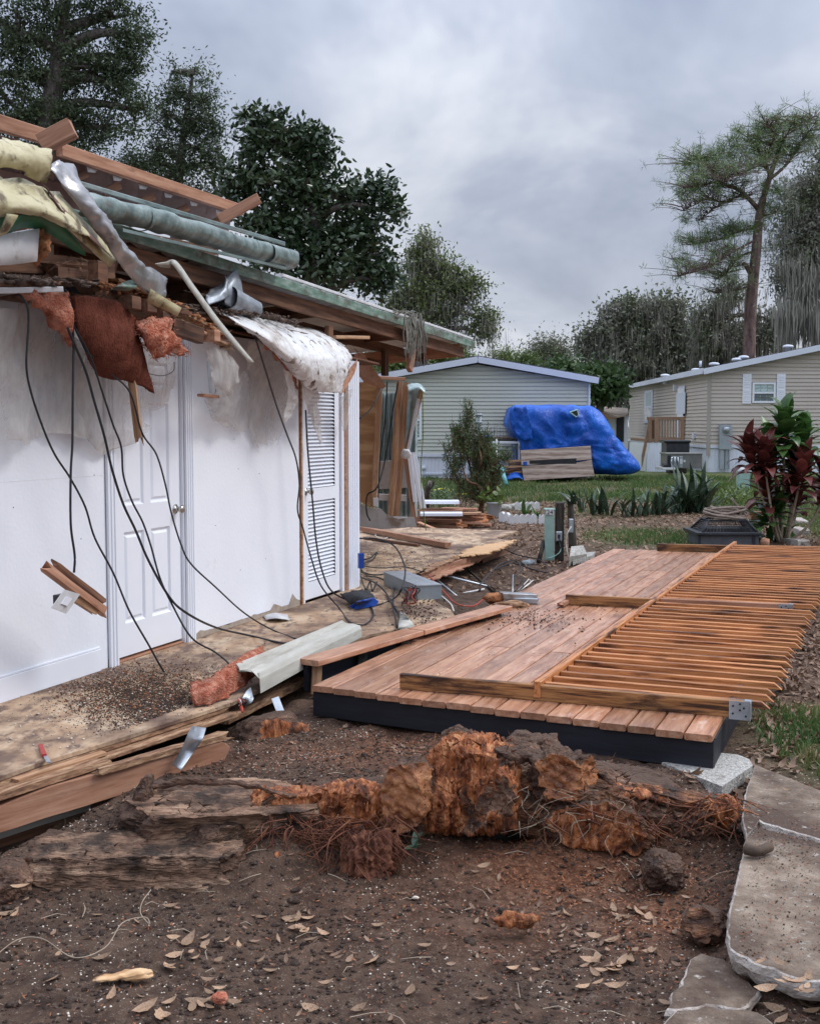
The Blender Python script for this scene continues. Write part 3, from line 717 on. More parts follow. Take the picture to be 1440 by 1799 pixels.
rough_beam('broken_board', az(-70, 1502, -.1), az(85, 1450, -.1), .02, .05, M_['oldlumber'], sj, 7, am=.006)
# crawl space joists
for k in range(5):
    v = .1 + k * .9
    a = inb(v, FZ - .11, -.8); b = inb(v, FZ - .11, .72)
    board('floor_joist', a, b, .04, .18, M_['oldlumber'], floor)
rough_beam('edge_joist', under(far_edge[2], -.045) + Vector((.02, -.02, 0)), under(far_edge[8], -.045), .05, .075, M_['redlumber'], floor, 12)
rough_beam('edge_joist', az(740, 1012, .1), az(842, 980, .1), .05, .05, M_['redlumber'], floor, 13)
rough_beam('edge_joist', az(846, 978, .08), az(888, 962, .08), .05, .16, M_['oldlumber'], floor, 14)
# torn plywood skin folded at the far corner
def torn(name, P, seed, amp=.03, m='edge', parent=None, th=.012, label=None):
    r = random.Random(seed); Q = []
    n = len(P)
    for i in range(n):
        a, b = Vector(P[i]), Vector(P[(i + 1) % n]); L = (b - a).length; k = max(1, int(L / .05))
        for j in range(k):
            p = a.lerp(b, j / k)
            if j: p += Vector((r.uniform(-1, 1), r.uniform(-1, 1), 0)) * amp
            Q.append(p)
    return plate(name, Q, (0, 0, -th), M_[m], parent, label=label)
torn('torn_skin', [az(800, 978, .225), az(830, 960, .225), az(905, 948, .225), az(884, 962, .22), az(858, 972, .215), az(835, 975, .22)], 1, .05, 'plyclean', floor)
torn('torn_skin', [az(748, 1004, .205), az(800, 982, .205), az(812, 975, .225), az(752, 992, .215)], 2, .025, 'edge', floor)
torn('torn_skin', [az(745, 1022, .12), az(800, 1003, .12), az(858, 975, .10), az(850, 972, .12), az(790, 992, .125)], 3, .05, 'redlumber', floor)

# ------------------------------------------------------------------ white wall with its doors
wall = thing('interior_wall', wf(2.4, -.06, 0), 'long white interior wall left standing, with a panelled door and a louvred closet door', 'wall')
def wbox(name, v0, v1, z0, z1, u0, u1, m, parent=wall, c=.002, label=None):
    M = frame(wf(v0, (u0 + u1) / 2, (z0 + z1) / 2), WD)
    V, F = board_geo(v1 - v0, abs(u1 - u0), z1 - z0, c)
    o = add(name, xf(M, V), F, m, parent, M)
    if label: o['label'] = label
    return o
HT = 2.19
VA, DL, DR, VB, VC = .99, 1.085, 1.885, 1.99, 3.69
LL, LR, VE = 3.80, 4.60, 4.93
wbox('wallboard', -1.3, VA, .0, HT, -.055, 0, M_['wall'])
wbox('wallboard', -1.3, VA, .0, HT, -.14, -.085, M_['wall'])
wbox('wallboard', VB, VC, .035, HT - .02, -.055, 0, M_['wall'])
wbox('wallboard', VB, VE, .0, HT - .02, -.14, -.085, M_['drywallback'])
for v in (-1.26, -.8, -.4, .0, .4, .8, 2.4, 2.8, 3.2):
    wbox('stud', v, v + .038, .03, HT - .03, -.084, -.056, M_['lumber'])
wbox('baseboard', -1.3, .90, 0, .135, .0015, .014, M_['white'])
wbox('base_cap', -1.3, .90, .1365, .150, .0015, .009, M_['white'])
torn_base = []
rb = random.Random(8)
P = []
for i in range(26):
    v = VB + .03 + (VC - VB - .04) * i / 25
    P.append(wf(v, .003, .03 + .02 * abs(rb.gauss(0, 1)) * (0.5 + .9 * (i > 16))))
plate('torn_paper_edge', [wf(VB + .03, .003, .002)] + P[::1] + [wf(VC - .01, .003, .002)], WN * .002, mat('torn_board_paper', [(.30, .24, .19), (.45, .38, .31)], 12, rough=.9), wall)
# casings: fluted mouldings
def casing(v0, v1, z0, z1, u=.0, flute=3, m='white', parent=wall, name='door_casing'):
    w = v1 - v0; pr = [(0, 0)]
    n = flute * 2 + 1
    for i in range(n):
        a = w * i / n; b = w * (i + 1) / n; d = .018 if i % 2 == 0 else .010
        pr += [(a + .001, d), (b - .001, d)]
    pr.append((w, 0))
    V = [wf(v0 + a, u + .001 + b, z) for z in (z0, z1) for (a, b) in pr]; k = len(pr)
    F = [(i, i + 1, k + i + 1, k + i) for i in range(k - 1)] + [tuple(range(k))[::-1], tuple(range(k, 2 * k)), (k - 1, 0, k, 2 * k - 1)]
    return add(name, V, F, M_[m], parent)
casing(VA + .003, DL - .006, .0, 2.10, .004, 2)
casing(DR + .018, VB + .01, .0, 2.10, .004, 3)
wbox('door_jamb', DL - .004, DL + .004, .0, 2.08, -.09, .002, M_['white'])
wbox('door_jamb', DR + .004, DR + .016, .0, 2.08, -.09, .002, M_['white'])
wbox('door_stop', DL + .004, DR + .004, 2.045, 2.08, -.09, .002, M_['white'])
wbox('threshold', DL, DR, .001, .012, -.12, -.01, M_['redlumber'])
def panel_door(name, v0, v1, z0, z1, u, panels, m, parent):
    """slab with recessed openings; each raised panel is a child"""
    vs = sorted({v0, v1} | {p[0] for p in panels} | {p[1] for p in panels}); zs = sorted({z0, z1} | {p[2] for p in panels} | {p[3] for p in panels})
    V = []; F = []
    def q(a, b, c, d): n = len(V); V.extend([a, b, c, d]); F.append((n, n + 1, n + 2, n + 3))
    for i in range(len(vs) - 1):
        for j in range(len(zs) - 1):
            a, b, c, d = vs[i], vs[i + 1], zs[j], zs[j + 1]
            if any(abs(a - p[0]) < 1e-6 and abs(b - p[1]) < 1e-6 and abs(c - p[2]) < 1e-6 and abs(d - p[3]) < 1e-6 for p in panels): continue
            q(wf(a, u, c), wf(b, u, c), wf(b, u, d), wf(a, u, d))
    t = .035
    q(wf(v0, u - t, z0), wf(v0, u - t, z1), wf(v1, u - t, z1), wf(v1, u - t, z0))
    q(wf(v0, u - t, z0), wf(v0, u, z0), wf(v0, u, z1), wf(v0, u - t, z1)); q(wf(v1, u, z0), wf(v1, u - t, z0), wf(v1, u - t, z1), wf(v1, u, z1))
    q(wf(v0, u - t, z1), wf(v0, u, z1), wf(v1, u, z1), wf(v1, u - t, z1)); q(wf(v0, u, z0), wf(v0, u - t, z0), wf(v1, u - t, z0), wf(v1, u, z0))
    o = add(name, V, F, m, parent)
    for (a, b, c, d) in panels:
        V = []; F = []
        st = [(0, 0), (.004, -.004), (.012, -.016), (.022, -.017), (.036, -.006), (.040, -.004)]
        for (s, e) in st:
            for (x, z) in ((a + s, c + s), (b - s, c + s), (b - s, d - s), (a + s, d - s)): V.append(wf(x, u + e, z))
        for i in range(len(st) - 1):
            for k in range(4):
                j = (k + 1) % 4; F.append((i * 4 + k, i * 4 + j, i * 4 + 4 + j, i * 4 + 4 + k))
        n = len(V); F.append((n - 4, n - 3, n - 2, n - 1))
        add('door_panel', V, F, m, o)
    return o
w_ = DR - DL
pa = (DL + .13, DL + .36); pb = (DR - .36, DR - .13)
door = panel_door('door', DL + .006, DR + .001, .03, 2.04, -.022, [(*p, a, b) for p in (pa, pb) for a, b in ((.24, .83), (1.0, 1.66), (1.76, 1.93))], M_['white'], wall)
door['label'] = 'white six panel door with a round knob'
def knob(v, z, u, parent, s=1.0):
    M = frame(wf(v, u, z), WN)
    pr = [(.033, 0), (.033, .006), (.013, .010), (.011, .030), (.024, .040), (.029, .052), (.026, .064), (.012, .070)]
    V = []; F = []; n = 18
    for (r, x) in pr:
        for k in range(n):
            a = 2 * math.pi * k / n; V.append((x, r * math.cos(a), r * math.sin(a)))
    for i in range(len(pr) - 1):
        for k in range(n):
            j = (k + 1) % n; F.append((i * n + k, i * n + j, i * n + n + j, i * n + n + k))
    F.append(tuple(range((len(pr) - 1) * n, len(pr) * n)))
    return add('door_knob', xf(M, V), F, M_['knob'], parent, M, True)
knob(DR - .065, .94, -.022, door)
# broken strip: stud, jamb, louvred door
wbox('torn_stud', VC + .004, VC + .03, .0, 2.05, -.07, -.012, M_['redlumber'])
wbox('torn_stud', VC + .034, VC + .062, .0, 1.98, -.07, .006, M_['lumber'])
wbox('door_jamb', VC + .066, LL - .012, .0, 2.02, -.085, .004, M_['white'])
lou = panel_door('louvred_door', LL, LR - .05, .02, 2.0, -.02, [(LL + .10, LR - .15, .17, .86), (LL + .10, LR - .15, .97, 1.88)], M_['white'], wall)
for ch in list(bpy.data.objects):
    if ch.parent == lou: bpy.data.objects.remove(ch)
lou['label'] = 'white closet door with slatted louvres'
wbox('back_panel', LL + .09, LR - .14, .16, 1.89, -.053, -.050, M_['white'], lou)
sV, sF = board_geo(LR - .15 - LL - .10 - .004, .036, .006, .0015)
sm = None
for (z0, z1) in ((.17, .86), (.97, 1.88)):
    n = int((z1 - z0) / .0315)
    for i in range(n):
        z = z0 + (i + .5) * (z1 - z0) / n
        M = frame(wf(LL + .102, -.035, z), WD) @ Matrix.Rotation(math.radians(38), 4, 'X')
        if sm is None:
            o = add('slat', xf(M, sV), sF, M_['white'], lou, M); sm = o.data
        else:
            o = bpy.data.objects.new('slat', sm); link(o, lou, M)
knob(LL + .055, .95, -.02, lou)
wbox('door_jamb', LR - .045, LR + .0, .0, 2.0, -.085, .004, M_['white'])
wbox('torn_stud', LR + .012, LR + .045, .0, 1.72, -.08, .006, M_['redlumber'])
wbox('stud_edge', LR + .048, LR + .068, .0, 1.9, -.08, .002, M_['lumber'])
casing(LR + .075, VE - .035, .0, 2.1, .0, 4, name='corner_casing')
wbox('corner_board', VE - .034, VE, .0, 2.1, -.15, .012, M_['white'])
wbox('end_board', LR + .075, VE - .035, .0, 2.1, -.14, -.001, M_['white'])
wbox('board_joint', -1.3, VA - .01, 1.205, 1.2065, .0002, .0012, M_['offwhite'])
rh = random.Random(12)
for k in range(14):
    v, z = rh.choice([rh.uniform(-.5, .9), rh.uniform(2.1, 3.6)]), rh.uniform(.25, 1.7)
    wbox('nail_hole', v, v + .006, z, z + .006, .0003, .0015, M_['postwood'])
wbox('hinge', VE + .0005, VE + .006, .95, 1.03, -.06, -.03, M_['knob'])
wbox('bottom_plate', -1.3, VE - .04, -.0, .03, -.084, -.056, M_['lumber'])

# ------------------------------------------------------------------ deck
D0 = az(550, 1203, FL); D1 = az(1254, 1291, FL)
DX = (D1 - D0).normalized(); DXL = (D1 - D0).length
DY = (az(1077, 964, FL) - D0).normalized()
DLEN = (az(1077, 964, FL) - D0).length
deck = thing('deck', (D0 + D1) / 2 - Vector((0, 0, FL)), 'low wooden deck of wet reddish boards with a black painted skirt', 'deck')
NB = 16
def dp(a, b, z=FL): p = D0 + DX * a + DY * b; p.z = z; return p
rd = random.Random(11)
crossn = DY.cross(Vector((0, 0, 1)))
cross = DX.dot(Vector((DY.y, -DY.x, 0)))
for i in range(NB):
    a = (i + .5) * DXL / NB
    wbd = DXL / NB * abs(cross) - .009
    cutsat = sorted(rd.sample([1.6, 2.9, 3.9, 4.9, 6.2, 7.1], 2))
    if i in (0, 1, 2): cutsat = [3.2 + i * .3, 6.5]
    seg = [-.025 + rd.uniform(-.006, .006)] + cutsat + [DLEN + (rd.uniform(.0, .12) if i > 1 else 0) - (0 if i < 9 else 0)]
    for s0, s1 in zip(seg, seg[1:]):
        z = FL - .0175 + rd.uniform(-.002, .002)
        # ends cut parallel to the front of the deck
        o = board('deck_board', dp(a, s0 + .002, z), dp(a, s1 - .002, z), wbd, .035, M_['deck'], deck, c=.006)
ZR = FL - .036
def skirt(a0, b0, a1, b1, m='black', h=.15, name='skirt_board'):
    board(name, dp(a0, b0, ZR - h / 2), dp(a1, b1, ZR - h / 2), .038, h, M_[m], deck)
skirt(0, .022, DXL + .0, .022)
skirt(DXL - .02, .062, DXL - .02, DLEN)
skirt(.02, .062, .02, DLEN)
for k in range(1, 15): skirt(.05, k * .58, DXL - .05, k * .58, h=.13, name='deck_joist')

# ------------------------------------------------------------------ slatted panel lying on the deck
TZ = FL + .089
rail0, rail1 = az(941, 1199, TZ + .02), az(1291, 951, TZ + .02)
RD = (rail1 - rail0).normalized()
panel = thing('slatted_panel', (rail0 + rail1) / 2 - Vector((0, 0, .1)), 'long slatted railing panel of yellow brown lumber lying flat on the deck', 'railing')
fb0, fb1 = az(704, 1184, TZ), az(1320, 1234, TZ)
mb0, mb1 = az(994, 1044, TZ), az(1392, 1063, TZ)
kb0, kb1 = az(1154, 955, TZ), az(1520, 963, TZ)
def lowz(p, z): return Vector((p.x, p.y, z))
hz_ = TZ - .045
def on(a, b, t): return a.lerp(b, t)
fx = (fb1 - fb0).normalized()
board('front_beam', lowz(fb0, hz_) + Vector((0, .02, 0)), lowz(fb1, hz_) + Vector((0, .02, 0)), .038, .089, M_['beam'], panel)
def tline(p, d, a, b):   # parameter on a-b where it meets the line p+d
    e = b - a; return ((p - a).cross(d).z) / (e.cross(d).z)
for nm, a, b in (('cross_beam', mb0, mb1), ('cross_beam', kb0, kb1)):
    t = tline(rail0, RD, a, b); L = (b - a).length
    board(nm, lowz(a, hz_), lowz(a.lerp(b, t - .022 / L), hz_), .04, .089, M_['beam'], panel)
    board(nm, lowz(a.lerp(b, t + .022 / L), hz_ + .006), lowz(b, hz_ + .006), .045, .089, M_['redlumber' if a is mb0 else 'treated'], panel)
rs = rail0 + RD * .02
half = (rail1 - rail0).length * .47
board('long_rail', lowz(rs, TZ - .024), lowz(rail0 + RD * half, TZ - .024), .040, .089, M_['treated'], panel, cuts=.02)
board('long_rail', lowz(rail0 + RD * (half + .004), TZ - .024), lowz(rail1, TZ - .024), .040, .089, M_['treated'], panel)
# slats: from the rail out to the ends
s_first = az(1338, 1226, TZ); s_last = az(1500, 966, TZ)
EX = RD
NS = 62
sv, sf = None, None
me = None
tot = (rail1 - rail0).length
slx = (s_first - rail0)
slen = slx.length
mbt = (mb1 - mb0).normalized()
t_mid = (lowz(mb0.lerp(mb1, tline(rail0, RD, mb0, mb1)), 0) - lowz(rail0, 0)).length
kbt = (lowz(kb0.lerp(kb1, tline(rail0, RD, kb0, kb1)), 0) - lowz(rail0, 0)).length
V, F = board_geo(1.0, .034, .036, .003)
pitch_s = .158
k = 0; s = .11
e_dir = (s_first - (rail0 + RD * .12)); e_len = e_dir.length; e_dir.normalize()
while s < kbt - .05:
    if abs(s - t_mid) > .06:
        a = rail0 + RD * s + e_dir * .024; L = e_len + rd.uniform(-.015, .015)
        frac = s / kbt
        ed = (e_dir.lerp(mbt, min(1, frac * 1.5))).normalized()
        b = a + ed * (L * (1 + .05 * frac))
        V, F = board_geo((b - a).length, .034, .036, .003, cuts=-.022)
        zz = TZ - .016 + rd.uniform(-.003, .003)
        M = frame(lowz(a, zz), b - a)
        add('slat', xf(M, V), F, M_['treated'], panel, M)
    s += pitch_s + rd.uniform(-.004, .004)
# under-rails that carry the slat ends
for off, nm in ((e_len * .86, 'support_rail'),):
    a = rail0 + RD * .1 + e_dir * off; b = rail0 + RD * (kbt - .05) + mbt * off * 1.03
    t1 = (t_mid - .1) / (kbt - .15)
    board(nm, lowz(a, TZ - .054), lowz(a.lerp(b, t1 - .006), TZ - .054), .035, .036, M_['oldlumber'], panel)
    board(nm, lowz(a.lerp(b, t1 + .012), TZ - .054), lowz(b, TZ - .054), .035, .036, M_['oldlumber'], panel)
def hanger(p, d, L=.105):
    """sheet-metal joist hanger wrapped round a beam end"""
    M = frame(p, d)
    o = None; t = .0025; y = .024; z0, z1 = -.050, .046
    b = MB()
    def pl(x0, x1, y0, y1, a, c):
        V = [(x0, y0, a), (x1, y0, a), (x1, y1, a), (x0, y1, a), (x0, y0, c), (x1, y0, c), (x1, y1, c), (x0, y1, c)]
        b.add(xf(M, V), [(0, 3, 2, 1), (4, 5, 6, 7), (0, 1, 5, 4), (1, 2, 6, 5), (2, 3, 7, 6), (3, 0, 4, 7)])
    pl(-L, .002, -y - t, -y, z0, z1); pl(-L, .002, y, y + t, z0, z1); pl(-L, .002, -y, y, z0 - t, z0)
    pl(.002, .002 + t, -y - .03, y + .002, z0, z1)
    pl(-.03, .002, -y, y, z1, z1 + t)
    o = b.build('joist_hanger', M_['metal'], panel, M=M)
    for (xx, zz) in ((-.085, .02), (-.085, -.02), (-.05, .0), (-.05, .032), (-.02, -.03), (-.03, .012)):
        mb = MB(); c = M @ Vector((xx, -y - t - .001, zz)); dd = M.to_3x3() @ Vector((0, -.003, 0))
        mb.tube([c + dd * -.3, c + dd], .0055, 8); mb.build('nail_hole', M_['blackplastic'], o)
    return o
hanger(lowz(fb1, hz_) + Vector((0, .02, 0)), fb1 - fb0)
hanger(lowz(mb1, hz_ + .006), mb1 - mb0, .11)

# ------------------------------------------------------------------ plank on black framing left of the deck
PZ = .275
pf = thing('plank_bench', az(700, 1150, 0), 'wet brown planks laid along a low black frame between the floor and the deck', 'bench')
a0, a1 = az(541, 1159, PZ), az(727, 1106, PZ); b0, b1 = az(731, 1105, PZ), az(885, 1063, PZ)
board('top_plank', lowz(a0, PZ - .018), lowz(a1, PZ - .018), .16, .036, M_['deck'], pf)
board('top_plank', lowz(b0, PZ - .02), lowz(b1, PZ - .02), .15, .036, M_['deck'], pf)
board('back_board', lowz(a0, .15) + Vector((-.02, .05, 0)), lowz(b1, .15) + Vector((-.03, .02, 0)), .03, .17, M_['black'], pf)
for t in (.03, .22, .42, .62, .85):
    p = a0.lerp(b1, t)
    board('frame_leg', (p.x, p.y - .02, .05), (p.x + .01, p.y, PZ - .038), .036, .06, M_['postwood'] if t > .1 else M_['lumber'], pf, up=(1, .3, 0))

# ------------------------------------------------------------------ roof left on its posts
RE = lambda v, dz=0: P0 + WD * v + WN * .1 + Vector((0, 0, 2.88 - .034 * (v - 1) + dz - FL))   # roof edge line
roof = thing('porch_roof', wf(4, -1.4, 2.6), 'sagging metal roof with brown rafters left standing above the white wall', 'roof')
def strip(name, v0, v1, u0, u1, z0, z1, m, parent=roof):
    a = RE(v0) + WN * ((u0 + u1) / 2 - .1) + Vector((0, 0, (z0 + z1) / 2)); b = RE(v1) + WN * ((u0 + u1) / 2 - .1) + Vector((0, 0, (z0 + z1) / 2))
    return board(name, a, b, abs(u1 - u0), z1 - z0, m, parent)
RV0, RV1 = -1.5, 7.8
# corrugated sheets, each a part
def roofpt(v, u, dz=0):
    p = RE(v, dz) + WN * (u - .1); p.z += (u - .1) * .07; return p
for k in range(9):
    v0 = RV0 + (RV1 - RV0) * k / 9; v1 = RV0 + (RV1 - RV0) * (k + 1) / 9 - .006
    V = []; F = []; n = 12
    for i in range(n + 1):
        v = v0 + (v1 - v0) * i / n; r = .022 if i % 4 == 2 else .0
        for u in (.16, -1.2, -3.4): V.append(roofpt(v, u, .02 + r))
    m_ = len(V)
    V += [p + Vector((0, 0, .004)) for p in V]
    for i in range(n):
        for j in range(2):
            a = i * 3 + j; F += [(a, a + 3, a + 4, a + 1), (m_ + a, m_ + a + 1, m_ + a + 4, m_ + a + 3)]
        F.append((i * 3, m_ + i * 3, m_ + i * 3 + 3, i * 3 + 3)); F.append((i * 3 + 2, i * 3 + 5, m_ + i * 3 + 5, m_ + i * 3 + 2))
    add('roof_sheet', V, F, M_['roofunder'], roof)
strip('edge_flashing', RV0, RV1 + .12, .168, .185, -.045, .035, M_['greenedge'])
strip('edge_flashing', 3.1, RV1 + .1, .10, .165, .050, .075, M_['offwhite'])
strip('header', RV0, RV1 - .05, .06, .10, -.165, -.05, M_['oldlumber'])
strip('header', RV0, RV1 - .05, -.42, -.38, -.21, -.11, M_['oldlumber'])
def ubeam(name, v, u0, u1, z0, w=.045, h=.13, m='oldlumber'):
    a, b = roofpt(v, u0, z0), roofpt(v, u1, z0)
    return board(name, a, b, w, h, M_[m], roof)
for v in (.5, 2.3, 4.1, 6.0): ubeam('rafter', v, -.04, -3.4, -.06)
ubeam('end_rafter', RV1 - .05, .06, -3.4, -.075, .05, .15, 'redlumber')
for u in (-.9, -1.8, -2.7):
    a, b = roofpt(RV0, u, -.15), roofpt(RV1 - .1, u, -.15)
    board('purlin', a, b, .04, .06, M_['oldlumber'], roof)
def post(px, ytop, ybot, u=.04, w=.09, m='oldlumber', tilt=0, name='post'):
    p = aw(px, ybot, u); q = RE(vz(p)); q.z -= .2
    q = Vector((p.x, p.y, q.z)) + WD * tilt
    return board(name, p, q, w, w * .5, M_[m], roof, up=WN)
for px, yb in ((365, 512), (450, 548), (578, 600)): post(px, 0, yb)
post(676, 0, 660, -.35, .10)
dang = post(718, 0, 650, .06, .095, 'redlumber', .12, 'dangling_post'); dang['label'] = 'loose reddish post hanging from the roof beam'
board('loose_stick', aw(588, 592, .15), aw(647, 593, .2), .03, .03, M_['lumber'], roof)
tube('bulb_holder', [roofpt(RV1 - .3, -.3, -.15), roofpt(RV1 - .3, -.3, -.23)], .015, M_['wire'], roof)
# rear posts carry the far side
for v in (-1.0, 1.5, 4.0, 7.5): board('rear_post', (*roofpt(v, -3.3)[:2], FL - .02), roofpt(v, -3.3, -.13), .09, .09, M_['oldlumber'], roof, up=WN)
board('front_post', (*roofpt(-1.3, .02)[:2], FL + .002), roofpt(-1.3, .02, -.2), .09, .09, M_['oldlumber'], roof, up=WN)
# moss hanging on the roof edge
rm = random.Random(5)
mb = MB()
for i in range(60):
    x = rm.uniform(712, 745); y0 = rm.uniform(548, 575); p = aw(x, y0, .2); q = aw(x + rm.uniform(-4, 10), y0 + rm.uniform(30, 75), .22)
    mb.tube([p, p.lerp(q, .5) + Vector((rm.uniform(-.03, .03), rm.uniform(-.03, .03), 0)), q], [.008, .006, .002], 4)
for i in range(35):
    p = aw(rm.uniform(690, 730), rm.uniform(545, 560), .19); mb.tube([p, p + Vector((rm.uniform(-.1, .1), rm.uniform(-.1, .1), rm.uniform(-.03, .04)))], [.006, .004], 4)
o = mb.build('hanging_moss', M_['moss']); tag(o, 'tuft of grey moss hanging over the roof edge beside the dangling post', 'moss')

# ------------------------------------------------------------------ debris of the roof and ceiling above the white wall
def WG(rows): return [[aw(*p) for p in r] for r in rows]
def wthing(name, x, y, u, label, cat, group=None): return thing(name, aw(x, y, u), label, cat, group)
def wplate(name, pts, u, th, m, parent=None, label=None):
    return plate(name, [aw(x, y, u) for x, y in pts], WN * -th, M_[m], parent, label=label)
def wboard(name, p, q, w, h, m, parent=None, up=(0, 0, 1), jag=(.006, .006), label=None):
    return board(name, aw(*p), aw(*q), w, h, M_[m], parent, up, jag, label=label)

# gutter: crumpled half-round trough
gut = wthing('gutter', 330, 420, .25, 'long crumpled green grey gutter lying along the edge of the metal roof', 'gutter')
def trough(name, P, r, m, parent, n=14, arc=(-.15, 1.25), th=.003, seed=0, amp=.008, squash=1.0):
    P = smooth_pts(P, 10); V = []; k = n + 1
    for i, p in enumerate(P):
        t = (P[min(i + 1, len(P) - 1)] - P[max(i - 1, 0)]).normalized(); s = t.cross(Vector((0, 0, 1))).normalized(); up = s.cross(t)
        R = r[0] + (r[1] - r[0]) * i / (len(P) - 1)
        for j in range(k):
            a = math.pi * (arc[0] + (arc[1] - arc[0]) * j / n)
            V.append(p + s * math.cos(a) * R + up * math.copysign(abs(math.sin(a)) ** .7, math.sin(a)) * R * squash * (.8 if math.sin(a) > 0 else 1))
    V = np.array([tuple(v) for v in V]); d = fbm(V * 9 + seed, 3) * amp
    V[:, 2] += d; V[:, 1] += d * .6
    F = [(i * k + j, i * k + j + 1, (i + 1) * k + j + 1, (i + 1) * k + j) for i in range(len(P) - 1) for j in range(n)]
    n0 = len(V); V2 = V - np.array([0, 0, th]); V = np.vstack([V, V2])
    F = F + [tuple(q + n0 for q in f[::-1]) for f in F]
    return add(name, V, F, M_[m], parent, None, True)
gp = [aw(128, 352, .27), aw(210, 370, .27), aw(300, 392, .27), aw(400, 423, .27), aw(470, 444, .27)]
trough('trough', gp, (.088, .095), 'gutter', gut, squash=.8, arc=(-.80, .42), amp=.024)
trough('end_trough', [aw(462, 441, .275), aw(505, 454, .275)], (.102, .100), 'gutter', gut, squash=.8, arc=(-.80, .42), seed=3, amp=.014)
board('back_lip', aw(140, 322, .20), aw(500, 428, .20), .012, .03, M_['gutter'], gut)
board('front_lip', aw(215, 404, .33), aw(502, 471, .33), .010, .022, M_['gutter'], gut)
for t in (.34, .88):
    c = aw(128 + 350 * t, 350 + 95 * t, .27)
    V = []
    trough('seam_band', [c - WD * .012, c + WD * .012], (.095, .095), 'gutter', gut, squash=.8, arc=(-.80, .42), amp=.012)
# upturned strip of roof above the gutter
up = wthing('upturned_roof_strip', 250, 320, .0, 'torn strip of brown roof turned upside down on top of the metal roof, edged with orange lumber', 'roof strip')
wboard('long_batten', (-60, 198, .02), (112, 250, .02), .04, .085, 'redlumber', up)
wboard('long_batten', (104, 262, .04), (424, 369, .04), .04, .075, 'redlumber', up)
wboard('block_end', (74, 252, .10), (128, 224, .26), .085, .10, 'redlumber', up)
wboard('block_end', (385, 386, .06), (455, 348, .30), .05, .075, 'redlumber', up)
V = []; F = []
T0, T1, B0, B1 = aw(-60, 214, 0), aw(412, 374, 0), aw(-60, 340, -.45), aw(402, 425, -.45)
N_ = 60
for i in range(N_ + 1):
    t = i / N_; r = .035 if (i % 6) in (2, 3) else 0
    for s in (0, .5, 1):
        p = T0.lerp(T1, t).lerp(B0.lerp(B1, t), s); V.append(p + WN * (r - .02) + Vector((0, 0, -.02 * (i % 6 == 3))))
V2 = [v - WN * .006 for v in V]; n0 = len(V)
for i in range(N_):
    for j in (0, 1): a = i * 3 + j; F += [(a, a + 1, a + 4, a + 3), (n0 + a, n0 + a + 3, n0 + a + 4, n0 + a + 1)]
add('roof_panel', V + V2, F, M_['rooftop'], up)
for t in (.18, .32, .46, .60, .74, .88):
    a = aw(104 + 320 * t, 276 + 107 * t, .02); sheet('torn_sheet_edge', [[a + WD * -.05, a + WD * .05], [a + WD * -.04 - Vector((0, 0, .03)), a + WD * .03 - Vector((0, 0, .02))]], M_['offwhite'], up, 2, 2, .004, thick=.002)
board('roof_board', aw(-80, 330, -.2), aw(150, 372, -.2), .02, .30, M_['rooftop'], up)
for k in range(5):
    wboard('batten_end', (150 + k * 60, 305 + k * 20, .0), (120 + k * 60, 318 + k * 20, -.05), .03, .05, 'oldlumber', up)

# yellowed fibreglass shell with green inside
yel = wthing('fibreglass_shell', 80, 350, .5, 'broken yellowed fibreglass shell with green inner face over the left wall end', 'shell')
sheet('upper_lip', WG([[(-60, 228, .50), (20, 240, .52), (60, 252, .53), (93, 264, .54)], [(-60, 262, .62), (20, 270, .64), (60, 278, .65), (92, 286, .62)], [(-60, 292, .58), (20, 300, .60), (52, 312, .60), (80, 322, .56)]]), M_['yellow'], yel, 8, 6, .02, thick=.006, seed=1, ragged=.04, ridge=.03)
sheet('curved_side', WG([[(-60, 300, .50), (0, 308, .54), (60, 322, .56), (100, 340, .56)], [(-60, 325, .66), (0, 336, .70), (70, 352, .70), (135, 385, .66)], [(-60, 352, .70), (10, 362, .74), (80, 372, .74), (160, 415, .68)], [(-60, 366, .66), (0, 380, .70), (50, 372, .72), (110, 398, .70)], ]), M_['yellow'], yel, 8, 6, .02, thick=.006, seed=2, ridge=.035)
sheet('yellow_tail', WG([[(95, 338, .58), (130, 372, .6), (185, 430, .55), (205, 452, .5)], [(88, 372, .68), (120, 402, .68), (160, 440, .62), (190, 468, .52)]]), M_['yellow'], yel, 6, 5, .012, thick=.010, seed=3)
sheet('green_inner_face', WG([[(18, 392, .70), (45, 372, .70), (90, 380, .68), (125, 410, .62), (150, 440, .56)], [(10, 410, .60), (45, 398, .60), (90, 412, .58), (125, 436, .54), (150, 448, .52)]]), M_['green'], yel, 6, 4, .004, thick=.006, seed=4)
sheet('green_inner_face', WG([[(-60, 340, .71), (-10, 348, .73), (28, 372, .72)], [(-60, 385, .66), (-10, 392, .66), (14, 380, .66)], [(-60, 412, .6), (-10, 410, .6), (4, 402, .62)]]), M_['green'], yel, 6, 4, .004, thick=.006, seed=5)
sheet('yellow_rim', WG([[(14, 376, .74), (2, 404, .70), (-8, 412, .66)], [(32, 378, .74), (14, 408, .70), (0, 416, .66)]]), M_['yellow'], yel, 4, 3, .004, thick=.008, seed=6)
torn_w = wthing('foam_panel', 30, 430, .55, 'white faced block of board with an orange torn edge under the yellow shell', 'panel')
sheet('face', WG([[(-60, 408, .55), (0, 410, .55), (52, 402, .55)], [(-60, 468, .55), (0, 466, .55), (48, 460, .55)]]), M_['offwhite'], torn_w, 4, 6, .004, thick=.06)
lump('torn_edge', aw(62, 432, .55), (.04, .07, .085), M_['foam'], torn_w, rot=(0, 0, 1.2), seed=4, amp=.4, sub=4, rough=.06)
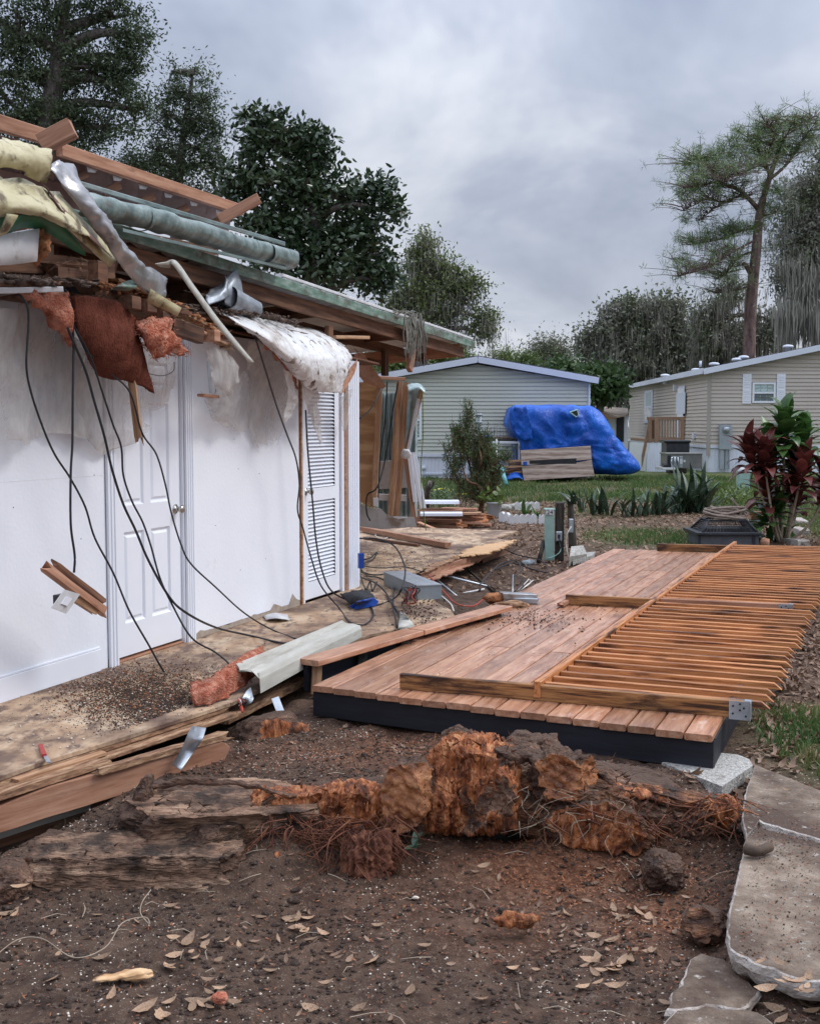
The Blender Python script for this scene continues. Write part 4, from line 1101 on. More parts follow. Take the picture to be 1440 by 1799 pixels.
# ceiling edge: boards, blocks and rubble
ce = wthing('ceiling_edge', 160, 520, .2, 'broken brown ceiling edge with splintered boards and roof rubble on top of the white wall', 'ceiling')
wboard('ceiling_board', (-80, 503, .10), (110, 500, .12), .42, .025, 'oldlumber', ce, label='pale edged board')
wboard('edge_strip', (-80, 512, .32), (110, 508, .34), .012, .03, 'offwhite', ce)
rough_beam('joist_end', aw(95, 470, .15), aw(190, 480, .20), .12, .13, M_['oldlumber'], ce, 21)
box('block', aw(172, 478, .32), (.09, .07, .12), M_['oldlumber'], ce, rz=1.2)
rough_beam('joist_end', aw(-60, 455, .0), aw(190, 470, .05), .1, .12, M_['oldlumber'], ce, 22)
rough_beam('torn_beam', aw(150, 508, .28), aw(318, 545, .38), .10, .055, M_['oldlumber'], ce, 23)
rough_beam('torn_beam', aw(190, 490, .3), aw(390, 590, .34), .14, .025, M_['edge'], ce, 24)
for (x, y, s) in ((228, 532, .1), (256, 538, .09), (282, 548, .075)): box('block', aw(x, y, .42), (.10, .09, .075), M_['oldlumber'], ce, rz=1.25 + rm.uniform(-.08, .08), bev=.006)
wboard('broken_block', (300, 572, .42), (352, 590, .42), .05, .10, 'oldlumber', ce)
box('block', aw(371, 590, .42), (.08, .09, .075), M_['redlumber'], ce, rz=1.25)
wboard('splinter_strip', (310, 562, .40), (395, 606, .38), .06, .02, 'edge', ce)
wboard('ceiling_board', (60, 520, -.25), (620, 640, -.25), .55, .02, 'oldlumber', ce)
wboard('ceiling_board', (330, 555, .0), (520, 592, .0), .4, .02, 'oldlumber', ce)
def rubble(name, pts, n, u0, u1, s, parent, seed=1, m='rubble'):
    r = random.Random(seed); D, F = ico(1); V = []; Fs = []
    Pn = smooth_pts([Vector((x, y, 0)) for x, y in pts], 10)
    for i in range(n):
        q = Pn[min(len(Pn) - 1, int(r.random() * len(Pn)))]; p = aw(q.x + r.uniform(-8, 8), q.y + r.gauss(0, 3), r.uniform(u0, u1))
        k = s * r.uniform(.3, 1.1); sc = np.array([r.uniform(.5, 1.8), r.uniform(.5, 1.6), r.uniform(.3, .8)]) * k
        Fs.append(F + len(V) * len(D)); V.append(D * sc * (1 + .3 * vn(D * 2 + i)[:, None]) + np.array(p))
    return add(name, np.vstack(V), np.vstack(Fs), M_[m], parent)
o = rubble('rubble', [(-40, 492), (60, 496), (140, 497), (200, 505)], 420, .0, .35, .03, ce, 1); o['kind'] = 'stuff'
o = rubble('rubble', [(290, 535), (340, 540), (400, 548), (460, 553), (520, 566)], 420, .0, .34, .022, ce, 2); o['kind'] = 'stuff'
o = rubble('rubble', [(180, 500), (250, 515), (320, 545), (390, 590)], 350, .25, .42, .02, ce, 3, 'foam'); o['kind'] = 'stuff'
dark = wthing('attic_board', 240, 470, -.3, 'dark attic boards seen between the ceiling edge and the metal roof', 'boards')
wboard('attic_joist', (100, 440, -.15), (330, 480, -.15), .04, .12, 'oldlumber', dark)
wboard('attic_joist', (200, 418, -.1), (380, 452, -.1), .04, .14, 'oldlumber', dark)
wboard('attic_joist', (330, 500, -.4), (470, 520, -.4), .04, .09, 'oldlumber', dark)
wboard('attic_joist', (120, 500, -.5), (440, 545, -.5), .04, .12, 'black', dark)
# bent aluminium flashing
al = tag(sheet('metal_flashing', WG([[(84, 292, .62), (112, 330, .64), (150, 380, .64), (185, 430, .62), (215, 470, .56), (245, 505, .50), (286, 525, .46)],
                                  [(102, 282, .60), (150, 345, .66), (180, 385, .68), (203, 420, .68), (232, 450, .60), (262, 478, .52), (292, 496, .46)],
                                  [(128, 288, .55), (158, 340, .60), (182, 378, .64), (205, 410, .64), (230, 440, .56), (262, 470, .48), (294, 490, .42)]]), M_['alu'], None, 8, 6, .014, 16, .002, 2, ridge=.035),
         'long twisted sheet of aluminium flashing hanging from the gutter over the ceiling edge', 'flashing')
al2 = tag(sheet('metal_flashing', WG([[(70, 318, .60), (100, 352, .62), (150, 400, .62), (190, 445, .60)], [(82, 330, .64), (110, 372, .68), (158, 418, .68), (196, 452, .62)]]), M_['rooftop'], None, 6, 4, .008, thick=.003),
          'dull brown underside strip folded beneath the twisted aluminium flashing', 'flashing')
tag(sheet('metal_flashing', WG([[(272, 463, .50), (290, 460, .52), (310, 459, .54), (345, 508, .56), (395, 575, .58), (446, 636, .60)], [(282, 468, .48), (298, 470, .50), (304, 466, .54), (336, 512, .56), (386, 579, .58), (438, 637, .60)]]),
          M_['sidingpiece'], None, 7, 3, .003, 9, .004, 5), 'narrow pale metal strip bent at the top and slanting down past the wall', 'flashing')
tag(sheet('metal_flashing', WG([[(262, 505, .5), (285, 520, .5), (318, 540, .5)], [(258, 530, .46), (290, 545, .47), (312, 556, .48)]]), M_['yellow'], None, 6, 4, .02, thick=.004, seed=9),
    'pale creased scrap at the lower end of the aluminium flashing', 'scrap')
tag(sheet('green_scrap', WG([[(228, 492, .46), (250, 494, .46)], [(205, 502, .52), (238, 504, .52)], [(196, 508, .46), (226, 510, .46)]]), M_['greenedge'], None, 6, 5, .006, thick=.003),
    'small curled green and white scrap lying on the broken brown blocks', 'scrap')
# torn duct
dc = wthing('metal_duct', 405, 520, .2, 'torn round galvanised duct lying on the roof rubble beside a post', 'duct')
trough('pipe', [aw(398, 520, .22), aw(446, 542, .2)], (.085, .07), 'duct', dc, 20, (0, 2), amp=.01)
sheet('torn_flap', WG([[(368, 508, .15), (390, 498, .2), (396, 484, .22)], [(362, 520, .25), (388, 514, .28), (400, 494, .26)], [(366, 536, .28), (392, 526, .3), (404, 520, .28)]]), M_['duct'], dc, 6, 5, .02, thick=.002, seed=3, ridge=.03)
sheet('torn_flap', WG([[(398, 486, .2), (414, 474, .2), (420, 482, .2)], [(396, 510, .26), (410, 502, .26), (424, 502, .24)], [(396, 534, .26), (412, 540, .26), (430, 538, .24)]]), M_['duct'], dc, 6, 5, .015, thick=.002, seed=5, ridge=.02)
# white roof membrane draped over the wall end
mem = tag(sheet('roof_membrane', WG([
    [(352, 538, -.1), (400, 545, -.12), (450, 553, -.15), (510, 566, -.18), (560, 578, -.2), (612, 612, -.18)],
    [(380, 548, .22), (420, 556, .22), (470, 570, .22), (520, 585, .22), (575, 596, .22), (618, 618, .15)],
    [(395, 556, .38), (440, 574, .40), (490, 596, .42), (535, 612, .42), (585, 622, .38), (624, 632, .25)],
    [(405, 562, .42), (455, 588, .44), (505, 622, .46), (545, 640, .46), (590, 648, .42), (618, 655, .30)],
    [(415, 568, .36), (465, 600, .38), (520, 650, .42), (552, 668, .42), (585, 672, .40), (604, 668, .32)],
    [(425, 574, .30), (475, 612, .30), (532, 676, .34), (560, 690, .34), (585, 695, .33), (600, 694, .30)]]),
    M_['membrane'], None, 12, 12, .012, 9, .005, 3, ragged=.045, ridge=.018), 'large torn white roof membrane draped over the right end of the wall', 'membrane')
wboard_ = tag(torn('plank', [aw(600, 690, .3), aw(606, 660, .3), aw(620, 640, .28), aw(628, 628, .25), aw(624, 650, .25), aw(612, 672, .28)], 3, .01, 'redlumber', th=.01), 'reddish torn wood rim at the right edge of the white membrane', 'wood')
# plastic film
fl = wthing('plastic_sheet', 90, 650, .1, 'large torn milky plastic sheet hanging over the left part of the wall and the door', 'plastic sheet')
sheet('film', WG([[(-60, 520, .20), (20, 522, .22), (75, 530, .2), (120, 560, .14), (160, 600, .12)],
                  [(-60, 610, .12), (15, 610, .18), (70, 620, .10), (110, 640, .13), (150, 665, .10)],
                  [(-60, 700, .10), (15, 700, .15), (70, 705, .08), (115, 725, .10), (160, 735, .09)],
                  [(-60, 786, .08), (20, 782, .11), (72, 778, .06), (120, 772, .08), (172, 778, .07)]]), M_['film'], fl, 9, 9, .03, 5, 0, 1, ragged=.04, ridge=.07)
sheet('film', WG([[(150, 600, .16), (190, 640, .15), (240, 680, .13), (262, 690, .12)], [(120, 690, .10), (170, 715, .12), (220, 735, .11), (262, 740, .10)], [(105, 730, .08), (155, 765, .10), (210, 765, .09), (275, 755, .08)], [(130, 765, .05), (165, 790, .06), (180, 805, .05), (190, 800, .05)]]),
      M_['film'], fl, 8, 8, .03, 6, 0, 5, ragged=.05, ridge=.06)
sheet('film', WG([[(240, 592, .2), (275, 612, .2), (315, 610, .18)], [(235, 660, .1), (275, 670, .12), (310, 660, .1)], [(240, 715, .08), (270, 730, .08), (300, 715, .07)]]), M_['film'], fl, 8, 8, .02, 6, 0, 8, ragged=.08, ridge=.05)
f2 = wthing('plastic_sheet', 400, 680, .15, 'torn crumpled clear plastic hanging below the slanting pale strip', 'plastic sheet')
sheet('film', WG([[(350, 605, .34), (385, 605, .36), (410, 625, .36)], [(365, 640, .34), (395, 640, .40), (420, 660, .34)], [(372, 678, .34), (395, 690, .36), (412, 682, .34)], [(400, 700, .2), (408, 705, .2), (414, 700, .2)]]), M_['film'], f2, 9, 9, .02, 12, 0, 3, ragged=.05, ridge=.05)
sheet('film', WG([[(345, 670, .30), (375, 690, .28), (440, 640, .2)], [(355, 700, .22), (385, 720, .2), (450, 700, .1)], [(370, 740, .1), (400, 755, .1), (450, 760, .06)]]), M_['film'], f2, 9, 9, .03, 6, 0, 9, ragged=.07, ridge=.07)
f3 = wthing('plastic_sheet', 500, 700, .15, 'grey brown plastic strips hanging beside the louvred closet door', 'plastic sheet')
sheet('film', WG([[(430, 590, .28), (480, 605, .28), (530, 650, .28)], [(430, 650, .14), (480, 660, .16), (525, 690, .2)], [(430, 720, .07), (478, 725, .08), (515, 740, .10)], [(450, 800, .04), (475, 815, .04), (490, 800, .05)]]), M_['film'], f3, 9, 9, .02, 6, 0, 12, ragged=.10, ridge=.04)
sheet('hanging_strip', WG([[(528, 655, .34), (545, 668, .34), (560, 680, .34)], [(535, 700, .26), (548, 705, .28), (560, 710, .26)], [(548, 740, .18), (556, 745, .18), (564, 740, .18)], [(560, 775, .12), (563, 782, .12), (567, 776, .12)]]), M_['filmdense'], f3, 8, 8, .02, 8, 0, 14, ridge=.05)
sheet('hanging_strip', WG([[(500, 650, .36), (515, 655, .36)], [(506, 690, .30), (524, 700, .30)], [(500, 715, .26), (520, 720, .27)], [(498, 745, .24), (504, 742, .24)]]), M_['filmdense'], f3, 8, 8, .02, 8, 0, 16, ridge=.05)
sheet('corner_film', WG([[(590, 690, .25), (608, 688, .24), (622, 670, .2)], [(595, 720, .14), (608, 722, .14), (620, 715, .12)], [(600, 750, .08), (606, 760, .08), (615, 748, .08)]]), M_['film'], f3, 8, 8, .02, 8, 0, 18, ragged=.08, ridge=.05)
# glass wool
ins = wthing('insulation_batt', 190, 600, .3, 'large brown pink insulation batt hanging over the white door', 'insulation')
sheet('batt', WG([[(118, 520, .34), (150, 522, .36), (195, 530, .38), (232, 560, .36)], [(128, 570, .34), (165, 575, .38), (215, 590, .40), (240, 600, .36)], [(150, 618, .30), (185, 630, .34), (232, 640, .36), (252, 650, .32)], [(170, 650, .26), (200, 660, .30), (240, 672, .30), (262, 688, .26)]]), M_['insulpaper'], ins, 9, 9, .02, 6, .04, 2, ridge=.04)
i2 = tag(sheet('insulation_tuft', WG([[(235, 560, .40), (262, 556, .42), (295, 560, .42)], [(245, 590, .44), (275, 595, .48), (305, 590, .44)], [(262, 618, .40), (292, 626, .42), (320, 615, .40)]]), M_['insul'], None, 9, 9, .04, 14, .03, 4, ridge=.08, ragged=.03), 'bright orange pink tuft of insulation in front of the door top', 'insulation')
i3 = tag(sheet('insulation_tuft', WG([[(35, 515, .3), (70, 514, .32), (108, 518, .34)], [(60, 530, .34), (90, 545, .36), (118, 560, .36)], [(90, 545, .30), (108, 575, .32), (128, 595, .32)], [(112, 580, .26), (120, 598, .26), (130, 610, .26)]]), M_['insul'], None, 9, 9, .03, 10, .03, 6, ridge=.07), 'pale pink strip of insulation behind the bundle of black cables', 'insulation')
i4 = tag(sheet('insulation_tuft', WG([[(440, 570, .26), (480, 590, .26), (520, 625, .26)], [(455, 590, .28), (490, 612, .32), (522, 640, .30)], [(470, 600, .24), (495, 628, .26), (520, 662, .26)], [(505, 640, .2), (512, 665, .22), (522, 682, .2)]]), M_['insul'], None, 9, 9, .04, 12, .03, 8, ridge=.08), 'torn pink insulation under the white membrane edge', 'insulation')
# hanging stick, strap
hs = tag(rough_beam('hanging_stick', aw(232, 672, .32), aw(244, 772, .30), .045, .025, M_['lumber'], None, 31, am=.008, nseg=24), 'short broken strip of bare wood dangling under the brown insulation batt', 'stick')
st = wthing('strapped_splinter', 368, 692, .25, 'small wood splinter with an upright steel strap hanging before the white wall', 'splinter')
wboard('splinter', (352, 694, .25), (380, 697, .25), .05, .02, 'redlumber', st)
wboard('strap', (370, 690, .25), (366, 634, .25), .035, .003, 'metal', st, up=WN)
tube('wire', [aw(378, 692, .25), aw(380, 674, .25)], .002, M_['wire'], st, sm=0)

def fluff(o, n, L, seed, m='insul', asp=.10):
    r = np.random.default_rng(seed); V = np.empty(len(o.data.vertices) * 3); o.data.vertices.foreach_get('co', V)
    A = np.array(wm(o)); V = V.reshape(-1, 3) @ A[:3, :3].T + A[:3, 3]; C = V[r.integers(0, len(V), n)] + r.normal(size=(n, 3)) * .006
    a = r.normal(size=(n, 3)); a[:, 2] -= .5; a /= np.linalg.norm(a, axis=1, keepdims=True); b = np.cross(a, r.normal(size=(n, 3))); b /= np.linalg.norm(b, axis=1, keepdims=True)
    l = L * r.uniform(.3, 1.2, n)[:, None]; P = np.stack([C - b * l * asp, C + b * l * asp, C + a * l], 1).reshape(-1, 3)
    f = add('loose_fibre', P, np.arange(n * 3).reshape(n, 3), M_[m], o); f['kind'] = 'stuff'
fluff(i2, 1100, .03, 1); fluff(i3, 800, .026, 2); fluff(i4, 800, .026, 3)
fluff([c for c in bpy.data.objects if c.parent == ins][0], 900, .02, 4, 'insulpaper')
ce_e = [c for c in bpy.data.objects if c.parent == ce and c.name.startswith(('torn_beam', 'splinter', 'joist_end'))]
for k, c in enumerate(ce_e): fluff(c, 160, .07, 10 + k, 'edge', .05)
# ------------------------------------------------------------------ cables
rk_ = random.Random(19)
def cable(name, pts, r, label, m='wire', ends=(), zend=FL + .012, group=None, cat='cable'):
    """pts: (px, py, u); u None = lying on the floor, 'z0.3' style handled as height"""
    P = []
    for (x, y, u) in pts:
        P.append(az(x, y, zend) if u is None else aw(x, y, u))
    o = tube(name, [p + Vector((rk_.uniform(-1, 1), rk_.uniform(-1, 1), 0)) * .006 if 0 < i < len(P) - 1 else p for i, p in enumerate(P)], r * .8, M_[m], None, 7, 7)
    return tag(o, label, cat, group)
cable('cable', [(30, 512, .3), (46, 535, .34), (50, 570, .34), (46, 640, .33), (56, 690, .32), (78, 755, .32), (98, 800, .32), (125, 840, .32), (150, 890, .32), (168, 945, .33), (200, 1007, .34), (227, 1073, .36), (260, 1133, .40), (287, 1177, .43), (310, 1210, .47), (335, 1236, None)], .0075, 'leftmost black cable hanging from the ceiling edge down to the pink insulation on the floor')
cable('cable', [(108, 500, .3), (124, 530, .36), (127, 600, .36), (126, 700, .36), (128, 780, .36), (123, 830, .36), (125, 920, .36), (131, 975, .36), (130, 1006, .36)], .0085, 'straight black cable that holds the dangling broken wood block')
cable('cable', [(95, 510, .3), (118, 575, .38), (150, 650, .36), (167, 705, .36), (183, 765, .36), (195, 825, .36), (215, 885, .36), (240, 932, .38), (262, 985, .40), (298, 1048, .45), (330, 1078, .50), (380, 1103, .36), (440, 1117, None), (500, 1130, None), (543, 1131, None)], .0095, 'thick black cable falling past the middle of the white door onto the plywood')
cable('cable', [(105, 508, .28), (128, 570, .36), (160, 625, .36), (180, 690, .35), (200, 745, .35), (214, 785, .35), (218, 835, .35), (232, 880, .35), (250, 918, .36), (265, 960, .38), (280, 1015, .42), (303, 1060, .46), (335, 1120, .55), (375, 1145, .62), (400, 1165, .70), (420, 1192, .78), (416, 1228, .80)], .0075, 'black cable crossing the door and ending at the red wire nut')
cable('cable', [(118, 505, .26), (125, 560, .34), (160, 618, .34), (195, 655, .34), (228, 690, .34), (250, 760, .33), (275, 798, .33), (289, 850, .33), (300, 900, .34), (318, 955, .36), (335, 990, .38), (380, 1032, .42), (430, 1077, .36), (478, 1107, None), (542, 1130, None)], .007, 'black cable passing over the silver door knob and running onto the floor')
cable('cable', [(112, 515, .30), (135, 580, .34), (150, 615, .35), (165, 628, .35)], .006, 'short black cable end in the bundle above the door')
cable('cable', [(255, 655, .3), (285, 660, .3), (304, 652, .3), (306, 636, .3)], .003, 'thin looped black wire in front of the top of the door')
cable('cable', [(447, 588, .34), (465, 650, .30), (485, 712, .26), (505, 765, .24), (520, 805, .24), (526, 850, .24), (523, 895, .24), (533, 930, .24), (548, 985, .27), (565, 1030, .30), (595, 1068, None), (615, 1093, None), (640, 1097, None), (655, 1082, None), (652, 1065, None)], .008, 'black cable curving down across the closet casing and curling by the broom head')
cable('cable', [(537, 720, .20), (541, 790, .2), (548, 880, .2), (556, 950, .22), (566, 1005, .26), (585, 1040, .3), (620, 1057, None), (655, 1064, None), (685, 1055, None), (703, 1040, .95), (712, 1010, .9), (708, 985, .7), (690, 958, .5), (660, 946, .3), (632, 946, .2)], .009, 'thick black cable from the louvred door looping over the steel box')
rc = random.Random(77)
def zc(name, P, r, label, m='wire', z=FL + .012):
    o = tube(name, [az(x, y, z + (dz if dz else 0)) for (x, y, dz) in P], r, M_[m], None, 6, 7); return tag(o, label, 'cable')
zc('cable', [(632, 985, 0), (650, 980, .03), (662, 970, .0), (656, 982, .0), (640, 990, .04), (634, 1002, 0), (655, 1010, 0), (690, 1006, 0)], .008, 'tangled black cable on the floor just right of the wall corner')
zc('cable', [(634, 1000, .02), (645, 1012, 0), (665, 1015, .03), (690, 1030, 0), (690, 1060, .05), (700, 1080, 0), (703, 1100, 0)], .008, 'black cable running down from the wall corner past the steel box')
zc('cable', [(636, 1015, .02), (660, 1025, .05), (680, 1045, 0), (692, 1075, .03), (697, 1102, 0)], .008, 'black cable beside the one that passes the steel box')
zc('cable', [(632, 1008, .05), (642, 1035, 0), (650, 1022, .03), (654, 1038, 0), (662, 1022, 0)], .007, 'kinked black cable end beside the wall corner')
zc('cable', [(640, 995, .0), (670, 998, .03), (710, 996, 0), (740, 1004, 0)], .006, 'thin black cable running behind the steel box')
zc('cable', [(752, 1010, 0), (780, 1040, 0), (800, 1060, -.05), (830, 1065, -.1), (850, 1052, -.1)], .006, 'red cable in the gap behind the steel box', 'wirered')
zc('cable', [(745, 1030, 0), (765, 1040, 0), (790, 1060, 0), (797, 1074, 0)], .007, 'pale cable along the broken floor edge beside the steel box', 'wirewhite')
zc('cable', [(880, 962, 0), (910, 975, -.15), (950, 985, -.18), (962, 1005, -.18), (935, 1000, -.18), (900, 990, -.18), (870, 1000, -.16)], .008, 'dark cable lying on the soil left of the numbered post')
zc('cable', [(842, 1028, -.1), (862, 1006, -.05), (880, 990, -.08), (905, 985, -.1), (915, 1000, -.1), (900, 1020, -.1)], .007, 'dark looped cable behind the torn metal pieces on the deck')
zc('cable', [(660, 935, 0), (672, 932, 0), (686, 938, 0), (676, 946, 0), (660, 942, 0), (664, 936, .01), (684, 940, .01)], .006, 'small coil of white cable on the far floor', 'wirewhite', FL + .01)
# conduit rods in the gap
for i, (a, b, r, m, l) in enumerate([((748, 1003, .12), (855, 1030, -.02), .013, 'metal', 'upper grey conduit sloping out of the broken floor'), ((746, 1002, .14), (808, 1053, -.05), .013, 'metal', 'lower grey conduit sloping from the broken floor to the soil'),
                                 ((820, 1000, .0), (868, 1040, -.05), .015, 'postwood', 'dark iron bar lying in the gap behind the grey conduits'), ((800, 1045, -.03), (850, 1035, -.03), .01, 'offwhite', 'short pale rod lying beside the lower conduit')]):
    tag(tube('conduit', [az(*a), az(*b)], r, M_[m], None, 8, 0), l, 'pipe')
# steel electrical box
eb = thing('electrical_box', az(715, 1030, FL), 'scuffed grey steel electrical box lying open on the broken floor edge', 'electrical box')
Mx = frame(az(681, 1012, FL + .085), az(741, 1037, FL + .085) - az(681, 1012, FL + .085))
L_ = (az(741, 1037, FL + .085) - az(681, 1012, FL + .085)).length
V, F = board_geo(L_, .22, .12, .004)
V = [(a, b + .07, c - .025) for a, b, c in V]
add('box_body', xf(Mx, V), F, M_['boxgrey'], eb, Mx)
V, F = board_geo(L_ + .012, .23, .008, .002); V = [(a - .006, b + .07, c + .040) for a, b, c in V]; add('box_lid', xf(Mx, V), F, M_['metal'], eb, Mx)
for k in range(14):
    c = az(722 + rc.uniform(-12, 14), 1050 + rc.uniform(-12, 10), FL + rc.uniform(.02, .16))
    tube('wire_tail', [az(728, 1034, FL + .1), c + Vector((rc.uniform(-.05, .05), 0, .05)), c, az(718 + rc.uniform(-14, 18), 1058 + rc.uniform(-6, 6), FL + .01)], .005, M_[rc.choice(['wire', 'wire', 'wire', 'wirered'])], eb, 5, 5)
# broom head
br = thing('broom_head', az(640, 1055, FL), 'blue broom head with dark bristles lying on the plywood beside the wall corner', 'broom')
sheet('bristles', [[az(600, 1048, FL + .03), az(622, 1043, FL + .08), az(645, 1042, FL + .03)], [az(612, 1056, FL + .04), az(632, 1050, FL + .10), az(650, 1047, FL + .04)], [az(628, 1064, FL + .03), az(642, 1057, FL + .08), az(656, 1054, FL + .03)]], M_['bristle'], br, 8, 8, .012, 30, .03, 3, ridge=.02)
rough_beam('head', az(624, 1062, FL + .045), az(657, 1056, FL + .045), .05, .075, M_['bluebristle'], br, 3, am=.003)
tube('rim', [az(624, 1058, FL + .06), az(640, 1055, FL + .12), az(657, 1051, FL + .06)], .008, M_['bluebristle'], br, 6, 5)
tag(box('blue_scrap', aw(634, 985, .12), (.05, .03, .14), M_['bluebristle'], None, rz=.4), 'blue plastic scrap sticking out behind the wall corner', 'scrap')
# dangling block with a switch plate
db = wthing('dangling_block', 130, 1030, .36, 'splintered wood block with a white switch plate dangling on a cable', 'wood block')
rough_beam('lumber_piece', aw(80, 995, .36), aw(184, 1074, .36), .05, .055, M_['redlumber'], db, 41, am=.006, nseg=24)
rough_beam('lumber_piece', aw(98, 990, .33), aw(182, 1058, .33), .04, .03, M_['oldlumber'], db, 42, am=.005, nseg=24)
rough_beam('splinter', aw(132, 1050, .36), aw(166, 1072, .36), .03, .05, M_['lumber'], db, 43, am=.01, nseg=12)
spts = [aw(114, 1036, .44), aw(141, 1044, .44), aw(117, 1078, .42), aw(91, 1068, .42)]
sp_ = plate('switch_plate', spts, WN * -.006, M_['offwhite'], db)
c_ = sum(spts, Vector()) / 4
plate('switch', [c_ + (p - c_) * .38 + WN * .006 for p in spts], WN * -.006, M_['white'], sp_)
box('switch_box', c_ - WN * .035, (.06, .05, .07), M_['blackplastic'], db, rz=1.2)
tube('wire', [aw(112, 1040, .42), aw(102, 1052, .4), aw(104, 1060, .4)], .003, M_['wire'], db, sm=4)
# pieces lying at the floor edge
pk = pk_ = tag(sheet('insulation_piece', [[az(338, 1205, FL + .05), az(372, 1196, FL + .10), az(405, 1172, FL + .13), az(432, 1150, FL + .15), az(457, 1137, FL + .14)],
                                  [az(336, 1222, FL + .06), az(372, 1208, FL + .09), az(412, 1180, FL + .12), az(440, 1160, FL + .12), az(460, 1152, FL + .10)],
                                  [az(342, 1240, FL + .01), az(378, 1232, FL + .01), az(420, 1206, FL + .02), az(446, 1186, FL + .04), az(462, 1166, FL + .06)]], M_['insul'], None, 12, 10, .02, 22, .025, 21, ridge=.03), 'pink piece of glass wool insulation standing on the plywood floor', 'insulation')
fluff(bpy.data.objects['insulation_piece'], 1000, .022, 6)
sp = thing('siding_piece', az(530, 1180, FL), 'long beige siding piece lying across the floor edge, open at its near end', 'siding')
SA, SB = az(436, 1192, FL + .08), az(618, 1104, FL + .06)
SQ = .8
prof = [(-.09, .08), (-.08, .10), (-.05, .085), (-.04, .06), (-.035, .065), (.01, .06), (.05, .035), (.06, .04), (.075, .0), (.085, -.10), (.083, -.10), (.07, -.0), (.05, .03), (0, .05), (-.045, .05), (-.085, .075)]
Ms = frame(SA, SB - SA); Ls = (SB - SA).length; V = []; F = []; n = len(prof)
NS_ = 24
for i in range(NS_ + 1):
    t = i / NS_
    for (a, b) in prof: V.append((Ls * t + (.03 * math.sin(a * 40) if i in (0, NS_) else 0), -a * SQ * 1.15, b * SQ * (1 - .3 * t)))
for i in range(NS_):
    for k in range(n): j = (k + 1) % n; F.append((i * n + k, (i + 1) * n + k, (i + 1) * n + j, i * n + j))
F += [tuple(range(n)), tuple(range(NS_ * n, NS_ * n + n))[::-1]]
add('siding_strip', xf(Ms, V), F, M_['sidingpiece'], sp, Ms)
sheet('bent_end', [[az(424, 1228, FL + .02), az(432, 1215, FL + .04), az(440, 1208, FL + .04)], [az(428, 1240, FL - .04), az(440, 1236, FL - .02), az(446, 1228, FL)]], M_['metal'], sp, 4, 4, .006, thick=.003)
for k in range(6): tube('wire_tail', [az(418, 1226, FL + .02), az(420 + k * 3, 1232, FL + .03), az(419 + rc.uniform(-6, 12), 1244 + rc.uniform(-4, 6), FL - .02)], .003, M_[rc.choice(['wire', 'wirewhite', 'wirered'])], sp, 5, 4)
tube('wire_nut', [az(424, 1243, FL - .0), az(426, 1251, FL - .01)], [.010, .006], M_['wirered'], sp, 8, 0)
tag(sheet('metal_strap', [[az(338, 1276, .24), az(362, 1279, .24)], [az(330, 1292, .20), az(355, 1300, .21)], [az(318, 1318, .13), az(340, 1322, .13)], [az(302, 1345, .07), az(318, 1354, .07)]], M_['metal'], None, 6, 6, .006, 8, .003, 4), 'bent galvanised strap sticking up from the splintered near joist', 'strap')
tag(board('metal_strap', az(483, 1226, .14), az(503, 1278, .0), .045, .004, M_['metal'], None, up=(.2, -1, .4)), 'straight steel strap leaning in the gap beside the siding piece', 'strap')
tl = thing('utility_knife', az(78, 1325, FL), 'small red and grey hand tool lying on the near corner of the plywood', 'tool')
board('handle', az(71, 1310, FL + .015), az(78, 1328, FL + .015), .022, .016, M_['toolred'], tl)
board('blade', az(77, 1324, FL + .012), az(86, 1340, FL + .012), .018, .006, M_['metal'], tl)
tag(sheet('paper_scrap', [[az(462, 1082, FL + .01), az(485, 1078, FL + .03), az(505, 1080, FL + .01)], [az(468, 1090, FL + .01), az(488, 1086, FL + .04), az(508, 1090, FL + .01)]], M_['offwhite'], None, 5, 5, .01, thick=.002), 'crumpled white paper scrap on the plywood near the closet', 'paper')
tag(sheet('pale_scrap', [[az(703, 1073, FL + .06), az(712, 1078, FL + .10)], [az(700, 1098, FL + .03), az(724, 1094, FL + .03)], [az(698, 1106, FL), az(728, 1104, FL)]], M_['sidingpiece'], None, 5, 5, .01, thick=.003), 'torn pale siding scrap standing at the plank end', 'scrap')
# lump of broken timber under the siding piece
lump('broken_root', az(470, 1290, 0), (.24, .12, .10), [M_['bark'], M_['stumpwood']], None, seed=44, amp=.4, sub=4, rot=(0, 0, .5), cuts=[((.2, -1, .3), .07, .02)], grain=(3, 12, 12), ga=.04)
tag(bpy.data.objects['broken_root'], 'brown broken root stub lying under the end of the siding piece', 'root')
rough_beam('timber_offcut', az(395, 1262, .08), az(530, 1195, .08), .08, .05, M_['edge'], None, 51)
tag(bpy.data.objects['timber_offcut'], 'splintered timber along the broken floor edge beneath the siding piece', 'timber')
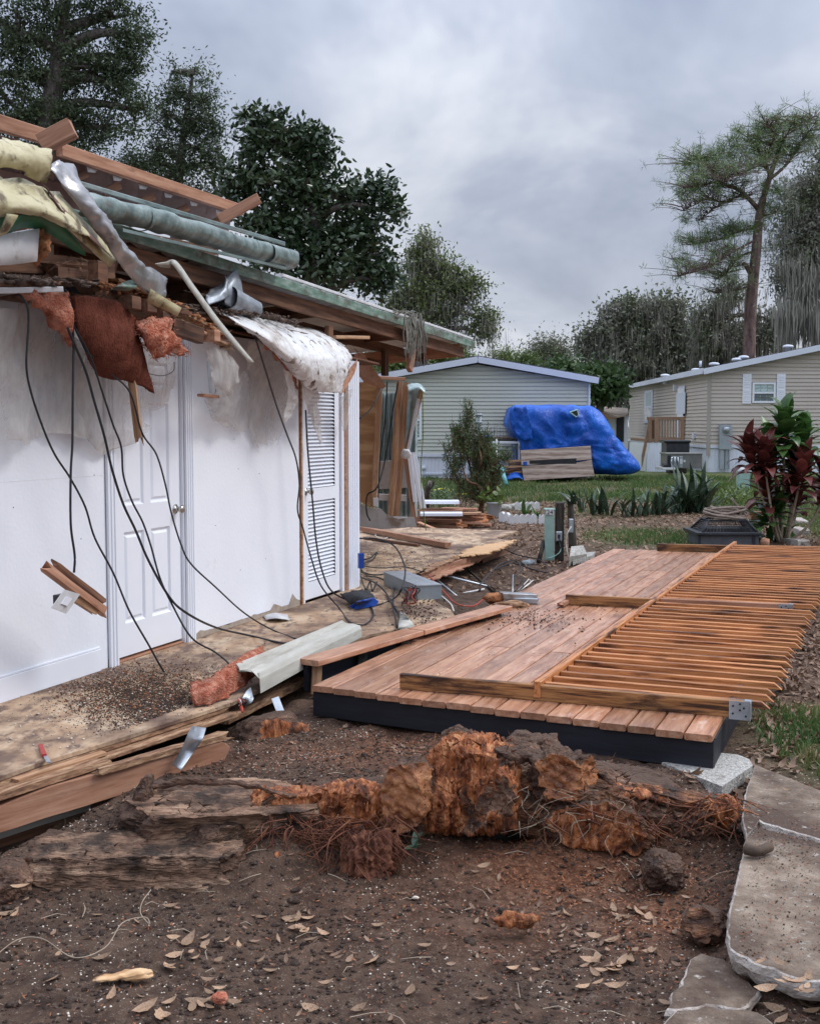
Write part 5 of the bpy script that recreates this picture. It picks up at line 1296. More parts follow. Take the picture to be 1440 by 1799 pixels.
# metal pieces on the deck edge
tm = thing('torn_switch_box', az(910, 1050, FL), 'torn metal box and plaster scraps lying on the left edge of the deck', 'scrap')
board('metal_cover', az(880, 1046, FL + .07), az(940, 1048, FL + .05), .12, .05, M_['alu'], tm, jag=(.01, .02))
board('metal_cover', az(885, 1054, FL + .03), az(946, 1056, FL + .03), .05, .045, M_['metal'], tm, jag=(.01, .02))
lump('plaster', az(872, 1052, FL + .03), (.11, .08, .05), M_['foam'], tm, seed=5, amp=.5, sub=3)
lump('plaster', az(900, 1062, FL + .02), (.14, .06, .035), M_['edge'], tm, seed=6, amp=.5, sub=3)
tube('rod', [az(900, 1040, FL + .06), az(901, 1010, FL + .02)], .006, M_['metal'], tm, 6, 0)
for k in range(6): tube('wire_tail', [az(905, 1042, FL + .06), az(915 + k * 4, 1028 + rc.uniform(-10, 4), FL + .1), az(912 + k * 4, 1015 + rc.uniform(-4, 8), FL + .02)], .004, M_[rc.choice(['wire', 'wirewhite'])], tm, 5, 4)
tag(rough_beam('broken_piece', az(984, 1062, FL + .03), az(1004, 1052, FL + .03), .05, .035, M_['redlumber'], None, 61, am=.015, nseg=8), 'small broken reddish wood chunk at the left end of the middle beam', 'wood')
# long loose beam and white debris on the far floor
tag(board('loose_beam', az(634, 928, FL + .05), az(787, 958, FL + .045), .085, .06, M_['redlumber'], None, jag=(0, 0)), 'long reddish timber lying on the far part of the plywood floor', 'timber')
tag(board('loose_beam', az(640, 945, FL + .02), az(735, 958, FL + .02), .05, .03, M_['oldlumber'], None), 'thin dark stick lying beside the long reddish timber', 'timber')

# ------------------------------------------------------------------ far end of the house: leaning wall remains
def Yt(y): return EYE / 1
ew = thing('broken_end_wall', ay(690, 925, 14.4), 'leaning remains of an end wall with bare studs, grey metal cladding and plywood', 'wall')
YE = 14.6
def yb(name, x0, y0, x1, y1, w, h, m, Y0=YE, Y1=None, parent=ew, up=(0, 1, 0), label=None):
    return board(name, ay(x0, y0, Y0), ay(x1, y1, Y1 or Y0), w, h, M_[m], parent, up, label=label)
def yp(name, pts, Y, th, m, parent=None, label=None):
    return plate(name, [ay(x, y, Y) for x, y in pts], (0, th, 0), M_[m], parent, label=label)
yp('plywood_panel', [(600, 676), (664, 667), (666, 720), (657, 880), (652, 892), (640, 885), (600, 862)], 14.1, .015, 'plyclean', ew)
yb('stud', 667, 672, 656, 890, .07, .05, 'lumber', 14.0)
for i in range(9):
    x0 = 664 + i * 7.8; x1 = 661 + i * 8.0
    y0 = 690 if i < 5 else 672
    V = [ay(x0, y0, YE), ay(x0 + 3.5, y0, YE - .06), ay(x0 + 7.6, y0, YE), ay(x1, 908, YE), ay(x1 + 3.5, 908, YE - .06), ay(x1 + 7.8, 908, YE)]
    V += [v + Vector((0, .004, 0)) for v in V]
    add('cladding_strip', V, [(0, 3, 4, 1), (1, 4, 5, 2), (6, 7, 10, 9), (7, 8, 11, 10)], M_['wallgreen'], ew)
sheet('torn_cladding', [[ay(715, 674, 14.3), ay(732, 674, 14.2), ay(742, 680, 14.2)], [ay(712, 760, 14.4), ay(722, 745, 14.2), ay(728, 735, 14.2)], [ay(708, 805, 14.4), ay(715, 800, 14.3), ay(718, 800, 14.3)]], M_['wallgreen'], ew, 6, 6, .02, thick=.004)
sheet('folded_cladding', [[ay(715, 676, 14.2), ay(735, 674, 14.1), ay(746, 682, 14.1)], [ay(718, 690, 14.0), ay(735, 684, 14.0), ay(748, 692, 14.0)]], M_['wallgreen'], ew, 5, 5, .02, thick=.004)
yb('stud', 702, 670, 686, 906, .075, .05, 'lumber', 14.2)
yb('stud', 713, 672, 697, 908, .07, .05, 'lumber', 14.25)
yb('stud', 741, 684, 713, 792, .06, .05, 'lumber', 14.15, 14.3)
yb('stud', 713, 804, 728, 918, .06, .05, 'redlumber', 14.3, 14.2)
for k, (x0, x1) in enumerate(((718, 729), (723, 741), (727, 745))): yb('white_strip', x0, 795, x1, 893 if k else 882, .05, .02, 'white', 14.2 + .05 * k)
yb('white_strip', 735, 700, 716, 795, .04, .03, 'offwhite', 14.1)
yb('grey_panel', 664, 835, 720, 832, .02, .35, 'drywallback', 14.5, up=(0, 0, 1))
yb('panel_rail', 632, 872, 714, 875, .02, .08, 'offwhite', 14.35, up=(0, 0, 1))
yb('sill_strip', 600, 912, 715, 916, .03, .11, 'offwhite', 14.2, up=(0, 0, 1))
yp('torn_board', [(632, 885), (650, 893), (668, 893), (680, 905), (700, 912), (728, 908), (732, 925), (700, 928), (672, 930), (632, 925)], 14.05, .01, 'drywallback', ew)
lump('knot_of_cord', ay(714, 797, 14.0), (.06, .05, .06), M_['offwhite'], ew, seed=3, sub=3)
box('socket_box', ay(660, 882, 13.9), (.06, .04, .10), M_['offwhite'], ew)
yb('top_plate', 640, 662, 712, 666, .09, .04, 'redlumber', 14.8, up=(0, 0, 1))
cb = thing('fallen_fascia', ay(660, 650, 12.5), 'wide dark reddish board slanting from the membrane down to the end wall', 'board')
plate('board', [ay(622, 622, 11.4), ay(636, 618, 11.6), ay(678, 678, 13.6), ay(673, 683, 13.6), ay(640, 672, 12.4), ay(624, 652, 11.4)], (0, .03, 0), M_['redlumber'], cb)
plate('splintered_edge', [ay(618, 606, 11.3), ay(648, 640, 12.3), ay(676, 675, 13.5), ay(640, 636, 12.2)], (0, .02, 0), M_['edge'], cb)
tag(tube('cable', [ay(632, 735, 12), ay(648, 722, 12.5), ay(662, 700, 13.5), ay(672, 676, 14)], .008, M_['wire']), 'black cable across the plywood panel of the end wall', 'cable')
tag(tube('cable', [ay(700, 668, 14), ay(690, 720, 14), ay(678, 800, 14), ay(663, 855, 13.8), ay(645, 870, 13.8), ay(644, 900, 13.8), ay(650, 915, 13.8)], .010, M_['wire']), 'black cable falling between the studs of the end wall', 'cable')
tag(tube('cable', [ay(680, 670, 14), ay(676, 740, 14.2), ay(668, 800, 14.2), ay(664, 880, 14.2)], .008, M_['wire']), 'thin black cable along the left side of the metal cladding', 'cable')
tag(tube('cord', [ay(742, 686, 14.1), ay(743, 760, 14), ay(739, 830, 14), ay(742, 880, 13.9), ay(748, 932, 13.8)], .006, M_['potleaf']), 'yellow cord hanging beside the end wall', 'cord')
# lumber stack behind the floor
ls = thing('lumber_stack', az(790, 925, 0), 'stack of reddish boards and white panels behind the far end of the floor', 'lumber stack')
YL = 19.3
rl = random.Random(9)
for r_ in range(6):
    for c in range(3):
        z = .03 + r_ * .052; x0 = 720 + rl.uniform(-3, 25) + c * 22; x1 = min(868 - r_ * 6, x0 + rl.uniform(60, 130)); x1 = x1 if r_ > 2 else x1 - rl.uniform(0, 30)
        Y0 = YL + c * .22 + rl.uniform(-.05, .05)
        a = ay(x0, 800, Y0); b = ay(x1, 800, Y0 + rl.uniform(-.25, .35)); a.z = b.z = z + rl.uniform(-.004, .004)
        board('board', a, b, .14, .04, M_[rl.choice(['redlumber', 'lumber', 'redlumber'])], ls)
for (x0, x1, z, Y) in ((736, 806, .43, 19.4), (738, 812, .26, 19.0)):
    a = ay(x0, 800, Y); b = ay(x1, 800, Y); a.z = b.z = z; board('white_panel', a, b, .35, .05, M_['white'], ls)
for k in range(6):
    a = ay(735 + k * 4, 800, 17.8 + k * .06); b = ay(788 + k * 3, 800, 17.5 + k * .1); a.z = .22 - k * .03; b.z = .06
    board('split_board', a, b, .09, .025, M_['redlumber'], ls)
torn('bark_slab', [az(800, 918, .10), az(850, 902, .18), az(868, 908, .12), az(850, 916, .06), az(815, 922, .06)], 8, .06, 'foam', ls, .04)

# ------------------------------------------------------------------ mobile home with the gable end
YA = 37.5
def px2(x, y, Y): p = ay(x, y, Y); return p.x, p.z
hA = thing('mobile_home', (2.2, YA + 5, 0), 'grey green mobile home seen gable end on, behind the blue tarp', 'house')
aL = ay(640, 660, YA).x; aR = ay(1037, 665, YA).x; rz_ = ay(838, 640, YA).z; rx_ = ay(838, 640, YA).x; ez = ay(1037, 672, YA).z
sk = ay(900, 797, YA).z
def siding(name, x0, x1, z0, ztop, y, m, parent, pitch=.12, M=None, holes=()):
    """lap courses; ztop(x) gives the roof line"""
    V = []; F = []; z = z0
    xsn = np.linspace(x0, x1, 60)
    zt = np.array([ztop(x) for x in xsn])
    while z < zt.max():
        zz = min(z + pitch, zt.max())
        ok = [x for x, t in zip(xsn, zt) if t > z + .01]
        if not ok: break
        a, b = min(ok), max(ok)
        segs = [(a, b)]
        for (h0, h1, g0, g1) in holes:
            if g0 < z + pitch * .5 < g1:
                segs = [s for (p, q) in segs for s in ((p, min(q, h0)), (max(p, h1), q)) if s[1] > s[0]]
        for (p, q) in segs:
            tp, tq = min(zz, ztop(p) + .02), min(zz, ztop(q) + .02)
            n = len(V)
            V += [(p, y - .036, z), (q, y - .036, z), (q, y - .004, tq), (p, y - .004, tp), (p, y + .0, z), (q, y + .0, z)]
            F += [(n, n + 1, n + 2, n + 3), (n, n + 4, n + 5, n + 1)]
        z += pitch
    if M is not None: V = xf(M, V)
    o = add(name, V, F, m, parent, M); o['kind'] = 'stuff'; return o
gable = lambda x: ez + (rz_ - ez) * (1 - abs(x - rx_) / (aR - rx_)) if x > rx_ else ez + (rz_ - ez) * (1 - abs(x - rx_) / (rx_ - aL))
siding('siding', aL, aR, sk, gable, YA, M_['sideA'], hA)
plate('gable_wall', [(aL, YA, sk), (aR, YA, sk), (aR, YA, ez), (rx_, YA, rz_), (aL, YA, ez)], (0, .12, 0), M_['sideA'], hA)
plate('side_wall', [(aR - .1, YA + .125, 0), (aR - .1, YA + 13, 0), (aR - .1, YA + 13, ez - .01), (aR - .1, YA + .125, ez - .01)], (.1, 0, 0), M_['sideA'], hA)
plate('side_wall', [(aL, YA + .125, 0), (aL, YA + 13, 0), (aL, YA + 13, ez - .01), (aL, YA + .125, ez - .01)], (.1, 0, 0), M_['sideA'], hA)
def roofside(x0, z0, x1, z1, name='roof_slope'):
    plate(name, [(x0, YA - .25, z0), (x1, YA - .25, z1), (x1, YA + 13.2, z1), (x0, YA + 13.2, z0)], (0, 0, -.06), M_['shingle'], hA)
oR = ay(1048, 664, YA).x + .02; oL = ay(629, 664, YA).x
roofside(rx_ + .003, rz_ + .27, oR, ez + .18); roofside(rx_ - .003, rz_ + .27, oL, ez + .18)
for (x0, z0, x1, z1) in ((rx_, rz_ + .14, oR, ez + .05), (rx_, rz_ + .14, oL, ez + .05)):
    board('fascia', (x0, YA - .27, z0), (x1, YA - .27, z1), .03, .19, M_['fascia'], hA)
board('corner_trim', (aR - .05, YA - .03, sk), (aR - .05, YA - .03, ez - .05), .05, .12, M_['fascia'], hA, up=(0, 1, 0))
board('band_trim', (aL, YA - .03, sk - .05), (aR, YA - .03, sk - .05), .05, .10, M_['fascia'], hA)
V = []; F = []
n = 120
for i in range(n + 1):
    x = aL + (aR - aL) * i / n; o_ = -.012 if i % 2 else .0
    V += [(x, YA + .02 + o_, -.05), (x, YA + .02 + o_, sk - .1)]
for i in range(n): F.append((2 * i, 2 * i + 2, 2 * i + 3, 2 * i + 1))
o = add('skirting', V, F, M_['skirt'], hA); 
box('skirting_cap', ((aL + aR) / 2, YA - .005, .13), (aR - aL, .04, .05), M_['fascia'], hA)
lathe('round_vent', [(.075, 0), (.075, .05), (.03, .07)], (0, 0, 0), M_['fascia'], hA, 12, frame(ay(744, 822, YA - .03), (0, 0, 1)) @ Matrix.Rotation(math.pi / 2, 4, 'X') if False else Matrix.Translation(ay(744, 822, YA - .01)) @ Matrix.Rotation(math.pi / 2, 4, 'X'))
def window(cx, cz, w, h, y, parent, M=None, grid=(3, 2), shutters=False, name='window'):
    fr = MB()
    T = (lambda p: M @ Vector(p)) if M is not None else Vector
    t = .07
    for (a, b) in (((cx - w / 2, y, cz + h / 2 - t / 2), (cx + w / 2, y, cz + h / 2 - t / 2)), ((cx - w / 2, y, cz - h / 2 + t / 2), (cx + w / 2, y, cz - h / 2 + t / 2)), ((cx - w / 2 + t, y, cz), (cx + w / 2 - t, y, cz))):
        fr.board(T(a), T(b), .05, t)
    for s in (-1, 1): fr.board(T((cx + s * (w / 2 - t / 2), y, cz - h / 2 + t)), T((cx + s * (w / 2 - t / 2), y, cz + h / 2 - t)), t, .05, up=(0, 1, 0) if M is None else (M.to_3x3() @ Vector((0, 1, 0))))
    o = fr.build(name, M_['white'], parent, M=M)
    nx_, nz = grid
    for k in (0, 1):
        z0 = cz - h / 2 + t if k == 0 else cz + t / 2; z1 = cz - t / 2 if k == 0 else cz + h / 2 - t
        for i in range(nx_):
            for j in range(nz):
                W_ = (w - 2 * t) / nx_; H_ = (z1 - z0) / nz; x0 = cx - w / 2 + t + i * W_; zz = z0 + j * H_
                pts = [T((x0 + .01, y + .01, zz + .01)), T((x0 + W_ - .01, y + .01, zz + .01)), T((x0 + W_ - .01, y + .01, zz + H_ - .01)), T((x0 + .01, y + .01, zz + H_ - .01))]
                plate('pane', pts, (M.to_3x3() @ Vector((0, .006, 0))) if M is not None else (0, .006, 0), M_['blind'] if k else M_['glass'], o)
    return o
cx, cz = px2(731, 738, YA); window(cx, cz, 12 * YA / 2050 * 1.5, 68 * YA / 2050, YA - .04, hA)
# ------------------------------------------------------------------ mobile home on the right
Yb = 42.0
cB = ay(1243, 820, Yb); cB.z = 0
MBm = Matrix.Translation(cB) @ Matrix.Rotation(math.radians(-1.9), 4, 'Z')
MBr = Matrix.Rotation(math.radians(-1.9), 4, 'Z')
hB = thing('mobile_home', MBm @ Vector((4.5, 7, 0)), 'taupe mobile home on the right with white shuttered window and a small wooden porch', 'house')
k_ = Yb / 2050
def bz(y): return ay(1243, y, Yb).z
eB = bz(652); skB = bz(784); WB = 9.4; slope = .205
topB = lambda x: eB + slope * min(x, WB - x)
siding('siding', 0, WB, skB, topB, 0, M_['sideB'], hB, .135, MBm)
def T(p): return MBm @ Vector(p)
plate('gable_wall', [T((0, 0.002, skB)), T((WB, 0.002, skB)), T((WB, 0.002, eB)), T((WB / 2, 0.002, eB + slope * WB / 2)), T((0, 0.002, eB))], MBr @ Vector((0, .12, 0)), M_['sideB'], hB)
# long side faces left: same siding turned by ninety degrees
LB = 18.5
MS = MBm @ Matrix.Rotation(math.radians(-90), 4, 'Z') @ Matrix.Translation((-LB, 0, 0))
siding('siding', 0, LB, skB, lambda x: eB, 0, M_['sideB'], hB, .135, MS)
plate('side_wall', [T((0.002, .125, skB)), T((.002, LB, skB)), T((.002, LB, eB)), T((.002, .125, eB))], MBr @ Vector((.12, 0, 0)), M_['sideB'], hB)
plate('side_wall', [T((WB, .125, 0)), T((WB, LB, 0)), T((WB, LB, eB)), T((WB, .125, eB))], MBr @ Vector((-.12, 0, 0)), M_['sideB'], hB)
plate('back_wall', [T((0.13, LB, 0)), T((WB - .13, LB, 0)), T((WB - .13, LB, eB)), T((WB / 2, LB, eB + .8)), T((.13, LB, eB))], MBr @ Vector((0, -.1, 0)), M_['sideB'], hB)
ov = .28
for (x0, x1) in ((-ov, WB / 2 - .003), (WB + ov, WB / 2 + .003)):
    z0 = eB + .16 - slope * ov; z1 = eB + .16 + slope * WB / 2
    plate('roof_slope', [T((x0, -ov, z0)), T((x1, -ov, z1)), T((x1, LB + ov, z1)), T((x0, LB + ov, z0))], (0, 0, -.05), M_['shingle'], hB)
    board('rake_fascia', T((x0, -ov - .02, z0 - .13)), T((x1, -ov - .02, z1 - .13)), .04, .20, M_['fascia'], hB)
board('eave_fascia', T((-ov - .03, -ov, eB + .0)), T((-ov - .03, LB + ov, eB + .0)), .04, .20, M_['fascia'], hB)
board('soffit', T((-ov / 2, -ov, eB - .03)), T((-ov / 2, LB + ov, eB - .03)), ov, .02, M_['fascia'], hB)
board('corner_trim', T((-.01, -.04, skB - .35)), T((-.01, -.04, eB - .05)), .13, .06, mat('taupe_corner_trim', [(.33, .30, .26), (.36, .33, .29)], 1, rough=.5, bump=0), hB, up=(0, 1, 0))
def skirting(M, L, h, parent):
    V = []; F = []; n = int(L / .07)
    for i in range(n + 1):
        x = L * i / n; o_ = -.012 if i % 2 else 0
        V += [(x, o_ + .02, -.05), (x, o_ + .02, h)]
    for i in range(n): F.append((2 * i, 2 * i + 2, 2 * i + 3, 2 * i + 1))
    add('skirting', xf(M, V), F, M_['skirt'], parent, M)
    board('band_trim', M @ Vector((0, -.02, h + .03)), M @ Vector((L, -.02, h + .03)), .04, .10, M_['fascia'], parent)
skirting(MBm, WB, skB - .05, hB); skirting(MS, LB, skB - .05, hB)
def lx(px, base=1243): return (px - base) * k_
# shuttered window
wx0, wx1 = lx(1317), lx(1357); wz0, wz1 = bz(708), bz(672)
window((wx0 + wx1) / 2, (wz0 + wz1) / 2, wx1 - wx0, wz1 - wz0, -.05, hB, MBm)
for (a, b) in ((1300, 1315), (1359, 1374)):
    x0, x1 = lx(a), lx(b); z0, z1 = bz(709), bz(657)
    s = board('shutter', T(((x0 + x1) / 2, -.045, z0)), T(((x0 + x1) / 2, -.045, z1)), x1 - x0, .03, M_['white'], hB, up=MBr @ Vector((0, 1, 0)))
    for (f0, f1) in ((.06, .47), (.53, .94)):
        for q in range(7):
            z = z0 + (z1 - z0) * (f0 + (f1 - f0) * (q + .5) / 7)
            board('louvre', T((x0 + .05, -.066, z)), T((x1 - .05, -.066, z)), .012, .04, M_['white'], s)
# tall window, door and porch on the long side; s = metres from the corner
def spx(px):    # distance along the long side for a photo column
    d = MBr @ Vector((0, 1, 0)); r = (px - 720) / FPX * CP
    lo, hi = 0, LB
    for _ in range(40):
        m = (lo + hi) / 2; p = cB + d * m
        if p.x / p.y > (px - 720) / FPX * 1.0: lo = m
        else: hi = m
    return lo
s0, s1 = spx(1191), spx(1203)
def zat(y, s): Yp = (T((0, s, 0))).y; return ay(720, y, Yp).z
def sidebox(name, sa, sb, z0, z1, m, x=-.03, th=.03, parent=hB):
    return plate(name, [T((x, sa, z0)), T((x, sb, z0)), T((x, sb, z1)), T((x, sa, z1))], MBr @ Vector((-th, 0, 0)), M_[m], parent)
dz0 = zat(771, (s0 + s1) / 2); dz1 = dz0 + 2.03
trim = sidebox('side_door', s0 - .08, s1 + .08, dz0, dz1 + .08, 'fascia')
dd_ = sidebox('door_leaf', s0, s1, dz0 + .03, dz1, 'white', -.065, .02, trim)
sidebox('door_panel', s0 + .25, s1 - .25, dz0 + 1.0, dz1 - .2, 'fascia', -.088, .004, trim)
box('handle', T((-.11, s1 - .12, dz0 + .95)), (.06, .06, .1), M_['blackplastic'], trim)
s2, s3 = spx(1132), spx(1146)
z2, z3 = zat(743, s2), zat(687, s2)
wf_ = sidebox('tall_window', s3, s2, z2, z3, 'fascia')
m2 = (z2 + z3) / 2
sidebox('pane', s3 + .35, s2 - .35, z2 + .1, m2 - .05, 'glass', -.062, .004, wf_); sidebox('pane', s3 + .35, s2 - .35, m2 + .05, z3 - .1, 'blind', -.062, .004, wf_)
lp = spx(1187); box('porch_light', T((-.09, lp, zat(681, lp))), (.14, .14, .24), M_['white'], hB)
fc = spx(1220); box('outlet_cover', T((-.06, fc, zat(765, fc))), (.08, .3, .22), M_['fascia'], hB)
vents = [(1168, 654), (1222, 644), (1254, 634), (1294, 626), (1306, 622), (1384, 603)]
for (vx, vy) in vents:
    p = ay(vx, vy + 6, Yb + 2.6 + (0 if vx > 1240 else 5)); 
    v = lathe('roof_vent', [(.10, -.35), (.10, -.04), (.20, -.03), (.20, .03), (.16, .06), (.05, .08)], p, M_['fascia'], hB, 12)
tube('vent_pipe', [ay(1230, 645, Yb + 4), ay(1230, 634, Yb + 4)], .05, M_['fascia'], hB, 8, 0)
# meter
mt = thing('electric_meter', T((lx(1270), -.2, 0)), 'grey electric meter box with a round glass dial on the corner of the taupe home', 'meter')
def bb(name, x0, x1, y0, y1, m, dep=(-.22, -.06), par=mt):
    a, b = lx(x0), lx(x1); return board(name, T(((a + b) / 2, (dep[0] + dep[1]) / 2, bz(y1))), T(((a + b) / 2, (dep[0] + dep[1]) / 2, bz(y0))), b - a, dep[1] - dep[0], M_[m], par, up=MBr @ Vector((0, 1, 0)))
bb('meter_box', 1260, 1281, 746, 789, 'boxgrey')
bb('conduit', 1262, 1269, 790, 824, 'boxgrey', (-.18, -.08)); bb('conduit', 1271, 1275, 790, 824, 'boxgrey', (-.16, -.08)); bb('conduit', 1277, 1280, 790, 824, 'metal', (-.15, -.08))
lathe('meter_dial', [(.13, 0), (.13, .05), (.10, .12), (.03, .13)], (0, 0, 0), M_['metal'], mt, 14, Matrix.Translation(T((lx(1271), -.225, bz(755)))) @ Matrix.Rotation(math.pi / 2, 4, 'X'))
# AC unit and black tub
ac = thing('air_conditioner', T((lx(1201), -3.6, 0)), 'low grey air conditioning unit on the grass beside the white skirting', 'air conditioner')
Yc = 38.5
def cbx(name, x0, x1, y0, y1, Y, dep, m, par, bev=.01):
    a, b = ay(x0, y1, Y), ay(x1, y0, Y); return box(name, ((a.x + b.x) / 2, Y + dep / 2, (a.z + b.z) / 2), (b.x - a.x, dep, b.z - a.z), M_[m], par, bev=bev)
cbx('housing', 1171, 1233, 798, 823, Yc, 1.0, 'acgrey', ac)
cbx('top_lid', 1170, 1234, 796, 798.6, Yc - .02, 1.04, 'acgrey', ac)
cbx('side_grille', 1172, 1178, 800, 821, Yc - .012, .01, 'blackplastic', ac, .002)
for x in (1182, 1193): cbx('service_box', x, x + 6, 802, 822, Yc - .08, .07, 'boxgrey', ac)
cbx('label_plate', 1194, 1199, 806, 815, Yc - .09, .008, 'offwhite', ac, .001)
cbx('label_plate', 1200, 1204, 808, 812, Yc - .008, .006, 'offwhite', ac, .001)
for k in range(3): tube('pipe', [ay(1180 + k * 5, 803, Yc - .06), ay(1179 + k * 6, 812, Yc - .12), ay(1181 + k * 5, 823, Yc - .05)], .03, M_['metal'], ac, 6, 4)
cbx('concrete_pad', 1164, 1186, 822, 826, Yc - .3, 1.2, 'edging', ac)
bt = thing('storage_tub', ay(1190, 796, 39.8), 'black storage tub with lid standing behind the grey air conditioner', 'tub')
cbx('tub', 1170, 1211, 777, 800, 39.8, .8, 'blackplastic', bt, .04)
cbx('lid', 1167, 1213, 773, 778, 39.75, .9, 'blackplastic', bt, .03)
cbx('tub_foot', 1175, 1206, 799, 832, 39.9, .5, 'postwood', bt, .03)
tag(cbx('dark_boot', 1166, 1172, 814, 822, 38.4, .3, 'blackplastic', None, .05), 'small black bag at the left end of the air conditioner', 'bag')
# porch with steps
po = thing('porch', T((-1.2, 4, 0)), 'small brown wooden porch with picket railing and white skirting by the side door', 'porch')
pY = 42.5
def pb(name, x0, y0, x1, y1, w, h, m, Y=pY, Y1=None, up=(0, 1, 0)): return board(name, ay(x0, y0, Y), ay(x1, y1, Y1 or Y), w, h, M_[m], po, up)
cbx('porch_deck', 1138, 1200, 771, 776, pY - .05, 3.4, 'tan', po)
pb('top_rail', 1136, 735, 1203, 735, .08, .12, 'tan', up=(0, 0, 1))
pb('bottom_rail', 1153, 771, 1202, 771, .06, .1, 'tan', up=(0, 0, 1))
for x in (1141, 1152, 1198): pb('porch_post', x, 777, x, 734, .13, .12, 'tan')
for i in range(8): pb('picket', 1158 + i * 4.9, 772, 1158 + i * 4.9, 737, .045, .04, 'tan')
for i in range(3): pb('board_panel', 1143.5 + i * 2.6, 776, 1143.5 + i * 2.6, 736, .05, .03, 'tan', pY + .15)
plate('stair_side', [ay(1127, 800, pY), ay(1138, 746, pY), ay(1138, 776, pY), ay(1127, 822, pY)], (0, .06, 0), M_['tan'], po)
plate('white_stringer', [ay(1127, 826, pY - .05), ay(1137, 778, pY - .05), ay(1141, 778, pY - .05), ay(1130, 826, pY - .05)], (0, .05, 0), M_['offwhite'], po)
V = []; F = []
for i in range(25):
    a = ay(1136 + i * 36 / 24, 778, pY - .02); o_ = -.02 if i % 2 else 0
    V += [(a.x, pY - .02 + o_, -.05), (a.x, pY - .02 + o_, a.z)]
for i in range(24): F.append((2 * i, 2 * i + 2, 2 * i + 3, 2 * i + 1))
V += [(V[0][0], pY - .02, -.05), (V[0][0], pY + 3, -.05), (V[0][0], pY + 3, V[1][2]), (V[0][0], pY - .02, V[1][2])]; F.append((50, 51, 52, 53))
add('porch_skirting', V, F, M_['skirt'], po)
# far shed
sh = thing('shed', ay(1080, 780, 52), 'small low shed with a brown sheet roof between the tarp heap and the taupe home', 'shed')
YS = 52.0
cbx('shed_wall', 1040, 1103, 729, 790, YS, 5, 'skirt', sh)
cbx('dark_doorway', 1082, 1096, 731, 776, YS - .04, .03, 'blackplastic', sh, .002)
plate('shed_roof', [ay(1045, 713, YS + 4), ay(1103, 717, YS + 4), ay(1103, 727, YS - .6), ay(1083, 731, YS - .9), ay(1050, 722, YS - .2)], (0, 0, -.08), M_['brownroof'], sh)
plate('gable_board', [ay(1050, 722, YS - .25), ay(1082, 731.5, YS - .85), ay(1082, 736, YS - .85), ay(1050, 736, YS - .25)], (0, .04, 0), M_['tan'], sh)

# ------------------------------------------------------------------ tarp heap and what leans on it
def heap(name, outline, Y, dep, m, nr=14, nd=10, amp=.05, seed=0, sub=6, inset=.35):
    P = [ay(x, y, Y) for x, y in outline]
    Q = []
    for i in range(len(P)):
        a, b = P[i], P[(i + 1) % len(P)]; k = max(2, int((b - a).length / .09))
        for j in range(k): Q.append(a.lerp(b, j / k))
    Q = [(Q[i - 1] + Q[i] * 2 + Q[(i + 1) % len(Q)]) / 4 for i in range(len(Q))]
    c = sum(Q, Vector()) / len(Q); n = len(Q); rings = []
    for k in range(nr):                 # front cap
        f = (k + 1) / nr; rings.append([(c + (q - c) * f) + Vector((0, .30 * f ** 12, 0)) for q in Q])
    for k in range(1, nd + 1):
        f = k / nd; rings.append([q + Vector((0, .30 + (dep - .3) * f, 0)) for q in Q])
    for k in range(nr):
        f = 1 - (k + 1) / (nr + 1); rings.append([(c + (q - c) * f) + Vector((0, dep + .25 * (1 - f), 0)) for q in Q])
    V = np.array([tuple(v) for r in rings for v in r]); F = []
    for i in range(len(rings) - 1):
        for j in range(n):
            k = (j + 1) % n; F.append((i * n + j, i * n + k, (i + 1) * n + k, (i + 1) * n + j))
    F.append(tuple(range(n))[::-1])
    folds = (ridged(np.stack([V[:, 0] * .9 + V[:, 2] * .35, V[:, 2] * .35, V[:, 1] * .5], 1) * 1.3 + seed, 2) - .7) * .42
    dd = fbm(V * 1.3 + seed, 2) * amp * 2.2 + fbm(V * 5 + seed, 2) * amp * .15 + folds * np.clip((V[:, 2] + .2) / 1.0, 0, 1)
    D = V - np.array([c.x, c.y + dep / 2, c.z]); D /= np.linalg.norm(D, axis=1, keepdims=True)
    cre = (ridged(V * np.array([1.1, 1.1, 2.0]) * 2.2 + 5 + seed, 3) - .65)
    dd = dd + cre * .2 * np.clip(fbm(V * .8 + 3, 2) * 3 + .6, 0, 1)
    V = V + D * dd[:, None] * np.array([.5, 1.3, .5])
    V[:, 2] = np.maximum(V[:, 2], -.05)
    return add(name, V, F, m, None, None, True)
tp = thing('covered_pile', ay(1010, 830, 35.5), 'big pile covered by a crumpled bright blue tarp in front of the grey home', 'tarp')
YT = 34.6
t_ = heap('tarp', [(905, 712), (960, 711), (1040, 711), (1052, 722), (1075, 752), (1100, 786), (1124, 812), (1131, 826), (1118, 832), (1085, 834), (1043, 834), (1000, 842), (922, 842), (915, 800), (912, 776), (905, 764), (896, 745), (899, 722)], YT, 2.6, M_['tarp'])
t_.parent = tp; t_.matrix_basis = wm(tp).inverted() @ t_.matrix_basis
sheet('tarp_flap', [[ay(x, y, YT - .12) for x, y in r] for r in (((903, 714), (915, 716), (924, 714)), ((898, 742), (914, 744), (931, 738)), ((912, 772), (922, 774), (936, 772)))], M_['tarp'], tp, 7, 7, .05, thick=.01, seed=4, ridge=.12)
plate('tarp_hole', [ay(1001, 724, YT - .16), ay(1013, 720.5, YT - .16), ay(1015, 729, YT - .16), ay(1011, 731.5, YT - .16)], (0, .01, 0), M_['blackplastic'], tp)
pl_ = MB()
hp = [(1000.5, 724), (1013.5, 720), (1016, 729.5), (1012, 732.5)]
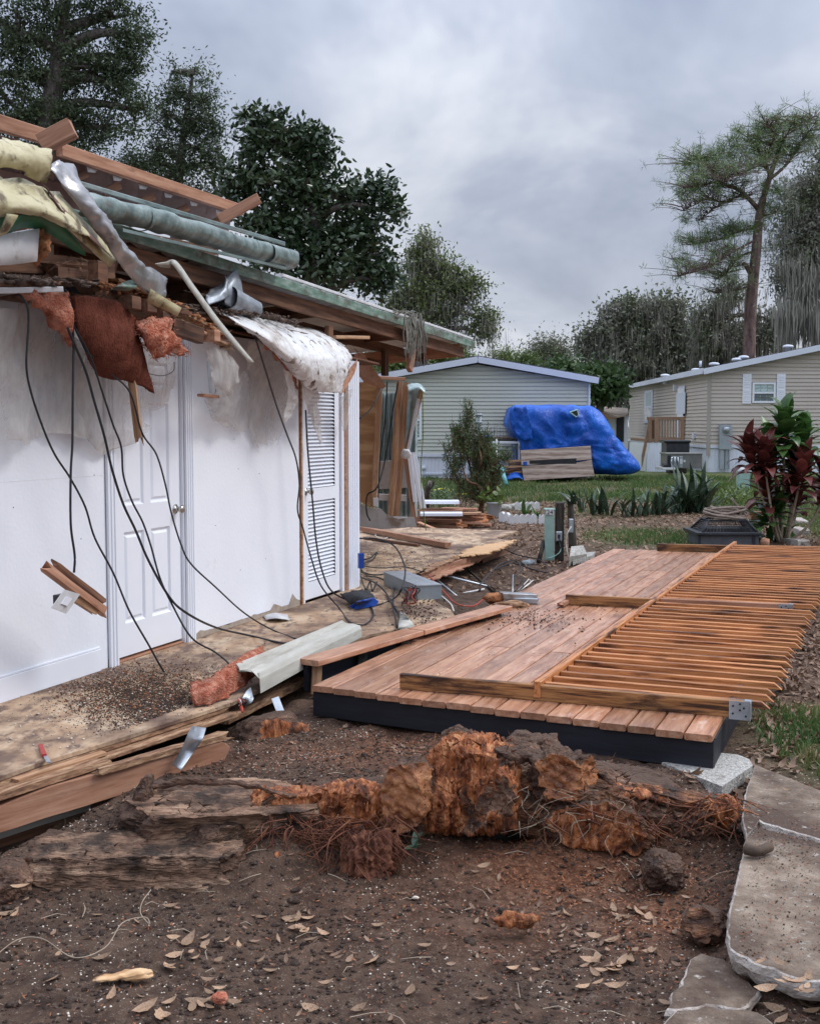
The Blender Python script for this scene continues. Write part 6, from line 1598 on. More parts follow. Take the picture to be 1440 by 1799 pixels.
pl_.tube([ay(x, y, YT - .17) for x, y in hp + hp[:1]], .02, 6); pl_.build('hole_rim', M_['sheath'], tp)
lp_ = thing('leaning_plywood', ay(980, 840, 34.2), 'weathered sheet of plywood with a long slot leaning against the blue tarp', 'plywood')
yw = 34.15
def pw(name, pts, m='plyold'): return plate(name, [ay(x, y, yw + (840 - y) * .004) for x, y in pts], (0, .03, 0), M_[m], lp_)
pw('upper_sheet', [(914, 791), (1037, 783), (1039, 807), (1006, 809.5), (940, 816), (916, 817)])
pw('lower_sheet', [(916, 818.5), (940, 817.5), (1006, 813.5), (1039, 808), (1044, 836), (920, 844)])
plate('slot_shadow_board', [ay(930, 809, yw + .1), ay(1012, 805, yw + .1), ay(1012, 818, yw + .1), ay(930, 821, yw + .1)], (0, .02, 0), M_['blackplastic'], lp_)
box('blue_scrap', ay(922, 814, yw - .0), (.12, .05, .10), M_['tarp'], lp_)
wt = thing('work_table', ay(880, 775, 35.5), 'white framed table piled with odds and ends beside the blue tarp', 'table')
def yx(name, x0, y0, x1, y1, r, m, Y, parent=None): return tube(name, [ay(x0, y0, Y), ay(x1, y1, Y)], r, M_[m], parent, 6, 0)
cbx('table_top', 846, 914, 771, 774.5, 35.0, 1.2, 'postwood', wt)
cbx('front_rail', 846, 914, 775.5, 779.5, 34.98, .06, 'white', wt)
for x in (849, 912): yx('leg', x, 779, x, 842, .035, 'offwhite', 35.05, wt)
for x in (856, 905): yx('leg', x, 779, x, 838, .03, 'offwhite', 36.1, wt)
tag(lump('blue_bucket', ay(855, 769, 35.3), (.13, .10, .09), M_['bluebristle'], None, seed=2, amp=.15, sub=3), 'small blue bowl on the left end of the white framed table', 'bowl')
cr_ = MB()
for i in range(12): cr_.tube([ay(846 + i * 5.4, 770, 35.6), ay(846 + i * 5.4, 750 + (i % 3 == 2) * -2, 35.6)], .006, 4)
for j in range(5): cr_.tube([ay(846, 752 + j * 4.4, 35.6), ay(906, 751 + j * 4.4, 35.6)], .006, 4)
tag(cr_.build('wire_crate', M_['alu']), 'wire cage standing on the white framed table', 'crate')
tag(lump('dark_tray', ay(885, 770, 35.3), (.35, .2, .05), M_['rubble'], None, seed=3, amp=.5, sub=3), 'dark pile of tools and leaves on the table beside the wire cage', 'clutter')
ps = thing('pipe_stand', ay(841, 770, 36.2), 'grey metal pipe stand rising behind the shrub in front of the siding', 'stand')
for x in (838, 843): yx('pipe', x, 790, x, 726, .035, 'boxgrey', 36.2, ps)
for y in (729, 742, 757, 765): yx('bracket', 834, y, 847, y, .03, 'boxgrey', 36.15, ps)
cbx('foot', 834, 848, 789, 842, 36.3, .4, 'postwood', ps)
bp = thing('board_pile', ay(900, 835, 35.2), 'old boards piled under the white framed table', 'boards')
for i in range(6): board('board', ay(890 - i * 2 + (i % 2) * 6, 811 + i * 4.6, 34.9), ay(917, 809 + i * 5, 34.8), .3, .06, M_['oldlumber' if i % 2 else 'lumber'], bp)
board('board', ay(868, 834, 34.7), ay(916, 822, 34.8), .2, .05, M_['oldlumber'], bp)
tag(sheet('tarp_scrap', [[ay(892, 836, 34.4), ay(905, 832, 34.4), ay(918, 836, 34.4)], [ay(890, 843, 34.1), ay(905, 840, 34.0), ay(918, 843, 34.1)]], M_['tarp'], None, 6, 6, .06, thick=.02, seed=9), 'crumpled blue scrap of tarp on the grass under the table', 'tarp')
tag(tube('white_post', [ay(872, 771, 30), ay(872.5, 868, 30)], .022, M_['offwhite'], None, 6, 0), 'thin white plastic post standing upright before the table', 'post')
tag(tube('teal_pipe', [ay(880, 822, 32), ay(889, 851, 31.5)], .06, M_['teal'], None, 8, 0), 'short teal pipe leaning beside the white post', 'pipe')
tag(sheet('white_rag', [[ay(911, 775, 34.9), ay(916, 773, 34.9)], [ay(909, 788, 34.9), ay(914, 786, 34.9)]], M_['offwhite'], None, 4, 4, .02, thick=.01), 'white rag hanging from the right end of the table', 'rag')

# ------------------------------------------------------------------ vegetation helpers
def leaf_cloud(name, C, size, aspect, m, parent=None, seed=0, down=.0, flat=.0, six=False, kind='stuff', outward=None, fold=.0):
    r = np.random.default_rng(seed); C = np.asarray(C); n = len(C)
    a = r.normal(size=(n, 3)); a[:, 2] -= down
    if outward is not None: a += outward * 1.2
    a /= np.linalg.norm(a, axis=1, keepdims=True)
    b = r.normal(size=(n, 3)); b[:, 2] *= (1 - flat)
    b = np.cross(a, b); b /= np.linalg.norm(b, axis=1, keepdims=True)
    nn = np.cross(a, b)
    L = size * r.uniform(.65, 1.3, n)[:, None]; Wd = L * aspect
    if six:
        pts = [C, C + a * L * .3 + b * Wd * .5 + nn * L * fold, C + a * L * .7 + b * Wd * .42 + nn * L * fold, C + a * L, C + a * L * .7 - b * Wd * .42 + nn * L * fold, C + a * L * .3 - b * Wd * .5 + nn * L * fold]
        V = np.stack(pts, 1).reshape(-1, 3); i = np.arange(n) * 6
        F = np.concatenate([np.stack([i, i + 1, i + 2, i + 3], 1), np.stack([i, i + 3, i + 4, i + 5], 1)])
    else:
        pts = [C, C + a * L * .5 + b * Wd * .5, C + a * L, C + a * L * .5 - b * Wd * .5]
        V = np.stack(pts, 1).reshape(-1, 3); i = np.arange(n) * 4
        F = np.stack([i, i + 1, i + 2, i + 3], 1)
    o = add(name, V, F, m, parent); 
    if kind: o['kind'] = kind
    return o
def crown_points(blobs, Y, ncl, nleaf, r, spread, shell=.45, dy=0):
    area = np.array([b[2] * b[3] for b in blobs], dtype=float); area /= area.sum(); C = []; K = []
    for (b, a) in zip(blobs, area):
        x, y, rx, ry = b[:4]; Yo = Y + (b[4] if len(b) > 4 else 0); c = np.array(ay(x, y, Yo)); k = Yo / FPX
        R = np.array([rx * k, (rx + ry) / 2 * k * .9, ry * k]); m = max(3, int(ncl * a))
        d = r.normal(size=(m, 3)); d /= np.linalg.norm(d, axis=1, keepdims=True)
        rad = (shell + (1 - shell) * r.random(m)) ** .8 * (1 + .16 * r.normal(size=m))
        K.append(c + d * R * rad[:, None])
    K = np.vstack(K); sz = r.uniform(.5, 1.3, len(K))
    idx = r.integers(0, len(K), len(K) * nleaf)
    C = K[idx] + r.normal(size=(len(idx), 3)) * spread * sz[idx][:, None] * np.array([1, 1, .7])
    return K, C
def moss_geo(K, r, n, L, w, name, parent, m='moss', ns=9, sp=.16):
    """tufts of hanging strands, longest in the middle of each tuft"""
    idx = r.integers(0, len(K), n); T0 = K[idx] + r.normal(size=(n, 3)) * .2; TL = L * r.uniform(.3, 1.2, n) ** 1.3
    T = np.repeat(T0, ns, 0); q = r.normal(size=(n * ns, 2)) * sp; d = np.sqrt((q ** 2).sum(1)) / sp
    P = T + np.concatenate([q, r.normal(size=(n * ns, 1)) * .1], 1)
    ln = (np.repeat(TL, ns) * np.clip(1.05 - .35 * d, .2, 1) * r.uniform(.7, 1.2, n * ns))[:, None]
    off = r.normal(size=(n * ns, 3)) * np.array([.05, .05, 0]); off2 = off + r.normal(size=(n * ns, 3)) * np.array([.06, .06, 0])
    ww = (w * r.uniform(.4, 1.2, n * ns))[:, None]; ang = r.uniform(0, math.pi, n * ns); s = np.stack([np.cos(ang), np.sin(ang), 0 * ang], 1) * ww
    dn = np.array([0, 0, -1.0])
    V = np.stack([P, P + off * .5 + dn * ln * .3 + s, P + off * .5 + dn * ln * .3 - s, P + off + dn * ln * .65 + s * .7, P + off + dn * ln * .65 - s * .7, P + off2 + dn * ln], 1).reshape(-1, 3)
    i = np.arange(n * ns) * 6
    F = np.concatenate([np.stack([i, i + 1, i + 2], 1), np.stack([i + 1, i + 3, i + 2], 1), np.stack([i + 2, i + 3, i + 4], 1), np.stack([i + 3, i + 5, i + 4], 1)])
    o = add(name, V, F, M_[m], parent); o['kind'] = 'stuff'; return o
def limbs(mb, trunk, K, blobs, Y, r, r0, nsub=60):
    T_ = smooth_pts(trunk, 5)
    for b in blobs:
        c = ay(b[0], b[1], Y + (b[4] if len(b) > 4 else 0))
        lowers = [p for p in T_ if p.z < c.z + .3] or T_
        s = min(lowers, key=lambda p: (p - c).length + max(0, p.z - c.z) * 2)
        mid = s.lerp(c, .55) + Vector((r.normal() * .08, r.normal() * .08, .10)) * (c - s).length
        L = (c - s).length
        mb.tube([s, mid, c], [r0 * .5, r0 * .3, r0 * .15], 5, 5)
    cs = [ay(b[0], b[1], Y + (b[4] if len(b) > 4 else 0)) for b in blobs]
    for q in K[r.integers(0, len(K), nsub)]:
        q = Vector(q); c = min(cs, key=lambda p: (p - q).length)
        mb.tube([c, c.lerp(q, .5) + Vector((r.normal(), r.normal(), r.normal())) * .06 * (q - c).length, q], [r0 * .13, r0 * .09, r0 * .03], 4, 3)
def tree(name, label, Y, trunk, tr, blobs, ncl, nleaf, spread, lsize, asp, m, seed, cat='tree', group=None, moss=0, mossL=1.0, mossw=.05, bark='trunk', six=False, nsub=60, down=.2, shell=.45, fold=0, flat=0, base=True):
    r = np.random.default_rng(seed)
    T_ = [ay(x, y, Y) for x, y in trunk]
    if base: T_[0].z = -.1
    root = thing(name, (T_[0].x, T_[0].y, 0), label, cat, group)
    mb = MB(); mb.tube(T_, tr, 9, 6)
    K, C = crown_points(blobs, Y, ncl, nleaf, r, spread, shell)
    limbs(mb, T_, K, blobs, Y, r, tr[0], nsub)
    mb.build('trunk', M_[bark], root, True)
    leaf_cloud('crown', C, lsize, asp, M_[m], root, seed, down, flat, six, fold=fold)
    if moss: moss_geo(K, r, moss, mossL, mossw, 'hanging_moss', root)
    return root

# ------------------------------------------------------------------ trees
tree('oak_tree', 'tall dark leafy oak behind the house filling the top left corner', 26, [(60, 1100), (80, 300), (100, 120), (118, -40)], [.34, .28, .18, .08],
     [(30, 60, 60, 70), (-50, 130, 70, 120), (110, 40, 70, 60), (200, 30, 60, 50), (235, 65, 38, 42), (80, 130, 75, 60), (170, 120, 70, 55), (215, 150, 52, 42), (40, 200, 80, 50), (120, 205, 80, 50), (185, 225, 60, 45), (60, -60, 120, 70), (180, -50, 80, 50), (225, 100, 40, 40), (100, 260, 90, 40), (238, 192, 34, 26)],
     900, 46, .17, .095, .42, 'oakleaf', 1, nsub=260, shell=.2)
tree('oak_tree', 'thin crowned dark tree between the top left oak and the magnolia', 31, [(300, 1000), (310, 380), (322, 240), (338, 130)], [.22, .15, .09, .03],
     [(292, 200, 30, 55), (312, 160, 26, 42), (355, 175, 34, 50), (340, 225, 42, 40), (280, 265, 40, 36), (352, 262, 46, 36), (310, 300, 70, 40), (375, 215, 24, 30), (385, 290, 36, 32), (235, 290, 50, 40), (350, 340, 60, 30), (342, 122, 12, 26), (302, 125, 10, 20)],
     420, 38, .17, .10, .38, 'oakleaf', 2, nsub=200, shell=.2)
tree('magnolia_tree', 'dense dark magnolia with glossy leaves behind the metal roof', 24, [(545, 1000), (548, 520), (552, 380), (540, 260)], [.20, .17, .12, .05],
     [(475, 222, 38, 34), (448, 262, 40, 40), (520, 250, 46, 42), (560, 285, 42, 40), (470, 320, 60, 44), (540, 345, 62, 50), (415, 330, 40, 44), (610, 350, 46, 38), (672, 335, 32, 34), (690, 372, 22, 26), (632, 400, 52, 44), (560, 420, 72, 44), (480, 390, 66, 44), (650, 450, 50, 40), (600, 480, 80, 40), (668, 492, 36, 28), (500, 450, 80, 40), (436, 205, 18, 20), (560, 250, 26, 24)],
     1050, 13, .13, .15, .42, 'magleaf', 3, six=True, nsub=120, shell=.3, fold=.06, down=-.2)
tree('moss_draped_oak', 'tall olive oak draped in grey moss behind the gable home, just right of the magnolia', 46, [(738, 860), (738, 640), (742, 560), (745, 440)], [.34, .30, .24, .08],
     [(745, 425, 20, 24), (735, 455, 30, 24), (770, 470, 34, 26), (800, 485, 30, 26), (830, 500, 24, 20), (720, 500, 30, 40), (765, 510, 40, 30), (810, 520, 30, 24), (850, 560, 28, 24), (745, 545, 40, 34), (790, 560, 24, 20), (845, 585, 22, 14), (700, 540, 30, 40)],
     420, 34, .28, .15, .45, 'oakleaf2', 4, moss=330, mossL=1.2, mossw=.018, nsub=160, shell=.25)
def bush(name, label, Y, cx, cy, rx, ry, n, m, seed, ls=.18, moss=0, group=None, nb=7, trunk=True, cat='tree', **k):
    r = random.Random(seed); bl = []
    for i in range(nb):
        a = 2 * math.pi * i / nb + r.random(); bl.append((cx + math.cos(a) * rx * .55 * r.uniform(.6, 1.1), cy + math.sin(a) * ry * .5 * r.uniform(.5, 1.1), rx * r.uniform(.38, .55), ry * r.uniform(.38, .55)))
    bl.append((cx, cy, rx * .6, ry * .6))
    return tree(name, label, Y, [(cx, 800), (cx + 2, cy + ry * .5), (cx, cy)], [.22, .16, .08], bl, n, 26, Y * .0065, ls, .45, m, seed, moss=moss, mossL=1.6, mossw=.035, nsub=70, group=group, shell=.25, cat=cat, **k)
bush('far_tree', 'low yellow green tree seen under the porch roof behind the mossy trunk', 55, 700, 640, 40, 26, 110, 'brightleaf', 11)
bush('far_tree', 'grey mossy tree under the porch roof at the left of the brown posts', 60, 655, 640, 40, 34, 90, 'mossoak', 12, moss=120)
bush('far_tree', 'bright green low tree above the left slope of the gable roof', 60, 782, 628, 44, 16, 110, 'brightleaf', 13)
bush('far_tree', 'thin bare looking tree with moss behind the left roof slope', 75, 785, 606, 44, 22, 70, 'mossoak', 14, .16, moss=60)
bush('far_tree', 'small dark tree right behind the ridge of the gable home', 75, 885, 632, 34, 22, 90, 'oakleaf2', 15)
bush('far_tree', 'grey tree top beyond the right roof slope, left of the tall mossy mass', 85, 968, 618, 46, 28, 130, 'mossoak', 16, .22, moss=80)
bush('far_tree', 'orange tinted small tree beyond the right roof slope', 62, 925, 640, 26, 14, 70, 'brightleaf', 17)
bush('far_tree', 'light green palm like tree by the right eave of the gable home', 55, 990, 655, 34, 12, 90, 'palmleaf', 18, .3)
bush('far_tree', 'green palm fronds right of the eave of the gable home', 52, 1052, 672, 30, 34, 150, 'palmleaf', 19, .35)
tree('moss_draped_oak', 'broad dark live oak heavy with grey moss behind the tarp and shed', 68, [(1120, 860), (1122, 700), (1118, 600)], [.6, .5, .3],
     [(1075, 575, 44, 34), (1120, 555, 44, 34), (1165, 545, 44, 30), (1100, 610, 60, 44), (1160, 600, 60, 44), (1060, 640, 44, 44), (1200, 580, 34, 34), (1130, 660, 80, 50), (1060, 700, 50, 30), (1200, 640, 50, 50), (1105, 530, 18, 18), (1070, 545, 16, 16), (1190, 530, 18, 16), (1035, 600, 22, 26)],
     760, 30, .42, .24, .5, 'mossoak', 5, moss=1300, mossL=2.0, mossw=.032, nsub=140, shell=.3)
tree('moss_draped_oak', 'ragged mossy tree standing between the live oak and the tall pine', 64, [(1262, 860), (1262, 660), (1268, 560)], [.35, .3, .15],
     [(1262, 540, 30, 22), (1290, 520, 30, 18), (1240, 600, 36, 40), (1280, 590, 40, 40), (1270, 640, 50, 36), (1225, 550, 22, 20), (1340, 600, 40, 40), (1345, 560, 30, 30)],
     260, 28, .36, .22, .45, 'mossoak', 6, moss=420, mossL=2.0, mossw=.028, nsub=90, shell=.25)
tree('moss_draped_oak', 'mossy oak at the right edge with long grey curtains of moss', 54, [(1448, 860), (1440, 520), (1430, 380)], [.55, .45, .25],
     [(1425, 330, 40, 44), (1400, 385, 40, 40), (1440, 400, 50, 50), (1385, 430, 26, 34), (1420, 460, 50, 44), (1400, 500, 40, 40), (1455, 520, 40, 60), (1375, 480, 22, 26), (1440, 280, 22, 34), (1480, 350, 50, 80)],
     560, 32, .34, .18, .45, 'mossoak', 7, moss=330, mossL=1.4, mossw=.026, nsub=140, shell=.25)
rr = np.random.default_rng(31)
hm = bpy.data.objects[[o.name for o in bpy.data.objects if o.get('label', '').startswith('mossy oak at the right')][0]]
Kc = np.array([tuple(ay(x, y, 53)) for x, y in [(rr.uniform(1375, 1450), rr.uniform(455, 560)) for _ in range(160)]])
moss_geo(Kc, rr, 85, 2.7, .03, 'moss_curtain', hm, ns=26, sp=.26)
# tall pine
PYy = 60
pr = np.random.default_rng(8)
pine = thing('pine_tree', (ay(1316, 800, PYy).x, PYy, 0), 'very tall pine with a bare reddish trunk and flat topped crown on the right', 'tree')
pt = [ay(1311, 860, PYy), ay(1316, 600, PYy), ay(1320, 520, PYy), ay(1328, 440, PYy), ay(1335, 370, PYy), ay(1352, 310, PYy), ay(1368, 262, PYy), ay(1376, 230, PYy)]; pt[0].z = -.1
mb = MB(); mb.tube(pt, [.36, .31, .29, .25, .2, .14, .09, .04], 10, 6)
mb.tube([ay(1318, 478, PYy), ay(1310, 466, PYy - .2), ay(1305, 463, PYy - .3)], [.16, .12, .12], 8, 3)
lim = [([(1330, 365), (1300, 335), (1262, 318), (1250, 295)], .13), ([(1330, 365), (1310, 345), (1270, 355), (1230, 385)], .07), ([(1340, 345), (1350, 310), (1338, 290), (1300, 305), (1268, 318)], .09),
       ([(1352, 310), (1345, 275), (1360, 240), (1345, 215)], .08), ([(1345, 320), (1380, 290), (1400, 260), (1420, 230)], .1), ([(1352, 310), (1330, 260), (1310, 240)], .06),
       ([(1330, 400), (1300, 405), (1265, 420), (1210, 430)], .07), ([(1330, 420), (1290, 440), (1240, 470), (1190, 485)], .07), ([(1325, 440), (1300, 450), (1275, 478), (1262, 490)], .05), ([(1335, 380), (1370, 370), (1400, 350)], .07), ([(1320, 500), (1290, 510), (1255, 515)], .05), ([(1250, 295), (1225, 280), (1205, 290)], .05), ([(1262, 318), (1235, 325), (1200, 330)], .05), ([(1368, 262), (1390, 225), (1430, 205)], .06), ([(1270, 355), (1240, 350), (1200, 370)], .04)]
tips = []
for pts, w in lim:
    off = pr.normal() * 1.2
    P = [ay(x, y, PYy + off * i / len(pts)) for i, (x, y) in enumerate(pts)]
    mb.tube(P, [w, w * .75, w * .5, w * .3], 6, 5)
    Sg = smooth_pts(P, 6)
    for p in Sg[len(Sg) // 3:]:
        for _ in range(7):
            q = p + Vector((pr.normal() * .75, pr.normal() * .8, abs(pr.normal()) * .38 + .05))
            mb.tube([p, p.lerp(q, .5) + Vector((0, 0, .06)), q], [.022, .016, .01], 4, 2); tips.append(q)
pbl = [(1235, 275, 32, 22), (1215, 300, 26, 20), (1205, 335, 20, 20), (1240, 330, 34, 18), (1215, 380, 28, 14), (1280, 255, 26, 18), (1262, 285, 30, 18), (1320, 235, 36, 20), (1355, 222, 34, 16), (1400, 215, 36, 18), (1430, 240, 22, 26), (1300, 270, 36, 20), (1345, 265, 34, 22), (1385, 258, 36, 22), (1290, 400, 28, 14), (1255, 410, 26, 14), (1215, 425, 28, 16), (1200, 455, 22, 12), (1230, 470, 24, 12), (1270, 440, 28, 16), (1320, 400, 30, 16), (1190, 485, 14, 8), (1280, 490, 16, 8), (1345, 370, 26, 22), (1375, 330, 36, 26), (1270, 520, 22, 8), (1360, 430, 20, 20)]
K, _ = crown_points([(b[0], b[1], b[2] * 1.12, b[3] * .85) for b in pbl], PYy, 1000, 1, pr, .3, .35)
cents = [ay(b[0], b[1], PYy) for b in pbl]
for q in K[::3]:
    q = Vector(q); c = min(cents, key=lambda p: (p - q).length); s_ = min(tips + [c], key=lambda p: (p - q).length)
    if (s_ - q).length < 1.6: mb.tube([s_, q], [.02, .010], 4)
mb.build('trunk', M_['pinetrunk'], pine, True)
K = np.vstack([K, np.array([tuple(t) for t in tips])])
idx = np.repeat(np.arange(len(K)), 16)
C = K[idx] + pr.normal(size=(len(idx), 3)) * .05
leaf_cloud('crown', C, .33, .06, M_['pineleaf'], pine, 9, -.25)
low = K[(K[:, 2] < ay(1300, 400, PYy).z)]
moss_geo(low, pr, 45, 1.3, .022, 'hanging_moss', pine)
# ------------------------------------------------------------------ shrubs and garden plants
sr = np.random.default_rng(14)
YSh = 22.3
shb = thing('shrub', ay(845, 903, YSh), 'bottlebrush shrub with twisting reddish stems behind the lumber stack', 'shrub')
mb = MB()
stems = [[(843, 903), (848, 868), (838, 852), (822, 845), (812, 820), (806, 790)], [(845, 900), (850, 865), (862, 850), (866, 820), (858, 800)], [(845, 880), (832, 862), (828, 830), (818, 790), (822, 745)], [(848, 870), (838, 840), (845, 810), (840, 780)], [(845, 885), (815, 858), (800, 835), (795, 800)], [(847, 875), (870, 858), (872, 835), (880, 815)], [(830, 850), (850, 840), (870, 845), (860, 862)]]
tp_ = []
for i, s in enumerate(stems):
    P = [ay(x, y, YSh + sr.normal() * .15) for x, y in s]; mb.tube(P, [.055 if i < 2 else .03, .03, .02, .008], 6, 6); Sg = smooth_pts(P, 5); tp_ += Sg[len(Sg) // 3:]
mb.build('stem', M_['oldlumber'], shb, True)
cl = [(823, 735, 10, 22), (820, 765, 18, 20), (806, 785, 16, 20), (798, 775, 10, 22), (845, 800, 24, 24), (862, 815, 24, 26), (820, 800, 30, 20), (800, 830, 18, 24), (850, 840, 30, 20), (870, 840, 16, 26), (830, 870, 40, 18), (848, 780, 14, 20), (785, 800, 6, 12), (890, 808, 14, 8)]
K, _ = crown_points(cl, YSh, 520, 1, sr, .1, .2)
pts = []
twg = MB()
for q in K:
    q = Vector(q); up_ = Vector((sr.normal() * .35, sr.normal() * .35, 1)).normalized(); L = sr.uniform(.15, .32)
    twg.tube([q - up_ * L * .3, q + up_ * L], [.006, .003], 3)
    for j in range(20): pts.append(q + up_ * (L * (j / 20 * 1.2 - .2)) + Vector((sr.normal(), sr.normal(), sr.normal())) * .012)
twg.build('twigs', M_['oldlumber'], shb)
leaf_cloud('foliage', np.array([tuple(p) for p in pts]), .085, .18, M_['shrubleaf'], shb, 15, -.9)
# blade plants
def blade(L, w, bend, n=6, fold=.25, curl=0):
    V = []; F = []
    for i in range(n + 1):
        t = i / n; ww = w * (math.sin(math.pi * min(1, .18 + t * .82)) ** .8) if i < n else .001
        a = bend * t * t; x = L * (t * math.cos(a * .5)); z = 0
        px_, pz = L * math.sin(a) * .6 * t, L * t * math.cos(a * .7)
        V += [(px_ - ww * fold, -ww, pz), (px_, 0, pz - ww * .1), (px_ - ww * fold, ww, pz)]
    for i in range(n):
        a = i * 3; F += [(a, a + 1, a + 4, a + 3), (a + 1, a + 2, a + 5, a + 4)]
    return V, F
def blade_plant(name, label, base, n, L, w, m, seed, spread=.2, lean=(.1, .7), bias=(0, 0), cat='plant', group=None, bend=(.1, .6), part='leaf', z0=-.02):
    r = random.Random(seed); root = thing(name, base, label, cat, group)
    base = Vector(base)
    protos = {}
    for i in range(n):
        k = i % 4
        V, F = blade(1.0, w, bend[0] + (bend[1] - bend[0]) * k / 3)
        p = base + Vector((r.uniform(-1, 1) * spread, r.uniform(-1, 1) * spread * .6, z0))
        az_ = r.uniform(0, 2 * math.pi); tilt = r.uniform(*lean); l = L * r.uniform(.55, 1.1)
        M = Matrix.Translation(p) @ Matrix.Rotation(bias[0], 4, 'Y') @ Matrix.Rotation(az_, 4, 'Z') @ Matrix.Rotation(tilt, 4, 'Y') @ Matrix.Rotation(r.uniform(-.4, .4), 4, 'Z') @ Matrix.Scale(l, 4)
        if k not in protos: o = add(part, xf(M, V), F, M_[m], root, M, True); protos[k] = o.data
        else: o = bpy.data.objects.new(part, protos[k]); link(o, root, M)
    return root
def gp_(x, y): p = az(x, y, 0); p.z = gz(p.x, p.y); return p
for (x, y, n, L, s, sd, lb, bi) in [(1055, 906, 18, .52, .20, 1, 'snake plant clump with one long leaf reaching toward the numbered post', -.1), (1112, 908, 20, .50, .24, 2, 'snake plant clump right of the long leaning leaf, with drooping tips', .12),
                                  (1152, 906, 16, .46, .18, 3, 'small snake plant clump left of the tallest clump', .1), (1178, 904, 18, .52, .2, 4, 'spreading snake plant clump at the foot of the tallest one', -.1), (1222, 903, 46, .80, .30, 5, 'tallest and densest dark snake plant clump', .06), (1085, 900, 9, .42, .12, 6, 'sparse snake plant clump between the two left clumps', .2)]:
    blade_plant('snake_plant', lb, gp_(x, y), int(n * 1.4), L * 1.2, .06, 'snake', sd, s, (.02, .75), (bi, 0), bend=(.1, .7), group='snake plants along the flower bed')
pp = blade_plant('spiky_plant', 'rough stemmed spiky plant growing behind the numbered post', gp_(1004, 965), 26, .30, .09, 'snake', 9, .05, (.2, 1.3), bend=(.3, .9), z0=.62)
tube('stem', [gp_(1006, 965), gp_(1003, 965) + Vector((.0, 0, .35)), gp_(1000, 965) + Vector((0, 0, .66))], [.06, .05, .04], M_['postwood'], pp, 8, 4)
blade_plant('seedling', 'small grey green leafy plant beside the spiky plant', gp_(1018, 900), 12, .5, .04, 'snake', 10, .08, (.0, .3))
blade_plant('seedling', 'broad leaved seedling inside the white scalloped edging', gp_(924, 905), 7, .34, .11, 'tigreen', 11, .05, (.2, .9))
blade_plant('seedling', 'small green seedling between the edging and the numbered post', gp_(950, 912), 8, .28, .09, 'tigreen', 12, .08, (.3, 1.0))
blade_plant('seedling', 'tiny green seedling on the dirt against the black deck skirt', az(1102, 1330, .0), 6, .08, .22, 'potleaf', 13, .01, (.5, 1.2))
blade_plant('seedling', 'small pale green seedling growing out of the stump', ay(727, 1482, 4.72), 9, .075, .2, 'snake', 14, .012, (.5, 1.4))
# cordyline bushes
def ti_plant(name, label, base, stems, seed, m, n=20, L=.36, w=.17):
    r = random.Random(seed); root = thing(name, base, label, 'plant')
    protos = {}
    for si, (pts, mm) in enumerate(stems):
        P = [ay(x, y, Yp) for (x, y, Yp) in pts]; tube('stem', P, [.022, .018, .014], M_['palestick'], root, 6, 4)
        top = P[-1]; prev = P[-2]; ax = (top - prev).normalized()
        for i in range(n):
            t = i / n; key = (mm, i % 3)
            V, F = blade(1.0, w * (1 if mm == 'tigreen' else .72), .3 + .35 * (i % 3))
            a = i * 2.4 + si; tilt = .25 + 1.25 * t + r.uniform(-.1, .15)
            M = Matrix.Translation(top - ax * (.42 * t)) @ Matrix.Rotation(a, 4, 'Z') @ Matrix.Rotation(tilt, 4, 'Y') @ Matrix.Scale(L * r.uniform(.75, 1.1), 4)
            if key not in protos: o = add('leaf', xf(M, V), F, M_[mm], root, M, True); protos[key] = o.data
            else: o = bpy.data.objects.new('leaf', protos[key]); link(o, root, M)
    return root
B = 16.9
ti_plant('cordyline', 'big cordyline bush with green top rosettes and burgundy lower leaves at the right edge', ay(1380, 955, B), [
    ([(1372, 955, B), (1376, 850, B), (1378, 735, B)], 'tigreen'), ([(1378, 955, B), (1395, 860, B + .2), (1412, 760, B + .3)], 'tigreen'), ([(1374, 955, B), (1362, 850, B + .2), (1352, 775, B + .3)], 'tigreen'),
    ([(1380, 955, B), (1400, 880, B + .3), (1395, 800, B + .4)], 'tigreen'), ([(1370, 955, B), (1350, 890, B), (1342, 840, B)], 'tired'), ([(1368, 955, B), (1340, 880, B - .1), (1312, 785, B - .1)], 'tired'),
    ([(1368, 955, B), (1352, 880, B - .2), (1340, 790, B - .2)], 'tired'), ([(1380, 955, B), (1402, 860, B - .2), (1412, 815, B - .2)], 'tired'), ([(1382, 955, B), (1430, 910, B - .1), (1452, 830, B - .1)], 'tired'), ([(1380, 955, B), (1398, 900, B + .3), (1388, 860, B + .2)], 'tired'), ([(1376, 955, B), (1360, 905, B), (1372, 895, B)], 'tigreen')], 3, 'tired', 30, .46, .24)
tag(blade_plant('ground_shrub', 'low dark green plant under the cordyline bush', az(1362, 948, .02), 40, .34, .16, 'tigreen', 22, .28, (.3, 1.4), cat='plant'))
wb = leaf_cloud('weeds', np.array([tuple(gp_(rr.uniform(1262, 1322), rr.uniform(885, 905)) + Vector((0, 0, rr.uniform(0, .4)))) for _ in range(900)]), .10, .35, M_['brightleaf'], None, 23, -.6, kind='stuff')
tag(wb, 'tangle of bright green weeds behind the fire pit', 'weeds')
wb = leaf_cloud('weeds', np.array([tuple(gp_(rr.uniform(745, 800), rr.uniform(868, 896)) + Vector((0, 0, rr.uniform(0, .25)))) for _ in range(700)]), .10, .35, M_['shrubleaf'], None, 24, -.6, kind='stuff')
tag(wb, 'low weeds growing left of the bottlebrush shrub', 'weeds')
